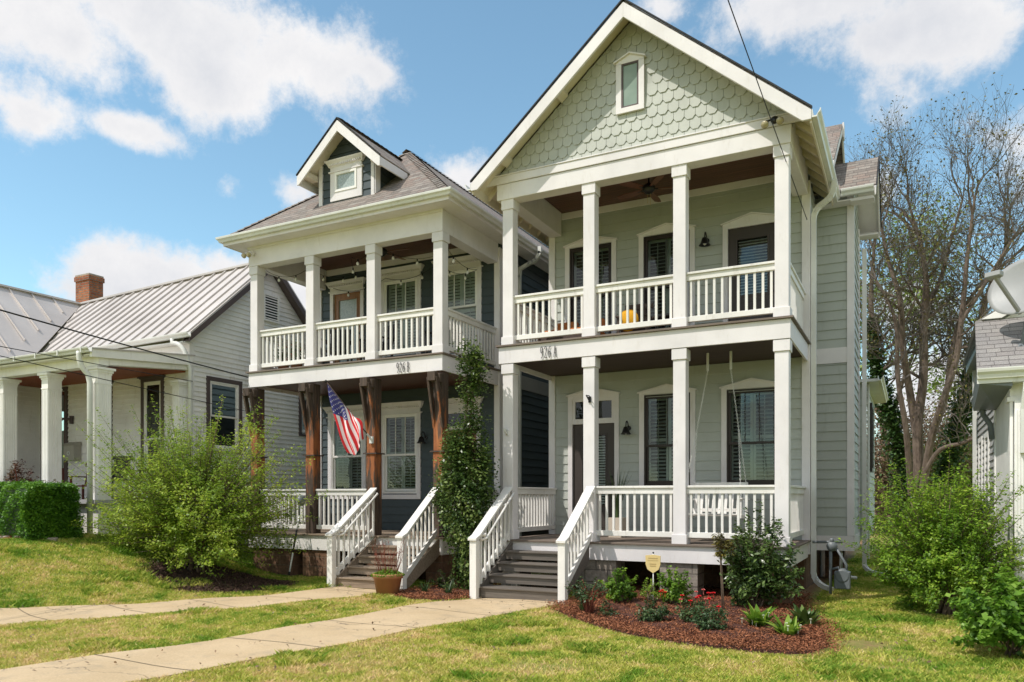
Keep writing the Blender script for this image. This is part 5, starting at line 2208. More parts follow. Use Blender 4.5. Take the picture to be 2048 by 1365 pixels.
# ------------------------------------------------------------ foliage
def spray_points(rs, base, rx, ry, h, z0, n_spray, per, spread=0.07, inner=0.45, droop=0.0, taper=None, jag=0.22):
    """leaf centres along many short shoots that fan out from a bush's middle"""
    ctr = np.array([base[0], base[1], base[2] + z0 + (h - z0) * 0.42])
    out, stems = [], []
    ph = rs.rand(6) * 6.28
    for i in range(n_spray):
        th = rs.rand() * 2 * PI
        cz = rs.uniform(-0.92, 1.0)
        sr = math.sqrt(max(0, 1 - cz * cz))
        lump = 1 + jag * (math.sin(3 * th + ph[0]) * math.cos(2.5 * cz + ph[1]) + 0.6 * math.sin(7 * th + ph[2] + 3 * cz)) + rs.normal() * jag * 0.35
        f = rs.uniform(0.55, 1.0) ** 0.6 * lump
        hz = (h - z0) * 0.58 if cz > 0 else (h - z0) * 0.42
        d = np.array([sr * math.cos(th) * rx, sr * math.sin(th) * ry, cz * hz])
        if taper:
            k = taper((d[2] * f + ctr[2] - base[2]) / h)
            d[0] *= k
            d[1] *= k
        tip = ctr + d * f
        st = ctr + d * f * inner - np.array([0, 0, 0.12 * h * f])
        stems.append((st, tip))
        t = rs.rand(per) ** 0.75
        p = st[None] * (1 - t[:, None]) + tip[None] * t[:, None]
        p[:, 2] += droop * np.sin(t * PI) * 0.5
        p += rs.normal(size=(per, 3)) * spread * (0.35 + 0.65 * (1 - t))[:, None]
        out.append(p)
    P = np.concatenate(out)
    P = P[P[:, 2] > base[2] + 0.02]
    return P, stems


def shrub(name, label, cat, x, y, rx, ry, h, z0=0.05, n=60, per=60, leaf=0.04, mat='leaf bright', stem='stem', seed=1, stems=8, spread=0.06, group=None, aspect=0.55, up=0.5, droop=0.0, taper=None, jag=0.22, stem_r=0.012, zb=None, tone_h=0.0):
    rs = np.random.RandomState(seed)
    b = (x, y, gz(x, y) if zb is None else zb)
    o = thing(name, label, cat, b, group)
    P, st = spray_points(rs, b, rx, ry, h, z0, n, per, spread, droop=droop, taper=taper, jag=jag)
    tone = (rs.rand(n).repeat(per)[:0]) if False else None
    # leaf tone drifts at random in soft clumps
    cc = vnoise(P[:, 0] * 1.0 + P[:, 2] * 0.7 + 9, P[:, 1] + P[:, 2] * 0.4 + 5, 3.5, seed) - 0.5
    leaves('foliage', P, leaf, mat, o, seed + 7, up, aspect, tone=cc * 0.7, out_from=(b[0], b[1], b[2] + h * 0.3))
    m = MB()
    idx = rs.permutation(len(st))[:stems]
    for i in idx:
        s, t = st[i]
        root = (b[0] + rs.uniform(-0.25, 0.25) * rx * 0.4, b[1] + rs.uniform(-0.25, 0.25) * ry * 0.4, b[2] - 0.02)
        mid = ((root[0] + s[0]) / 2, (root[1] + s[1]) / 2, root[2] * 0.45 + s[2] * 0.55)
        m.tube([root, mid, tuple(s), tuple(t)], [stem_r * 1.5, stem_r * 1.2, stem_r, stem_r * 0.35], 5)
    for s, t in st:
        m.tube([tuple(s), tuple(s * 0.4 + t * 0.6), tuple(t)], [stem_r * 0.45, stem_r * 0.3, stem_r * 0.15], 3, False)
    m.build('stems', stem, o, True, uv=False)
    return o


big = shrub('spreading_shrub', 'large airy spring green shrub spreading in front of the cottage and dark house', 'shrub', -11.8, 9.95, 2.3, 1.4, 2.95, 0.12, 860, 88, 0.050, 'leaf spring', 'stem', 12, 20, 0.09, stem_r=0.014, jag=0.30, up=1.1)
shrub('round_shrub', 'large round bright green shrub beside the sage house bay and grey bungalow', 'shrub', 0.42, 11.95, 1.04, 0.98, 2.12, 0.06, 560, 84, 0.043, 'leaf spring bush', 'stem', 21, 20, 0.065, stem_r=0.013, jag=0.22, up=0.8)
shrub('leafy_shrub', 'low lime green shrub at the bottom right corner by the bungalow column', 'shrub', 0.93, 9.35, 0.62, 0.6, 0.92, 0.03, 130, 60, 0.062, 'leaf lime', 'stem', 31, 10, 0.05, stem_r=0.008, aspect=0.75, jag=0.14)
shrub('camellia_shrub', 'dark glossy upright shrub at the right porch corner above the mulch bed', 'shrub', -1.93, 11.35, 0.54, 0.46, 1.40, 0.06, 150, 60, 0.072, 'leaf dark', 'stem', 41, 12, 0.07, stem_r=0.011, aspect=0.42, jag=0.25)
shrub('yellowing_branch_shrub', 'thin young plant with yellow-green leaves left of the dark glossy shrub', 'shrub', -2.30, 10.85, 0.20, 0.16, 1.16, 0.84, 18, 26, 0.065, 'leaf bud', 'stem', 43, 2, 0.04, stem_r=0.007, aspect=0.42)


def vine():
    x, y = -6.72, 11.42
    b = (x, y, gz(x, y))
    rs = np.random.RandomState(51)
    o = thing('climbing_shrub', 'tall dark leafy climbing shrub between the two staircases, thin at the top', 'shrub', b)
    pts = []
    prof = [(0.10, 0.16, 0.02, 500), (0.45, 0.20, -0.03, 700), (0.85, 0.30, -0.05, 1500), (1.25, 0.46, -0.08, 2600), (1.7, 0.56, -0.1, 3300), (2.1, 0.50, -0.08, 2900), (2.45, 0.40, -0.05, 2000), (2.75, 0.33, -0.02, 1000),
            (3.05, 0.17, 0.05, 260), (3.35, 0.16, 0.02, 380), (3.65, 0.20, 0.04, 560), (3.92, 0.26, 0.04, 800), (4.05, 0.16, 0.06, 200)]
    for z, r, dx, n in prof:
        k = max(1, int(n * 1.35) // 38)
        for i in range(k):
            a, q = rs.rand() * 6.28, rs.rand() ** 0.5
            c = np.array([x + dx + r * 0.92 * q * math.cos(a), y + r * 0.7 * q * math.sin(a), b[2] + z + rs.normal() * 0.15])
            pts.append(c + rs.normal(size=(38, 3)) * np.array([0.07, 0.07, 0.08]))
    P = np.concatenate(pts)
    cc = vnoise(P[:, 0] + P[:, 2] * 0.7 + 9, P[:, 1] + P[:, 2] * 0.4 + 5, 3.5, 3) - 0.5
    leaves('foliage', P, 0.058, 'leaf vine', o, 52, 0.5, 0.6, tone=cc * 0.8, out_from=(x, y + 0.3, b[2] + 1.5))
    m = MB()
    for k in range(5):
        p = [(x + rs.uniform(-.1, .1), y + rs.uniform(-.1, .1), b[2] - 0.02)]
        for j in range(1, 9):
            z = j * 0.48
            p.append((x + rs.uniform(-.12, .12), y + rs.uniform(-.08, .08), b[2] + z))
        m.tube(p, [0.022 - 0.002 * j for j in range(9)], 6)
    m.build('stems', 'stem', o, True, uv=False)


vine()


def hedge():
    b = (-16.1, 8.75, gz(-16.1, 8.75))
    rs = np.random.RandomState(61)
    o = thing('clipped_hedge', 'neatly clipped deep green box hedge in front of the cottage porch', 'hedge', b)
    # rounded block between the bed edge and the porch
    a0, a1 = Vector((-14.05, 9.05, 0)), Vector((-19.6, 9.9, 0))
    n = 42000
    t = rs.rand(n)
    u = rs.uniform(-1, 1, n)
    w = rs.rand(n)
    face = rs.randint(0, 3, n)
    hh, dd = 0.98, 0.52
    uu = np.where(face == 0, -1 + np.abs(rs.normal(0, 0.05, n)), u)
    ww = np.where(face == 1, 1 - np.abs(rs.normal(0, 0.05, n)), w)
    tt = np.where(face == 2, np.abs(rs.normal(0, 0.012, n)), t)
    r = 1 - 0.25 * np.clip(ww - 0.8, 0, 1) / 0.2 * (np.abs(uu) > 0.6)
    wob = 0.06 * np.sin(tt * 31) + 0.05 * np.sin(tt * 70 + ww * 7) + 0.05 * (vnoise(tt * 30, ww * 6, 1.0, 4) - 0.5)
    X = a0.x + (a1.x - a0.x) * tt - 0.15 * uu * 0 + rs.normal(0, 0.02, n)
    Y = a0.y + (a1.y - a0.y) * tt + uu * dd * r + wob + rs.normal(0, 0.025, n) - 0.35
    Z = gz_np(X, Y) + ww * (hh + 0.025 * np.sin(tt * 33) + 0.07 * (vnoise(tt * 24, uu * 3, 1.0, 6) - 0.5)) + np.abs(rs.normal(0, 0.028, n)) * (ww > 0.9)
    P = np.stack([X, Y, Z], 1)
    cc = vnoise(X + Z, Y + Z * 0.5, 5, 9) - 0.5
    leaves('foliage', P, 0.045, 'leaf hedge', o, 62, 0.5, 0.6, tone=cc * 0.6)
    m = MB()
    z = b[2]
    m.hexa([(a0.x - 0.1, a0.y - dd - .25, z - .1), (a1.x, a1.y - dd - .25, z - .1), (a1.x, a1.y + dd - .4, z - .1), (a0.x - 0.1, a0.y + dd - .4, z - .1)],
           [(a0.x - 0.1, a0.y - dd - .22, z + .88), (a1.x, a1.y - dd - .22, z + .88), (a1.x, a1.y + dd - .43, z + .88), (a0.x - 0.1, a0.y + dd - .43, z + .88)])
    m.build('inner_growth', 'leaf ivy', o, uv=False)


hedge()
shrub('copper_shrub', 'reddish brown leafy rose bush by the cottage columns behind the clipped hedge', 'shrub', -17.35, 10.0, 0.36, 0.3, 1.62, 0.7, 50, 34, 0.06, 'leaf red', 'stem red', 71, 6, 0.07, zb=-0.75)
shrub('dark_rose_shrub', 'smaller dark leafy bush right of the reddish bush behind the hedge', 'shrub', -15.75, 9.75, 0.42, 0.3, 1.15, 0.7, 40, 26, 0.05, 'leaf red', 'stem red', 73, 6, 0.07, zb=-0.75)
shrub('edge_shrub', 'narrow green shrub at the left edge beside the cottage column', 'shrub', -17.9, 9.55, 0.25, 0.25, 1.75, 0.7, 30, 30, 0.06, 'leaf dark', 'stem', 75, 4, 0.06, zb=-0.75)

# plants in the two front beds
shrub('small_boxwood', 'compact bright green shrub just left of the shield sign', 'shrub', -3.78, 10.75, 0.30, 0.28, 0.60, 0.05, 60, 46, 0.042, 'leaf bright', 'stem', 81, 8, 0.035, 'small shrubs in the mulch bed', aspect=0.7, jag=0.15)
shrub('small_boxwood', 'bright green upright shrub in front of the middle block pier', 'shrub', -3.02, 11.0, 0.27, 0.26, 0.62, 0.05, 55, 46, 0.042, 'leaf bright', 'stem', 82, 8, 0.035, 'small shrubs in the mulch bed', aspect=0.7, jag=0.15)
shrub('sprawling_twigs', 'low sprig of green shoots leaning right beside the shield sign stake', 'shrub', -3.42, 11.05, 0.22, 0.2, 0.42, 0.05, 18, 26, 0.035, 'leaf bright', 'stem', 83, 5, 0.03)
shrub('leggy_rose_bush', 'leggy rose bush with reddish bare canes nearest the front steps', 'rose bush', -3.86, 9.75, 0.33, 0.28, 0.55, 0.25, 34, 26, 0.036, 'leaf rose', 'stem red', 84, 16, 0.05, 'rose bushes in the mulch bed', stem_r=0.009)
shrub('leggy_rose_bush', 'small green rose sprig right of the leggy bare-caned bush', 'rose bush', -3.55, 9.62, 0.14, 0.14, 0.30, 0.06, 12, 26, 0.034, 'leaf rose', 'stem red', 85, 5, 0.03, 'rose bushes in the mulch bed', stem_r=0.005)


def blooms(par, x, y, zb, pts, mat, r=0.028, seed=0):
    rs = random.Random(seed)
    for (dx, dy, dz) in pts:
        m = MB()
        c = Vector((x + dx, y + dy, zb + dz))
        for ring, k, rr, tilt in ((0, 5, r, 0.5), (1, 5, r * 0.7, 0.9), (2, 3, r * 0.4, 1.3)):
            for i in range(k):
                a = 2 * PI * i / k + ring * 0.5
                d = Vector((math.cos(a), math.sin(a), 0))
                t = Vector((-d.y, d.x, 0))
                up = Vector((0, -0.35, 1)).normalized()
                e = d * math.cos(tilt) + up * math.sin(tilt)
                p = c + up * 0.004 * ring
                m.add([tuple(p), tuple(p + e * rr * 0.6 + t * rr * 0.55), tuple(p + e * rr * 1.15), tuple(p + e * rr * 0.6 - t * rr * 0.55)], [(0, 1, 2, 3)])
        m.tube([tuple(c - Vector((0, 0, 0.05))), tuple(c)], 0.003, 4)
        m.build('bloom', mat, par, uv=False)


o = shrub('rose_bush', 'low dark green rose bush with a single red bloom behind it', 'rose bush', -2.86, 9.42, 0.24, 0.22, 0.38, 0.02, 46, 34, 0.036, 'leaf rose', 'stem red', 86, 8, 0.03, 'rose bushes in the mulch bed', stem_r=0.005, jag=0.15)
blooms(o, -2.86, 9.42, gz(-2.86, 9.42), [(0.06, 0.18, 0.42), (0.10, 0.16, 0.40), (0.03, 0.2, 0.40)], 'petal red', 0.034, 1)
o = shrub('rose_bush', 'low rose bush covered in red and pink blooms, left one of the blooming pair', 'rose bush', -2.33, 9.45, 0.26, 0.22, 0.40, 0.03, 42, 34, 0.036, 'leaf rose', 'stem red', 87, 8, 0.03, 'rose bushes in the mulch bed', stem_r=0.005)
blooms(o, -2.33, 9.45, gz(-2.33, 9.45), [(-0.18, -0.05, 0.33), (0.0, 0.0, 0.43), (0.07, 0.08, 0.45), (0.14, -0.1, 0.36)], 'petal pink', 0.032, 2)
blooms(o, -2.33, 9.45, gz(-2.33, 9.45), [(0.05, -0.16, 0.38), (-0.02, -0.2, 0.34), (0.2, 0.05, 0.42), (-0.2, 0.1, 0.36)], 'petal red', 0.036, 3)
o = shrub('rose_bush', 'nearest low rose bush with red blooms at the front of the mulch bed', 'rose bush', -2.06, 9.02, 0.27, 0.22, 0.38, 0.02, 46, 34, 0.036, 'leaf rose', 'stem red', 88, 8, 0.03, 'rose bushes in the mulch bed', stem_r=0.005, jag=0.15)
blooms(o, -2.06, 9.02, gz(-2.06, 9.02), [(0.0, -0.05, 0.41), (0.12, -0.1, 0.33), (-0.14, 0.05, 0.42), (-0.05, 0.14, 0.45)], 'petal red', 0.035, 4)


def strappy(name, label, cat, x, y, n, L, w, mat, seed, group=None, arch=0.6, zb=None, par=None, broad=False):
    """tuft of long arching leaves"""
    rs = random.Random(seed)
    z = gz(x, y) if zb is None else zb
    o = thing(name, label, cat, (x, y, z), group) if par is None else par
    V, K, rn = [], 0, []
    for i in range(n):
        a = rs.random() * 2 * PI
        l = L * rs.uniform(0.6, 1.1)
        ar = arch * rs.uniform(0.4, 1.2)
        d = Vector((math.cos(a), math.sin(a), 0))
        t = Vector((-d.y, d.x, 0))
        pr = None
        S = 5
        tone = rs.random()
        for k in range(S + 1):
            f = k / S
            ang = PI / 2 - ar * (0.25 + 1.4 * f)
            if k == 0:
                p = Vector((x, y, z)) + d * rs.uniform(0, 0.03) * (1 if not broad else 2)
            else:
                p = p + (d * math.cos(ang) + Vector((0, 0, 1)) * math.sin(ang)) * (l / S)
            ww = w * ((1 - f) ** 0.6 if not broad else math.sin(PI * min(1, 0.12 + 0.88 * f)) + 0.04) * 0.5
            cur = (p - t * ww, p + t * ww)
            if pr:
                V += [pr[0], pr[1], cur[1], cur[0]]
                rn.append(tone)
                K += 1
            pr = cur
    return face_attr_mesh('leaf_tuft' if par is None else 'leaf_tuft', np.array([tuple(v) for v in V]), K, 4, np.array(rn), mat, o) and o


strappy('lily_tuft', 'grassy arching plant at the left tip of the big mulch bed', 'plant', -4.02, 9.92, 34, 0.30, 0.022, 'leaf rose', 91, 'arching tufts in the beds')
strappy('lily_tuft', 'left grassy tuft in the small bed between the two staircases', 'plant', -7.12, 10.62, 30, 0.30, 0.022, 'leaf rose', 92, 'arching tufts in the beds')
strappy('lily_tuft', 'right grassy tuft in the small bed nearest the dark steps', 'plant', -6.72, 10.72, 34, 0.32, 0.024, 'leaf rose', 93, 'arching tufts in the beds')


def hosta(label, x, y, n, L, seed, flowers):
    o = strappy('hellebore', label, 'plant', x, y, n, L, 0.085, 'leaf bright' if seed % 2 else 'leaf vine', seed, 'broad-leaved plants at the right end of the bed', 0.75, broad=True)
    rs = random.Random(seed)
    pts = [(rs.uniform(-1, 1) * L * 0.6, rs.uniform(-1, 1) * L * 0.6, L * rs.uniform(0.35, 0.62)) for _ in range(flowers)]
    blooms(o, x, y, gz(x, y), pts, 'petal white', 0.019, seed)


hosta('broad-leaved plant below the glossy shrub, largest of its three', -1.62, 9.65, 60, 0.36, 95, 7)
hosta('broad-leaved plant furthest right in the mulch bed with pale flowers', -1.12, 9.95, 46, 0.34, 96, 6)
hosta('broad-leaved plant nearest the lawn with whitish young leaves', -1.22, 9.18, 36, 0.30, 97, 5)
shrub('bed_seedling', 'small leafy sprig low beside the block pier under the dark house', 'plant', -7.12, 11.3, 0.26, 0.18, 0.42, 0.02, 24, 24, 0.045, 'leaf dark', 'stem', 98, 6, 0.04)


# beds of mulch
def bed(name, label, poly, mat, chips, chipmat, seed, lift=0.05, n=9000):
    cx = sum(p[0] for p in poly) / len(poly)
    cy = sum(p[1] for p in poly) / len(poly)
    m = MB()
    P = []
    k = 8
    dense = []
    for a, b in zip(poly, poly[1:] + poly[:1]):
        for i in range(6):
            f = i / 6
            dense.append((a[0] * (1 - f) + b[0] * f, a[1] * (1 - f) + b[1] * f))
    for r in range(k + 1):
        s = 1 - r / k
        ring = [(cx + (x - cx) * s, cy + (y - cy) * s) for x, y in dense]
        rz = lift * math.sin(min(1.0, (1 - s) * 2.2) * PI / 2)
        P += [(x, y, gz(x, y) + rz + 0.012 + (0.012 * math.sin(x * 11) * math.cos(y * 9)) * (1 if r else 0) - (0.03 if r == 0 else 0)) for x, y in ring]
    N = len(dense)
    fs = [(r * N + i, r * N + (i + 1) % N, (r + 1) * N + (i + 1) % N, (r + 1) * N + i) for r in range(k) for i in range(N)]
    m.add(P, fs)
    o = m.build(name, mat, None, True, uv=False)
    struct(o, 'stuff', label, 'mulch')
    rs = np.random.RandomState(seed)
    xs = np.array([p[0] for p in poly])
    ys = np.array([p[1] for p in poly])
    X = rs.uniform(xs.min() - 0.1, xs.max() + 0.1, n * 2)
    Y = rs.uniform(ys.min() - 0.1, ys.max() + 0.1, n * 2)
    jj = 0.035 + 0.11 * vnoise(X, Y, 2.5, seed)
    ok = inside(X + rs.normal(0, 1, n * 2) * jj, Y + rs.normal(0, 1, n * 2) * jj, poly)
    X, Y = X[ok], Y[ok]
    c = np.stack([X, Y, gz_np(X, Y) + lift * 0.75 + rs.uniform(0.0, 0.035, len(X))], 1)
    leaves('chips', c, chips, chipmat, o, seed, 1.0, 0.4)
    return o


bed('mulch_bed', 'curved bed of fresh red-brown mulch before the sage house porch', BED_A, 'mulch base', 0.030, 'mulch chip', 5, 0.06, 60000)
bed('mulch_bed', 'small wedge of red-brown mulch between the two staircases', BED_B, 'mulch base', 0.030, 'mulch chip', 6, 0.05, 14000)
bed('mulch_bed', 'old dark mulch patch under the large spreading shrub', BED_C, 'mulch base dark', 0.045, 'mulch dark', 7, 0.02, 14000)
bed('mulch_bed', 'narrow mulch strip in front of the clipped hedge', BED_D, 'mulch base', 0.045, 'mulch chip', 8, 0.03, 12000)


# stones edging the hedge bed
def edging():
    L = [(-13.9, 8.75), (-14.6, 8.28), (-15.4, 7.95), (-16.6, 7.75), (-18.0, 7.75), (-19.5, 8.2)]
    rs = random.Random(3)
    pts = []
    for a, b in zip(L[:-1], L[1:]):
        d = math.dist(a, b)
        k = int(d / 0.34)
        for i in range(k):
            f = (i + 0.5) / k
            pts.append((a[0] * (1 - f) + b[0] * f, a[1] * (1 - f) + b[1] * f, math.atan2(b[1] - a[1], b[0] - a[0])))
    o0 = None
    for i, (x, y, an) in enumerate(pts):
        if o0 is None:
            m = MB()
            m.box(-0.155, 0.155, -0.055, 0.055, -0.08, 0.055)
            o0 = m.build('edging_stone', 'edging stone', None, bevel=0.014)
            o = o0
        else:
            o = o0.copy()
            C.objects.link(o)
        o.location = (x, y, gz(x, y) + rs.uniform(-0.01, 0.012))
        o.rotation_euler = (rs.uniform(-.05, .05), rs.uniform(-.04, .04), an + rs.uniform(-.06, .06))
        tag(o, 'weathered tan edging stone in the curved row before the clipped hedge', 'edging stone', 'edging stones round the hedge bed')


edging()


# ------------------------------------------------------------ grass
def grass():
    rs = np.random.RandomState(99)
    N = 4200000
    # more blades near the viewer
    X = rs.uniform(-21, 4.5, N)
    Y = rs.uniform(1.5, 24, N)
    f = (-math.sin(YAW)) * X + math.cos(YAW) * Y
    r = math.cos(YAW) * X + math.sin(YAW) * Y
    ok = (f > 2.5) & (np.abs(r) < f * 0.70 + 0.6)
    dist = np.sqrt(X * X + Y * Y)
    ok &= rs.rand(N) < np.clip(1.25 - dist / 22, 0.25, 1.0)
    for p in (band_poly(PATH_A), band_poly(PATH_B)):
        e = 0.025
        ok &= ~inside(X + rs.normal(0, e, N), Y + rs.normal(0, e, N), p)
    for p in (BED_A, BED_B, BED_C, BED_D):
        inn = inside(X, Y, p)
        if p is BED_C:
            inn &= rs.rand(N) < np.clip(0.55 + 1.1 * (vnoise(X, Y, 1.6, 12) - 0.3), 0.5, 0.98)
        ok &= ~inn
    ok &= ~((X > -12.3) & (X < -1.3) & (Y > 12.3))
    ok &= ~((X < -14.0) & (Y > 9.7))
    ok &= ~((X > 1.1) & (Y > 12.2))
    soil = soil_mask(X, Y)
    ok &= rs.rand(N) > soil * 1.7
    X, Y = X[ok], Y[ok]
    dist = np.sqrt(X * X + Y * Y)
    n = len(X)
    big_ = vnoise(X, Y, 0.9, 1)
    mid = vnoise(X, Y, 3.1, 2)
    fine = vnoise(X, Y, 9.0, 3)
    tall = vnoise(X, Y, 1.7, 4)
    tuft = (tall > 0.76).astype(float)
    thin = vnoise(X, Y, 6.0, 8)
    keep = rs.rand(n) < np.clip(0.45 + thin * 0.8, 0, 1)
    X, Y, dist, big_, mid, fine, tuft = [a[keep] for a in (X, Y, dist, big_, mid, fine, tuft)]
    n = len(X)
    # greener to the left rear and round the shrubs, straw coloured by the street
    g = 0.53 + 0.46 * (big_ - 0.5) + 0.50 * (mid - 0.5) + 0.55 * (fine - 0.5)
    g += 0.14 * ((vnoise(X, Y, 2.3, 21) > 0.72) & (vnoise(X, Y, 8, 22) > 0.4))
    g -= 0.22 * tuft
    g -= 0.20 * np.clip((Y - 9.5) / 2, 0, 1) + 0.25 * np.clip((-X - 11) / 3, 0, 1) * np.clip((Y - 6) / 3, 0, 1)
    g += 0.10 * np.clip((6.5 - Y) / 3, 0, 1) * (X > -8)
    g -= 0.30 * (vnoise(X, Y, 4.5, 31) > 0.80)
    g += rs.normal(0, 0.17, n)
    h = (0.020 + 0.028 * rs.rand(n)) * (1 + 0.9 * tuft) * (1 + np.clip(dist - 10, 0, 20) * 0.03)
    w = (0.0028 + 0.0026 * rs.rand(n)) * (1 + np.clip(dist - 5, 0, 30) * 0.09)
    a = rs.rand(n) * 2 * PI
    la = rs.rand(n) * 2 * PI
    lean = h * (0.35 + 0.9 * rs.rand(n))
    z = gz_np(X, Y) - 0.004
    V = np.empty((n, 4, 3))
    V[:, 0] = np.stack([X - np.cos(a) * w, Y - np.sin(a) * w, z], 1)
    V[:, 1] = np.stack([X + np.cos(a) * w, Y + np.sin(a) * w, z], 1)
    V[:, 2] = np.stack([X + np.cos(a) * w * .7 + np.cos(la) * lean * .45, Y + np.sin(a) * w * .7 + np.sin(la) * lean * .45, z + h * .65], 1)
    V[:, 3] = np.stack([X + np.cos(la) * lean, Y + np.sin(la) * lean, z + h], 1)
    o = face_attr_mesh('grass', V.reshape(-1, 3), n, 4, np.clip(g, 0, 1), 'grass blade')
    tag(o, 'short spring lawn of green and straw-yellow grass', 'grass', None, 'stuff')
    print('grass blades', n)


grass()


def litter():
    rs = np.random.RandomState(123)
    n = 800
    X, Y = rs.uniform(-14, 2.5, n), rs.uniform(3, 12, n)
    ok = ~((X > -12.6) & (Y > 11.5))
    X, Y = X[ok], Y[ok]
    P = np.stack([X, Y, gz_np(X, Y) + 0.035 + rs.rand(len(X)) * 0.015], 1)
    o = leaves('fallen_leaves', P, 0.045, 'leaf brown', None, 124, 1.4, 0.5)
    tag(o, 'scattered dry leaves and bits of twig on the lawn and walks', 'leaf litter', None, 'stuff')


litter()


# ------------------------------------------------------------ trees behind the houses
def grow(m_big, m_twig, tips, rs, p, d, r, L, depth, bias, wig=0.16, minr=0.0040, kids=(2, 3, 3), thr=0.035):
    """branch that wanders, tapers and forks"""
    n = 4
    pts, rad = [p.copy()], [r]
    q, dd = p.copy(), d.copy()
    for i in range(n):
        dd = (dd + Vector((rs.gauss(0, wig), rs.gauss(0, wig), rs.gauss(0, wig))) + bias * 0.10).normalized()
        q = q + dd * (L / n)
        pts.append(q.copy())
        rad.append(r * (1 - 0.36 * (i + 1) / n))
    (m_big if r > thr else m_twig).tube(pts, rad, 7 if r > 0.08 else (5 if r > thr else 3), False)
    if depth <= 0 or rad[-1] < minr:
        tips.append((q, dd))
        return
    k = rs.choice(kids)
    for i in range(k):
        ax = Vector((rs.gauss(0, 1), rs.gauss(0, 1), rs.gauss(0, 1)))
        ax = (ax - dd * ax.dot(dd)).normalized()
        an = rs.uniform(0.25, 0.65)
        nd = (dd * math.cos(an) + ax * math.sin(an)).normalized()
        grow(m_big, m_twig, tips, rs, q, nd, rad[-1] * rs.uniform(0.72, 0.92), L * rs.uniform(0.68, 0.92), depth - 1, bias, wig, minr, kids, thr)
    if r < 0.16:
        for i in range(rs.choice((1, 2, 2, 3))):
            j = rs.randint(1, 3)
            ax = Vector((rs.gauss(0, 1), rs.gauss(0, 1), rs.gauss(0, 1)))
            ax = (ax - dd * ax.dot(dd)).normalized()
            nd = (dd * 0.55 + ax * 0.85).normalized()
            grow(m_big, m_twig, tips, rs, pts[j], nd, rad[j] * 0.5, L * 0.62, depth - 2, bias, wig, minr, kids, thr)


def tree(name, label, base, limbs, seed, depth=4, leafy=None, ivy=None, L=2.6, cat='tree', group='bare trees behind the houses', n_leaf=3, leaf=0.11, clus=0.18, up=0.9):
    """limbs: polylines [(px,py,Y,r)...] that leave the base; forks grow from each end and along the upper part"""
    rs = random.Random(seed)
    o = thing(name, label, cat, tuple(base), group)
    mb, mt, tips = MB(), MB(), []
    for lb in limbs:
        pts = [at(a, b, c) for a, b, c, r in lb]
        rr = [q[3] * 0.66 for q in lb]
        # smooth the polyline
        P, Q = [], []
        for i in range(len(pts) - 1):
            for k in range(4):
                f = k / 4
                p0 = pts[max(i - 1, 0)]
                p3 = pts[min(i + 2, len(pts) - 1)]
                p1, p2 = pts[i], pts[i + 1]
                v = 0.5 * ((2 * p1) + (p2 - p0) * f + (2 * p0 - 5 * p1 + 4 * p2 - p3) * f * f + (3 * p1 - p0 - 3 * p2 + p3) * f ** 3)
                P.append(v)
                Q.append(rr[i] * (1 - f) + rr[i + 1] * f)
        P.append(pts[-1])
        Q.append(rr[-1])
        mb.tube(P, Q, 9, False)
        d = (P[-1] - P[-3]).normalized()
        bias = Vector((0, 0, up))
        for k in range(3):
            nd = (d + Vector((rs.gauss(0, .35), rs.gauss(0, .35), rs.gauss(0, .25)))).normalized()
            grow(mb, mt, tips, rs, P[-1], nd, Q[-1] * 0.85, L, depth, bias)
        for j in range(len(P) // 2, len(P) - 1):
            ax = Vector((rs.gauss(0, 1), rs.gauss(0, 1), rs.uniform(0.1, 0.9))).normalized()
            grow(mb, mt, tips, rs, P[j], ax, min(0.09, Q[j] * 0.42), L * 0.8, depth - 1, bias)
    mb.m = 1
    mb.add(mt.v, mt.f)
    mb.build('trunk', ['bark', 'twig'], o, uv=False)
    print('TREE', name, len(mb.f), len(tips))
    if leafy:
        r2 = np.random.RandomState(seed)
        T = np.array([tuple(t[0]) for t in tips])
        if len(T) > 9000:
            T = T[r2.permutation(len(T))[:9000]]
        P = np.repeat(T, n_leaf, axis=0) + r2.normal(size=(len(T) * n_leaf, 3)) * clus
        leaves('crown', P, leaf, leafy, o, seed, 0.4, 0.6)
    if ivy:
        r2 = np.random.RandomState(seed + 1)
        P = []
        for lb in ivy:
            pts = [at(a, b, c) for a, b, c, r in lb]
            for i in range(len(pts) - 1):
                ln = (pts[i + 1] - pts[i]).length
                n = int(ln * 900)
                f = r2.rand(n)
                a, b = np.array(pts[i]), np.array(pts[i + 1])
                R0 = (lb[i][3] * (1 - f) + lb[i + 1][3] * f)
                p = a * (1 - f)[:, None] + b * f[:, None]
                P.append(p + r2.normal(size=(n, 3)) * (R0 * 0.40)[:, None])
        P = np.concatenate(P)
        leaves('ivy', P, 0.13, 'leaf ivy', o, seed + 2, 0.5, 0.8)
    return o, len(tips)


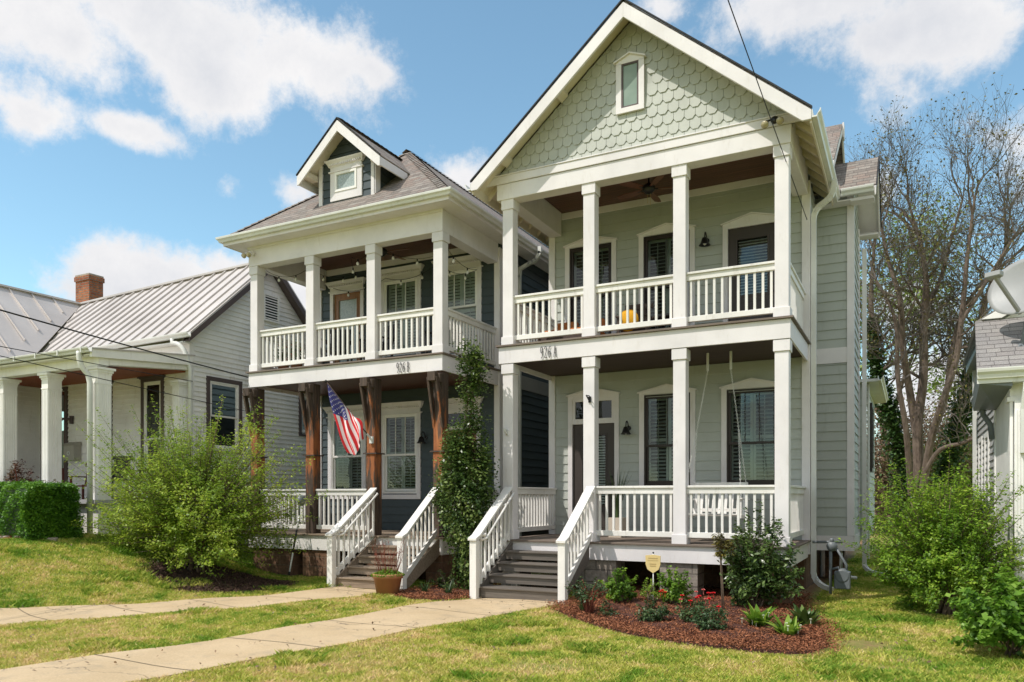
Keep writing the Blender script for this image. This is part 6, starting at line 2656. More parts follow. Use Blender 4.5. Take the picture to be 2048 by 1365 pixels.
gb = lambda px, Y: (at(px, 995, Y).x, Y, gz(at(px, 995, Y).x, Y))
Y1 = 31.0
tree('bare_tree', 'tall multi-stemmed tree just coming into bud, in the gap between sage house and bungalow', gb(1850, Y1),
     [[(1838, 1080, Y1, .34), (1838, 960, Y1, .30), (1835, 850, Y1, .26), (1846, 760, Y1, .23), (1848, 640, Y1, .20), (1852, 560, Y1, .16), (1838, 470, Y1 + .5, .11)],
      [(1838, 900, Y1, .24), (1822, 800, Y1, .20), (1806, 700, Y1 - .6, .17), (1800, 600, Y1 - 1, .14), (1776, 520, Y1 - 1, .10), (1762, 450, Y1 - 1, .07)],
      [(1822, 990, Y1 - .5, .17), (1812, 860, Y1 - 1, .15), (1796, 760, Y1 - 1.3, .12), (1790, 640, Y1 - 1.5, .09), (1752, 560, Y1 - 1.5, .06)],
      [(1842, 1000, Y1 - .3, .22), (1862, 880, Y1 - .6, .19), (1890, 790, Y1 - 1, .17), (1912, 720, Y1 - 1, .15), (1925, 620, Y1 - 1, .13), (1934, 520, Y1 - 1, .10), (1945, 430, Y1 - 1, .07)],
      [(1862, 880, Y1 - .6, .15), (1890, 800, Y1 + .3, .14), (1904, 700, Y1 + .5, .13), (1932, 610, Y1 + .5, .10), (1990, 540, Y1 + .5, .07)],
      [(1850, 945, Y1 - 1.6, .12), (1880, 900, Y1 - 1.8, .11), (1930, 885, Y1 - 2, .09), (1990, 855, Y1 - 2.2, .07)],
      [(1925, 640, Y1 - 1, .11), (1975, 560, Y1 - 1, .09), (2030, 470, Y1 - 1, .06)],
      [(1990, 545, Y1 + .5, .09), (2060, 480, Y1 + .5, .06), (2100, 400, Y1 + .5, .05)],
      [(1846, 640, Y1, .12), (1880, 560, Y1 + 1, .10), (1905, 470, Y1 + 1, .07), (1925, 400, Y1 + 1, .05)]],
     5, 6, 'leaf bud', L=1.22, n_leaf=1, leaf=0.085, clus=0.08)
Y2 = 33.0
tree('ivy_tree', 'leaning tree trunk wrapped in dark ivy, nearest the sage house', gb(1820, Y2),
     [[(1815, 1080, Y2, .36), (1806, 930, Y2, .32), (1786, 850, Y2, .28), (1758, 760, Y2, .25), (1748, 690, Y2, .20), (1742, 600, Y2, .14), (1748, 500, Y2, .09)]],
     15, 4, 'leaf bud', [[(1815, 1060, Y2 - .2, .62), (1806, 930, Y2 - .2, .60), (1786, 850, Y2 - .2, .55), (1758, 765, Y2 - .2, .45), (1748, 700, Y2 - .2, .36), (1744, 640, Y2 - .2, .22)]], L=1.5, n_leaf=1, leaf=0.085, clus=0.08)
tree('ivy_tree', 'ivy-wrapped tree leaning right behind the bungalow eave', gb(1895, Y2),
     [[(1878, 1080, Y2, .36), (1890, 950, Y2, .33), (1915, 860, Y2, .29), (1938, 770, Y2, .25), (1952, 680, Y2, .2), (1975, 590, Y2, .14), (2010, 500, Y2, .09)]],
     16, 4, 'leaf bud', [[(1878, 1060, Y2 - .2, .60), (1890, 950, Y2 - .2, .60), (1915, 860, Y2 - .2, .55), (1938, 770, Y2 - .2, .45), (1950, 690, Y2 - .2, .30)]], L=1.5, n_leaf=1, leaf=0.085, clus=0.08)
Y3 = 44.0
tree('leafing_tree', 'tree with fresh yellow-green leaves behind the bare trees', gb(1775, Y3),
     [[(1775, 1060, Y3, .3), (1770, 900, Y3, .26), (1760, 800, Y3, .2), (1745, 700, Y3, .13)], [(1770, 900, Y3, .2), (1800, 780, Y3, .15), (1830, 700, Y3, .10)], [(1770, 850, Y3, .15), (1720, 760, Y3, .12), (1700, 700, Y3, .08)]],
     17, 3, 'leaf far', L=2.4, n_leaf=14, leaf=0.20, clus=0.6, group=None)
tree('leafing_tree', 'low tree with yellow-green young leaves behind the bungalow downspout', gb(1950, Y3),
     [[(1950, 1060, Y3, .25), (1945, 960, Y3, .2), (1930, 900, Y3, .13)], [(1945, 960, Y3, .15), (1975, 900, Y3, .10)]],
     18, 3, 'leaf far', L=1.6, n_leaf=9, leaf=0.18, clus=0.4, group=None)


def thicket(label, px, Y, h, w, n, seed, mat, name='scrub_thicket'):
    rs = random.Random(seed)
    c = at(px, 995, Y)
    o = thing(name, label, 'thicket', (c.x, Y, gz(c.x, Y)), 'scrub at the back of the lots')
    mb, mt, tips = MB(), MB(), []
    for i in range(n):
        p = Vector((c.x + rs.uniform(-w, w), Y + rs.uniform(-1.5, 1.5), gz(c.x, Y) - 0.05))
        grow(mb, mt, tips, rs, p, Vector((rs.gauss(0, .3), rs.gauss(0, .3), 1)).normalized(), 0.05, h * 0.34, 3, Vector((0, 0, .6)), 0.2, 0.004)
    mb.add([(c.x, Y, gz(c.x, Y)), (c.x + .01, Y, gz(c.x, Y)), (c.x, Y + .01, gz(c.x, Y))], [(0, 1, 2)])
    mb.m = 1
    mb.add(mt.v, mt.f)
    mb.build('stems', ['bark', 'stem'], o, uv=False)
    r2 = np.random.RandomState(seed)
    T = np.array([tuple(t[0]) for t in tips])
    k = 10
    P = np.repeat(T, k, axis=0) + r2.normal(size=(len(T) * k, 3)) * 0.28
    leaves('foliage', P, 0.13, mat, o, seed, 0.4, 0.6)


thicket('brown leafless scrub thicket right behind the sage house bay', 1745, 38, 5.6, 1.6, 26, 31, 'leaf brown')
thicket('brown twiggy scrub between the tree trunks', 1850, 42, 5.0, 2.6, 30, 32, 'leaf brown')
thicket('olive green scrub behind the round shrub and bungalow', 1945, 40, 4.6, 2.0, 26, 33, 'leaf far')
thicket('low green scrub at ground level far behind the round shrub', 1800, 48, 3.2, 3.5, 30, 34, 'leaf bright')


def far_house():
    c = at(1992, 995, 62)
    o = thing('far_building', 'distant pale building with a tan flat roof glimpsed past the bungalow downspout', 'building', (c.x, 62, -1.6))
    m = MB()
    m.box(c.x - 2.5, c.x + 7, 62, 70, -1.6, 3.6)
    m.build('wall', 'vinyl white', o)
    m = MB()
    m.box(c.x - 2.7, c.x + 7.2, 61.8, 70.2, 3.6, 4.1)
    m.build('roof', 'sign yellow', o)
    m = MB()
    for k in range(5):
        m2 = MB()
        m2.box(c.x - 1.9 + k * 1.7, c.x - 1.0 + k * 1.7, 61.93, 61.99, 1.2, 2.7)
        m2.build('window', 'dark brown paint', o)


far_house()


# ------------------------------------------------------------ objects on and round the houses
def flag():
    B, Tp = Vector((-9.20, 11.88, 1.12)), Vector((-9.60, 11.05, 2.15))
    o = thing('flag_on_pole', 'United States flag hanging from a slanted pole on a timber post', 'flag', tuple(B))
    m = MB()
    m.tube([tuple(B), tuple(B + (Tp - B) * 1.0)], 0.012, 8)
    m.build('pole', 'deck edge', o, True)
    m = MB()
    m.lathe([(0.0, -0.03), (0.018, -0.025), (0.026, 0), (0.018, 0.022), (0.0, 0.03)], tuple(Tp), 12)
    m.build('finial', 'dark metal', o, True)
    m = MB()
    d = (Tp - B).normalized()
    m.tube([tuple(B - d * 0.02), tuple(B + d * 0.13)], 0.02, 10)
    m.box(B.x - 0.045, B.x + 0.03, B.y + 0.0, B.y + 0.045, B.z - 0.08, B.z + 0.05)
    m.build('bracket', 'aluminium white', o)
    # cloth: u along the hoist, v along the fly
    NU, NV = 52, 60
    top = [Tp + (B - Tp) * (0.03 + 0.63 * (i / NU)) for i in range(NU + 1)]
    bp = [(697, 906), (706, 911), (713, 910), (717, 892), (722, 884), (726, 878)]
    bot = []
    for i in range(NU + 1):
        f = i / NU * (len(bp) - 1)
        k = min(int(f), len(bp) - 2)
        f -= k
        x = bp[k][0] * (1 - f) + bp[k + 1][0] * f
        y = bp[k][1] * (1 - f) + bp[k + 1][1] * f
        bot.append(at(x, y, 11.12 + 0.22 * i / NU))
    mid = []
    mp = [(672, 842), (684, 846), (694, 852), (704, 850), (713, 848), (721, 842)]
    for i in range(NU + 1):
        f = i / NU * (len(mp) - 1)
        k = min(int(f), len(mp) - 2)
        f -= k
        mid.append(at(mp[k][0] * (1 - f) + mp[k + 1][0] * f, mp[k][1] * (1 - f) + mp[k + 1][1] * f, 11.10 + 0.36 * i / NU))

    def S(i, v):
        u = i / NU
        a, b, c = top[i], mid[i], bot[i]
        # quadratic through the three
        p = a * ((1 - v) * (1 - 2 * v)) + b * (4 * v * (1 - v)) + c * (v * (2 * v - 1))
        amp = 0.055 * min(1.0, v * 2.2)
        p = p + Vector((0.25, -1, 0)) * (amp * math.sin(u * 15 + v * 2.2)) + Vector((0, -1, 0)) * 0.02 * math.sin(v * 9 + u * 6)
        return p
    V = [tuple(S(i, j / NV)) for j in range(NV + 1) for i in range(NU + 1)]
    m = MB()
    for j in range(NV):
        for i in range(NU):
            st = int(i / NU * 13)
            m.m = 2 if (i < NU * 7 / 13 and j < NV * 0.40) else (1 if st % 2 == 0 else 0)
            m.f.append((j * (NU + 1) + i, j * (NU + 1) + i + 1, (j + 1) * (NU + 1) + i + 1, (j + 1) * (NU + 1) + i))
            m.mi.append(m.m)
    m.v = V
    cl = m.build('cloth', ['flag white', 'flag red', 'flag blue'], o, True, uv=False)
    # stars
    m = MB()
    for r in range(9):
        nst = 6 if r % 2 == 0 else 5
        for k in range(nst):
            vv = 0.40 * ((2 * k + (1 if nst == 6 else 2)) / 12.0)
            uu = (7 / 13.0) * (r + 1) / 10.0
            i = uu * NU
            p = S(int(i), vv)
            du = (S(min(NU, int(i) + 2), vv) - p)
            dv = (S(int(i), vv + 0.03) - p)
            du.normalize()
            dv.normalize()
            nn = du.cross(dv).normalized()
            for sgn in (-1, 1):
                c = p + nn * 0.004 * sgn
                ring = []
                for q in range(10):
                    rr = 0.017 if q % 2 == 0 else 0.008
                    ang = q * PI / 5
                    ring.append(tuple(c + du * rr * math.cos(ang) + dv * rr * math.sin(ang)))
                m.poly(*ring)
    m.build('stars', 'flag white', cl, uv=False)


flag()


def wall_lamp(label, x, z, Y=14.09):
    o = thing('wall_lamp', label, 'wall lamp', (x, Y, z), 'gooseneck porch lamps')
    m = MB()
    m.lathe([(0.0, -0.02), (0.05, -0.02), (0.05, 0.0), (0.0, 0.0)], (x, Y, z + 0.08), 14, 'y')
    m.build('wall_plate', 'dark metal', o)
    m = MB()
    m.tube(bend((x, Y - 0.02, z + 0.08), (x, Y - 0.06, z + 0.26), (x, Y - 0.15, z + 0.19), 6) + [(x, Y - 0.17, z + 0.10)], 0.011, 8)
    m.build('arm', 'dark metal', o, True)
    m = MB()
    m.lathe([(0.02, 0.10), (0.045, 0.085), (0.06, 0.04), (0.075, -0.01), (0.105, -0.045), (0.10, -0.045), (0.07, -0.01), (0.055, 0.035), (0.0, 0.08)], (x, Y - 0.17, z), 18)
    m.build('shade', 'dark metal', o, True)
    m = MB()
    m.lathe([(0.0, -0.05), (0.03, -0.03), (0.035, 0.0), (0.02, 0.03), (0.0, 0.04)], (x, Y - 0.17, z), 12)
    m.build('bulb', 'bulb glass', o, True)


wall_lamp('black gooseneck lamp on the sage house balcony wall left of the balcony door', -3.28, 4.60)
wall_lamp('black gooseneck lamp on the lower sage wall between door and window', -4.77, 1.24)
wall_lamp('dark lamp on the slate wall between window and timber post', -9.42, 1.22)


def ceiling_fan(label, x, y, zc, zb, rot, R_=0.62):
    o = thing('ceiling_fan', label, 'ceiling fan', (x, y, zc), 'porch ceiling fans')
    m = MB()
    m.lathe([(0.0, zc - zb), (0.07, zc - zb), (0.06, zc - zb - 0.05), (0.015, zc - zb - 0.06), (0.015, 0.10), (0.05, 0.09), (0.11, 0.05), (0.11, -0.02), (0.07, -0.06), (0.05, -0.08), (0.0, -0.09)], (x, y, zb), 18)
    m.build('motor', 'dark metal', o, True)
    for k in range(5):
        a = rot + k * 2 * PI / 5
        d = Vector((math.cos(a), math.sin(a), 0))
        t = Vector((-d.y, d.x, 0))
        c = Vector((x, y, zb))
        m = MB()
        P = [(0.16, -0.045), (R_ * 0.75, -0.075), (R_, -0.06), (R_ + 0.02, 0), (R_, 0.06), (R_ * 0.75, 0.075), (0.16, 0.045)]
        lo = [tuple(c + d * u + t * v + Vector((0, 0, v * 0.22 - 0.005))) for u, v in P]
        hi = [tuple(c + d * u + t * v + Vector((0, 0, v * 0.22 + 0.005))) for u, v in P]
        m.hexa(lo, hi)
        b = m.build('blade', 'fan blade', o)
        m = MB()
        m.beam(tuple(c + d * 0.09), tuple(c + d * 0.22), 0.035, 0.012)
        m.build('blade_iron', 'dark metal', b)
    for s in (-0.02, 0.03):
        m = MB()
        m.tube([(x + s, y, zb - 0.08), (x + s, y, zb - 0.24 - s)], 0.0025, 4)
        m.lathe([(0, -0.012), (0.007, 0), (0, 0.012)], (x + s, y, zb - 0.25 - s), 8)
        m.build('pull_chain', 'sign yellow', o)


ceiling_fan('wooden-bladed ceiling fan over the sage house balcony', -4.02, 12.95, 5.66, 5.36, 0.35)
ceiling_fan('wooden-bladed ceiling fan over the slate house balcony', -9.75, 12.95, 5.34, 5.10, 0.1)


def floodlight(label, p, mat, heads, name='floodlight'):
    o = thing(name, label, 'floodlight', p)
    x, y, z = p
    m = MB()
    m.lathe([(0, 0.0), (0.055, 0.0), (0.055, -0.05), (0.03, -0.07), (0, -0.07)], (x, y, z), 16, 'y')
    m.build('base', mat, o, True)
    for dx, dz in heads:
        m = MB()
        c = Vector((x + dx, y - 0.14, z + dz))
        m.tube([(x + dx * 0.3, y - 0.06, z), tuple(c + Vector((0, 0.02, 0.03)))], 0.014, 8)
        d = Vector((dx * 1.2, -0.6, -0.55)).normalized()
        m.tube([tuple(c - d * 0.04), tuple(c), tuple(c + d * 0.035)], [0.022, 0.034, 0.036], 12)
        h = m.build('head', mat, o, True)
        m = MB()
        m.tube([tuple(c + d * 0.03), tuple(c + d * 0.075), tuple(c + d * 0.10)], [0.034, 0.055, 0.052], 14)
        m.build('bulb', 'lamp glass', h, True)


floodlight('twin black floodlight with amber bulbs at the right end of the gable beam', (-1.76, 11.86, 5.56), 'dark metal', ((-0.10, -0.06), (0.09, -0.05)))
floodlight('small cream twin floodlight under the left eave corner of the slate house', (-12.30, 11.89, 5.14), 'white trim', ((-0.06, -0.03), (0.06, -0.03)))


def chain(m, p, q, n=None):
    p, q = Vector(p), Vector(q)
    L = (q - p).length
    n = int(L / 0.034)
    d = (q - p).normalized()
    s = d.cross(Vector((0, 1, 0.1))).normalized()
    t = d.cross(s)
    for i in range(n):
        c = p + d * (L * (i + 0.5) / n)
        w = s if i % 2 else t
        pts = [tuple(c + d * 0.021 * math.cos(a) + w * 0.011 * math.sin(a)) for a in [k * PI / 3 for k in range(7)]]
        m.tube(pts, 0.0034, 4, False)


def swing():
    x0, x1, y, z = -3.32, -2.42, 12.95, -0.28
    o = thing('porch_swing', 'white slatted porch swing hanging on chains behind the lower rail', 'porch swing', (-2.87, y, z))
    o.rotation_euler = (0, 0, 0)
    m = MB()
    for k in range(8):
        f = k / 7
        m.beam((x0, y - 0.28 + f * 0.50, z + 0.01 * math.sin(f * PI) - 0.03 * f), (x1, y - 0.28 + f * 0.50, z - 0.03 * f + 0.01 * math.sin(f * PI)), 0.055, 0.02)
    m.build('seat', 'rail white', o, bevel=0.003)
    m = MB()
    for k in range(9):
        f = k / 8
        xx = x0 + 0.04 + (x1 - x0 - 0.08) * f
        m.beam((xx, y + 0.25, z - 0.02), (xx, y + 0.42, z + 0.50), 0.05, 0.018, (0, 1, 0))
    m.beam((x0, y + 0.425, z + 0.50), (x1, y + 0.425, z + 0.50), 0.03, 0.07)
    m.beam((x0, y + 0.28, z + 0.06), (x1, y + 0.28, z + 0.06), 0.03, 0.06)
    m.build('backrest', 'rail white', o, bevel=0.003)
    for x in (x0 - 0.01, x1 + 0.01):
        m = MB()
        m.beam((x, y - 0.32, z + 0.26), (x, y + 0.34, z + 0.24), 0.07, 0.022)
        m.beam((x, y - 0.27, z - 0.02), (x, y - 0.27, z + 0.25), 0.04, 0.04)
        m.beam((x, y - 0.30, z - 0.03), (x, y + 0.30, z - 0.05), 0.035, 0.06)
        m.build('armrest', 'rail white', o, bevel=0.003)
    for x in (x0 - 0.02, x1 + 0.02):
        m = MB()
        top = Vector(((-3.0 if x < -2.9 else -2.62) + 0.0, 12.95, 2.42))
        kn = Vector((x * 0.55 + top.x * 0.45, 12.97, 1.15))
        m.tube([tuple(top), tuple(top + Vector((0, 0, -0.30)))], 0.022, 8)
        chain(m, top + Vector((0, 0, -0.3)), kn)
        chain(m, kn, (x, y - 0.30, z + 0.26))
        chain(m, kn, (x, y + 0.34, z + 0.24))
        m.build('chain', 'aluminium white', o, uv=False)


swing()


def potted(name, label, x, y, z, rp, hp, mat, cat='potted plant', square=False):
    o = thing(name, label, cat, (x, y, z))
    m = MB()
    if square:
        m.hexa([(x - rp * .8, y - rp * .8, z), (x + rp * .8, y - rp * .8, z), (x + rp * .8, y + rp * .8, z), (x - rp * .8, y + rp * .8, z)],
               [(x - rp, y - rp, z + hp), (x + rp, y - rp, z + hp), (x + rp, y + rp, z + hp), (x - rp, y + rp, z + hp)])
    else:
        m.lathe([(0, 0), (rp * 0.72, 0), (rp * 0.93, hp * 0.80), (rp * 1.0, hp * 0.80), (rp * 1.03, hp * 0.98), (rp, hp), (rp * 0.9, hp), (rp * 0.86, hp * 0.9), (0, hp * 0.9)], (x, y, z), 40)
    m.build('pot', mat, o, True if not square else False)
    return o


o = potted('terracotta_planter', 'large terracotta pot of greens and dry stems by the slate house steps', -7.56, 10.20, gz(-7.56, 10.20) + 0.015, 0.245, 0.36, 'terracotta')
rs_ = np.random.RandomState(5)
a_, q_ = rs_.rand(1500) * 6.28, rs_.rand(1500) ** 0.5
P_ = np.stack([-7.56 + 0.27 * q_ * np.cos(a_), 10.20 + 0.27 * q_ * np.sin(a_), gz(-7.56, 10.20) + 0.34 + 0.12 * rs_.rand(1500) * (1.2 - q_)], 1)
leaves('foliage', P_, 0.035, 'leaf bright', o, 5, 0.6, 0.6)
m = MB()
for i in range(34):
    a = rs_.rand() * 6.28
    q = rs_.rand() * 0.18
    h = rs_.uniform(0.25, 0.62)
    b = Vector((-7.56 + q * math.cos(a), 10.20 + q * math.sin(a), gz(-7.56, 10.20) + 0.36))
    t = b + Vector((math.cos(a) * h * 0.28, math.sin(a) * h * 0.28, h))
    m.tube([tuple(b), tuple((b + t) / 2 + Vector((rs_.normal() * .02, rs_.normal() * .02, 0))), tuple(t)], [0.005, 0.004, 0.002], 4)
    for k in range(3):
        f = rs_.uniform(0.45, 0.95)
        p = b + (t - b) * f
        m.tube([tuple(p), tuple(p + Vector((rs_.normal() * .05, rs_.normal() * .05, 0.07)))], [0.003, 0.0015], 3)
m.build('dry_stems', 'stem red', o, uv=False)
o = potted('potted_grass', 'tall grassy plant in a square cream pot by the lower sage window', -4.78, 13.45, -0.735, 0.15, 0.36, 'cream pot', square=True)
strappy('grass', '', '', -4.78, 13.45, 110, 0.92, 0.016, 'leaf rose', 7, arch=0.30, zb=-0.40, par=o)


def balcony_seats():
    # sage balcony: rust sofa with cushions, a yellow cushion chair, low table
    z = 2.66
    o = thing('outdoor_sofa', 'low rust-orange cushioned sofa at the left end of the sage balcony', 'sofa', (-5.4, 13.1, z))
    m = MB()
    m.box(-6.05, -4.95, 12.75, 13.45, z + 0.08, z + 0.26)
    for a in (-6.0, -5.0):
        for b in (12.8, 13.4):
            m.box(a - .03, a + .03, b - .03, b + .03, z, z + 0.08)
    m.build('sofa_base', 'deck edge', o)
    for k in range(2):
        m = MB()
        m.box(-6.03 + k * 0.54, -5.51 + k * 0.54, 12.78, 13.4, z + 0.262, z + 0.40)
        m.build('seat_cushion', 'orange fabric', o, bevel=0.04)
        m = MB()
        m.hexa([(-6.03 + k * .54, 13.25, z + .40), (-5.51 + k * .54, 13.25, z + .40), (-5.51 + k * .54, 13.42, z + .40), (-6.03 + k * .54, 13.42, z + .40)],
               [(-6.0 + k * .54, 13.38, z + .66), (-5.54 + k * .54, 13.38, z + .66), (-5.54 + k * .54, 13.5, z + .66), (-6.0 + k * .54, 13.5, z + .66)])
        m.build('back_cushion', 'orange fabric', o, bevel=0.04)

    def chair(name, label, x, y, zf, mat_f, rot, group=None, cushion=None):
        o = thing(name, label, 'chair', (x, y, zf), group)
        c, s = math.cos(rot), math.sin(rot)
        T = lambda a, b, h: (x + a * c - b * s, y + a * s + b * c, zf + h)
        m = MB(T)
        for k in range(5):
            m.box(-0.24, 0.24, -0.24 + k * 0.1, -0.16 + k * 0.1, 0.40, 0.425)
        m.build('seat', mat_f, o)
        m = MB(T)
        for k in range(5):
            a = -0.22 + k * 0.09
            m.hexa([(a, 0.22, 0.42), (a + .07, 0.22, 0.42), (a + .07, 0.25, 0.42), (a, 0.25, 0.42)], [(a, 0.36, 0.95), (a + .07, 0.36, 0.95), (a + .07, 0.39, 0.95), (a, 0.39, 0.95)])
        m.box(-0.26, 0.26, 0.33, 0.37, 0.88, 0.97)
        m.build('backrest', mat_f, o)
        for a in (-0.25, 0.25):
            for b in (-0.22, 0.22):
                m = MB(T)
                m.box(a - .02, a + .02, b - .02, b + .02, 0.03, 0.62 if b < 0 else 0.45)
                m.build('leg', mat_f, o)
            m = MB(T)
            m.box(a - .04, a + .04, -0.27, 0.27, 0.62, 0.645)
            m.build('armrest', mat_f, o)
            m = MB(T)
            m.hexa([(a - .02, -0.38, 0.03), (a + .02, -0.38, 0.03), (a + .02, -0.38, 0.06), (a - .02, -0.38, 0.06)], [(a - .02, 0, 0.0), (a + .02, 0, 0.0), (a + .02, 0, 0.03), (a - .02, 0, 0.03)])
            m.hexa([(a - .02, 0, 0.0), (a + .02, 0, 0.0), (a + .02, 0, 0.03), (a - .02, 0, 0.03)], [(a - .02, 0.45, 0.04), (a + .02, 0.45, 0.04), (a + .02, 0.45, 0.07), (a - .02, 0.45, 0.07)])
            m.build('rocker', mat_f, o)
        return o
    chair('rocking_chair', 'black rocking chair on the cottage porch left of the corner column', -15.55, 10.9, -0.05, 'black wood', 0.2)
    chair('rocking_chair', 'black rocking chair on the cottage porch right of the corner column', -14.9, 11.3, -0.05, 'black wood', -0.3)
    chair('wooden_chair', 'brown wooden chair on the cottage porch below the mailbox', -17.1, 11.4, -0.15, 'door red', 0.4)
    chair('balcony_chair', 'black chair behind the rail by the slate balcony door', -10.75, 12.75, z, 'black wood', 0.5, 'black chairs on the slate balcony')
    chair('balcony_chair', 'black chair behind the rail below the middle slate balcony window', -9.85, 12.9, z, 'black wood', -0.4, 'black chairs on the slate balcony')
    chair('balcony_chair', 'black chair at the right corner of the slate balcony', -8.25, 12.95, z, 'black wood', -0.2, 'black chairs on the slate balcony')
    o = chair('patio_chair', 'dark patio chair with a mustard pillow on the sage balcony', -4.35, 13.2, z - 0.1, 'deck edge', 0.1)
    p = thing('throw_pillow', 'mustard yellow pillow on the balcony chair between the second and third column', 'pillow', (-4.40, 13.05, z + 0.42))
    m = MB()
    m.lathe([(0, -0.07), (0.11, -0.055), (0.19, -0.02), (0.20, 0), (0.19, 0.02), (0.11, 0.055), (0, 0.07)], (-4.42, 13.02, z + 0.47), 16, 'y')
    m.build('cover', 'yellow fabric', p, True)
    t = thing('side_table', 'low dark table behind the balcony rail of the sage house', 'table', (-3.6, 12.9, z))
    m = MB()
    m.lathe([(0, 0.38), (0.34, 0.38), (0.34, 0.41), (0, 0.41)], (-3.6, 12.9, z), 24)
    m.build('table_top', 'black wood', t)
    for k in range(3):
        a = k * 2.09
        m = MB()
        m.tube([(-3.6 + .1 * math.cos(a), 12.9 + .1 * math.sin(a), z + .38), (-3.6 + .27 * math.cos(a), 12.9 + .27 * math.sin(a), z)], 0.014, 6)
        m.build('leg', 'black wood', t)


balcony_seats()
for i, (x, lb, c1) in enumerate(((-12.0, 'leftmost low pot of red flowers behind the slate balcony rail', 'petal red'), (-11.62, 'pot of reddish plants right of the corner pot on the slate balcony', 'petal pink'))):
    o = potted('flower_pot', lb, x, 12.45, 2.66, 0.13, 0.24, 'terracotta')
    r_ = np.random.RandomState(30 + i)
    P_ = np.array([x, 12.45, 3.05]) + r_.normal(size=(500, 3)) * np.array([0.10, 0.10, 0.13])
    leaves('foliage', P_, 0.05, 'leaf dark', o, 30 + i)
    blooms(o, x, 12.45, 2.95, [(r_.normal() * .1, r_.normal() * .1 - .04, r_.uniform(0, .3)) for _ in range(9)], c1, 0.035, i)


def string_lights():
    zt = 4.95
    o = thing('string_lights', 'string of clear globe bulbs looping under the slate balcony roof', 'string lights', (-10.0, 12.6, 5.2))
    pts = [(-12.25, 12.2, 4.86), (-11.7, 12.9, 5.02), (-10.9, 13.6, 5.02), (-10.2, 12.5, 4.95), (-9.4, 12.25, 5.03), (-8.6, 13.2, 4.93), (-7.85, 12.3, 4.86), (-7.95, 13.8, 4.72), (-9.0, 13.95, 5.05), (-10.4, 13.95, 4.90), (-11.9, 13.95, 4.86)]
    m = MB()
    bl = []
    for a, b in zip(pts[:-1], pts[1:]):
        a, b = Vector(a), Vector(b)
        P = []
        n = 10
        for k in range(n + 1):
            f = k / n
            p = a * (1 - f) + b * f
            p.z -= 0.16 * 4 * f * (1 - f)
            P.append(tuple(p))
        m.tube(P, 0.005, 4)
        bl += [Vector(P[3]), Vector(P[7])]
    m.build('wire', 'rubber black', o, uv=False)
    for p in bl:
        m = MB()
        m.lathe([(0.0, 0.0), (0.013, 0.0), (0.014, -0.05), (0, -0.05)], tuple(p), 8)
        s = m.build('socket', 'rubber black', o, uv=False)
        m = MB()
        m.lathe([(0.010, -0.05), (0.024, -0.07), (0.030, -0.09), (0.022, -0.115), (0, -0.125)], tuple(p), 10)
        m.build('bulb', 'bulb glass', s, True, uv=False)


string_lights()


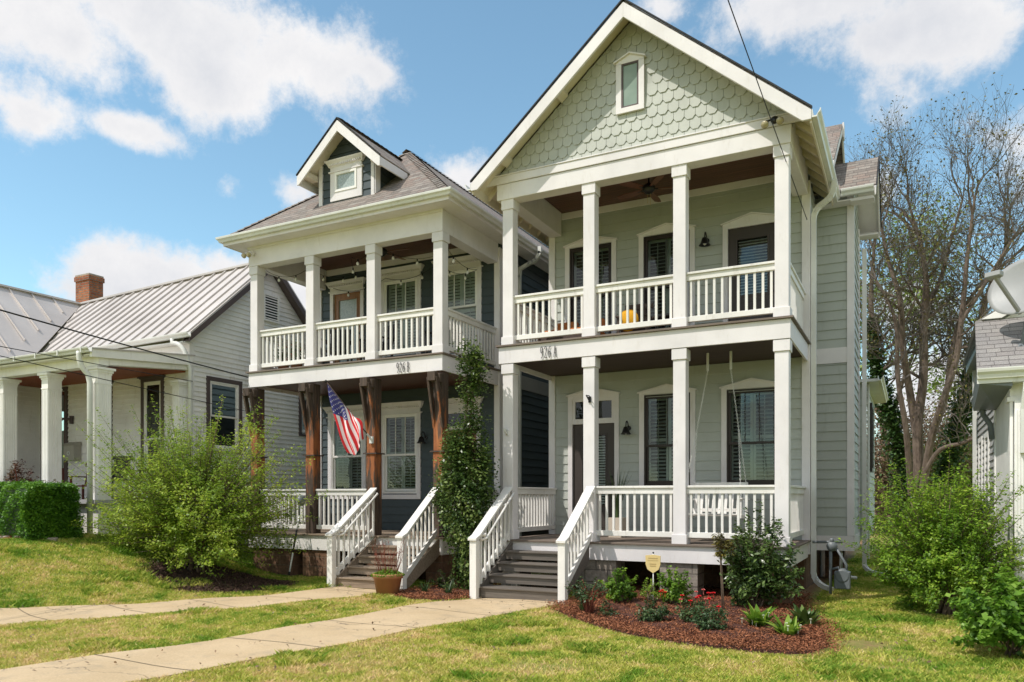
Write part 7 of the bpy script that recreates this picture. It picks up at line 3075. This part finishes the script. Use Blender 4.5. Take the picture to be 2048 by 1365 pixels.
def small_things():
    # shield sign
    x, y = -3.35, 11.0
    zg = gz(x, y)
    o = thing('shield_sign', 'weathered yellow shield-shaped yard sign on a white stake in the mulch bed', 'yard sign', (x, y, zg))
    m = MB()
    P = [(-0.115, 0.13), (0, 0.145), (0.115, 0.13), (0.112, 0.0), (0.085, -0.075), (0.0, -0.13), (-0.085, -0.075), (-0.112, 0.0)]
    zc = -0.99
    m.hexa([(x + a, y - 0.006, zc + b) for a, b in P], [(x + a, y + 0.006, zc + b) for a, b in P])
    s = m.build('sign_panel', 'sign yellow', o, bevel=0.002)
    m = MB()
    for k, (a, b, w) in enumerate(((-0.07, 0.085, 0.14), (-0.08, 0.055, 0.16), (-0.05, 0.0, 0.10), (-0.045, -0.03, 0.09))):
        m.box(x + a, x + a + w, y - 0.009, y - 0.0065, zc + b, zc + b + (0.014 if k != 1 else 0.006))
    m.build('faded_print', 'sign mark', s)
    m = MB()
    m.tube([(x, y + 0.012, zg - 0.05), (x, y + 0.012, zc + 0.16)], 0.0085, 8)
    m.build('stake', 'vinyl white', o, True)
    m = MB()
    m.lathe([(0, 0), (0.014, 0.005), (0.014, 0.02), (0, 0.028)], (x, y + 0.012, zc + 0.158), 10)
    m.build('stake_cap', 'dark metal', o)
    # extension pole with a pruning head leaning on the slate deck
    p0, p1 = at(578, 1150, 11.35), at(603, 1006, 11.84)
    o = thing('extension_pole', 'long two-tone extension pole leaning against the slate house deck', 'pole', tuple(p0))
    d = (p1 - p0)
    m = MB()
    m.tube([tuple(p0), tuple(p0 + d * 0.04)], 0.022, 10)
    m.build('foot_cap', 'rubber black', o, True)
    m = MB()
    m.tube([tuple(p0 + d * 0.30), tuple(p0 + d * 0.62)], 0.019, 10)
    m.build('grip', 'rubber black', o, True)
    m = MB()
    m.tube([tuple(p0 + d * 0.04), tuple(p0 + d * 0.30)], 0.016, 10)
    m.tube([tuple(p0 + d * 0.62), tuple(p0 + d * 0.82)], 0.014, 10)
    m.build('shaft', 'aluminium white', o, True)
    m = MB()
    e = p0 + d * 0.82
    m.tube([tuple(e), tuple(e + Vector((0.01, 0.0, 0.32)))], 0.014, 8)
    m.lathe([(0.02, 0), (0.10, 0.02), (0.115, 0.05), (0.07, 0.10), (0.0, 0.11)], tuple(e + Vector((0.03, -0.02, 0.30))), 16, 'x')
    m.build('dusting_head', 'grey metal', o, True)
    # brass-ish hose bib bracket and empty flag brackets on the columns
    for i, (c, z, lb) in enumerate(((-6.24, 1.13, 'small metal bracket left on the front of the first sage porch column'), (-4.70, 1.62, 'small black arrow-like bracket on the second sage porch column'))):
        o = thing('pole_bracket', lb, 'bracket', (c, 11.90, z), 'brackets on the porch columns')
        m = MB()
        m.box(c - 0.022, c + 0.022, 11.878, 11.898, z - 0.05, z + 0.05)
        m.build('plate', 'dark metal' if i else 'aluminium white', o)
        m = MB()
        m.tube([(c, 11.88, z - 0.03), (c - 0.02, 11.79, z + 0.06)], 0.012 if i else 0.018, 8)
        m.tube([(c, 11.88, z + 0.03), (c + 0.03, 11.79, z + 0.05), (c - 0.02, 11.79, z + 0.06)], 0.008, 6)
        m.build('socket', 'dark metal' if i else 'aluminium white', o, True)
    # gas meter
    x, y = -1.14, 13.55
    zg = gz(x, y)
    o = thing('gas_meter', 'grey-green gas meter with regulator and pipes beside the bay foundation', 'gas meter', (x, y, zg))
    m = MB()
    m.box(x + 0.06, x + 0.30, y - 0.09, y + 0.09, zg + 0.12, zg + 0.40)
    m.lathe([(0, -0.10), (0.10, -0.10), (0.115, -0.08), (0.115, 0.08), (0.10, 0.10), (0, 0.10)], (x + 0.18, y, zg + 0.33), 20, 'y')
    m.build('meter_body', 'grey metal', o, bevel=0.01)
    m = MB()
    m.tube([(x, y, zg - 0.1), (x, y, zg + 0.86)], 0.024, 10)
    m.tube([(x, y, zg + 0.42), (x + 0.12, y, zg + 0.46), (x + 0.12, y, zg + 0.40)], 0.02, 8)
    m.tube([(x + 0.24, y, zg + 0.40), (x + 0.24, y, zg + 0.50), (x + 0.05, y, zg + 0.84)], 0.02, 8)
    m.tube([(x - 0.28, y + 0.05, zg + 0.86), (x + 0.18, y, zg + 0.88)], 0.022, 8)
    m.build('pipes', 'grey metal', o, True)
    m = MB()
    m.lathe([(0, -0.04), (0.075, -0.035), (0.085, 0), (0.075, 0.035), (0, 0.04)], (x + 0.02, y, zg + 0.80), 18, 'y')
    m.lathe([(0, 0), (0.035, 0), (0.035, 0.07), (0, 0.08)], (x + 0.02, y, zg + 0.86), 12)
    m.build('regulator', 'grey metal', o, True)
    # small white vent pipe
    o = thing('vent_pipe', 'thin white drain pipe with an elbow beside the gas meter', 'pipe', (-0.98, 15.6, -1.6))
    m = MB()
    m.tube([(-1.12, 15.45, -0.95), (-1.12, 15.45, -1.35)] + bend((-1.12, 15.45, -1.35), (-1.12, 15.45, -1.48), (-0.85, 15.3, -1.47), 4), 0.03, 10)
    m.build('pipe', 'aluminium white', o, True)
    # door bell lamp and mailbox on the cottage
    o = thing('mailbox', 'tan wall mailbox with an oval emblem beside the cottage door', 'mailbox', (-18.75, 12.17, 1.1))
    m = MB()
    m.box(-18.93, -18.50, 11.98, 12.17, 0.93, 1.30)
    m.hexa([(-18.95, 11.96, 1.30), (-18.48, 11.96, 1.30), (-18.48, 12.17, 1.30), (-18.95, 12.17, 1.30)], [(-18.95, 12.02, 1.36), (-18.48, 12.02, 1.36), (-18.48, 12.17, 1.40), (-18.95, 12.17, 1.40)])
    b = m.build('box', 'mustard box', o, bevel=0.005)
    m = MB()
    m.lathe([(0.035, 0), (0.055, 0), (0.055, -0.01), (0.035, -0.01), (0.035, 0)], (-18.72, 11.98, 1.10), 18, 'y')
    m.build('emblem', 'shutter white', b)
    o = thing('porch_light', 'small glass jelly-jar light on a bracket beside the cottage door', 'wall lamp', (-18.85, 12.17, 1.95))
    m = MB()
    m.box(-18.9, -18.8, 12.12, 12.17, 1.86, 2.06)
    m.tube([(-18.85, 12.14, 1.98), (-18.98, 11.98, 1.98)], 0.03, 8)
    m.build('bracket', 'brown trim', o)
    m = MB()
    m.tube([(-18.98, 11.98, 1.97), (-19.1, 11.9, 1.94)], [0.045, 0.03], 12)
    m.build('jar', 'bulb glass', o, True)
    for x, lb in ((-17.15, 'left white cord dangling from the cottage porch ceiling'), (-15.35, 'right white cord dangling from the cottage porch ceiling')):
        o = thing('hanging_cord', lb, 'cord', (x, 10.9, 2.86))
        m = MB()
        m.tube([(x, 10.4, 2.86), (x, 10.4, 2.1)], 0.006, 5)
        m.tube([(x, 10.4, 2.1), (x + .01, 10.4, 1.72)], 0.012, 6)
        m.lathe([(0, -.02), (.025, 0), (0, .02)], (x + .01, 10.4, 1.70), 10)
        m.build('cord', 'vinyl white', o, True)


small_things()


def dish(label, C0, N, rx, ry, arm_to, size, name='satellite_dish', pole=None):
    C0, N = Vector(C0), Vector(N).normalized()
    o = thing(name, label, 'satellite dish', tuple(C0), 'satellite dishes on the bungalow roof')
    U = Vector((0, 0, 1)).cross(N).normalized()
    W = N.cross(U).normalized()
    m = MB()
    rings, K = 8, 40
    vs, fs = [], []
    for side_ in (0, 1):
        for r in range(rings + 1):
            f = r / rings
            for k in range(K):
                a = 2 * PI * k / K
                p = C0 + U * rx * f * math.cos(a) + W * ry * f * math.sin(a) + N * (0.09 * f * f - 0.012 * side_)
                vs.append(tuple(p))
    n1 = (rings + 1) * K
    for s_ in (0, 1):
        for r in range(rings):
            for k in range(K):
                q = (r * K + k, r * K + (k + 1) % K, (r + 1) * K + (k + 1) % K, (r + 1) * K + k)
                fs.append(tuple(i + s_ * n1 for i in q))
    for k in range(K):
        fs.append((rings * K + k, rings * K + (k + 1) % K, n1 + rings * K + (k + 1) % K, n1 + rings * K + k))
    m.add(vs, fs)
    m.build('reflector', 'dish grey', o, True, uv=False)
    A = Vector(arm_to)
    m = MB()
    st = C0 - W * ry * 0.92 + N * 0.02
    m.beam(tuple(st), tuple(A), 0.045, 0.05)
    m.build('feed_arm', 'dish arm', o, bevel=0.006)
    m = MB()
    d = (C0 - A).normalized()
    m.beam(tuple(A - U * size), tuple(A + U * size), 0.07, 0.10, d)
    m.tube([tuple(A), tuple(A + d * 0.10)], [0.035, 0.045], 14)
    m.tube([tuple(A - U * size * 0.8), tuple(A - U * size * 0.8 + d * 0.08)], [0.03, 0.04], 14)
    m.build('receiver', 'dish grey', o, bevel=0.008)
    if pole:
        m = MB()
        m.tube([tuple(C0 - N * 0.06), tuple(C0 - N * 0.12 - Vector((0, 0, 0.12))), pole[0]], 0.03, 12)
        for a in range(4):
            dx, dy = 0.11 * math.cos(a * 1.57 + .6), 0.09 * math.sin(a * 1.57 + .6)
            m.beam((pole[0][0], pole[0][1], pole[0][2] + 0.06), (pole[0][0] + dx, pole[0][1] + dy, pole[0][2] + dy * 0.66 + 0.01), 0.03, 0.02)
        m.build('mast', 'grey metal', o, True)
    return o


dish('large pale grey satellite dish on a roof mast, facing left at the right edge', (1.42, 12.55, 2.86), (-0.52, -0.80, 0.30), 0.46, 0.42, (1.005, 12.02, 2.96), 0.10, pole=((1.36, 12.45, 2.02),))


# overhead wires
def wire(label, pts, sag, r, group='overhead wires'):
    a, b = Vector(pts[0]), Vector(pts[1])
    P = []
    n = 40
    for k in range(n + 1):
        f = k / n
        p = a * (1 - f) + b * f
        p.z -= sag * 4 * f * (1 - f)
        P.append(tuple(p))
    m = MB()
    m.tube(P, r, 6)
    o = m.build('overhead_wire', 'rubber black', None, True, uv=False)
    tag(o, label, 'wire', group)


def wire_px(label, a, b, r, sag=0.0, ext=2.2):
    p, q = at(*a), at(*b)
    wire(label, (q + (p - q) * ext, q), sag, r)


wire_px('wire running from the sage house corner up past the gable floodlight', (1436, -60, 8.0), (1614, 440, 13.88), 0.0065, 0.03, 4.0)
wire_px('thick dark wire crossing the cottage roof and ending at the slate house corner', (-60, 590, 6.5), (500, 756, 12.0), 0.013, 0.10)
wire_px('thin upper wire crossing the cottage gutter to its corner', (-60, 678, 6.5), (385, 763, 12.1), 0.007, 0.03)
wire_px('thin lowest wire sloping past the cottage corner column to the slate house', (-60, 696, 6.5), (560, 838, 13.6), 0.007, 0.02)
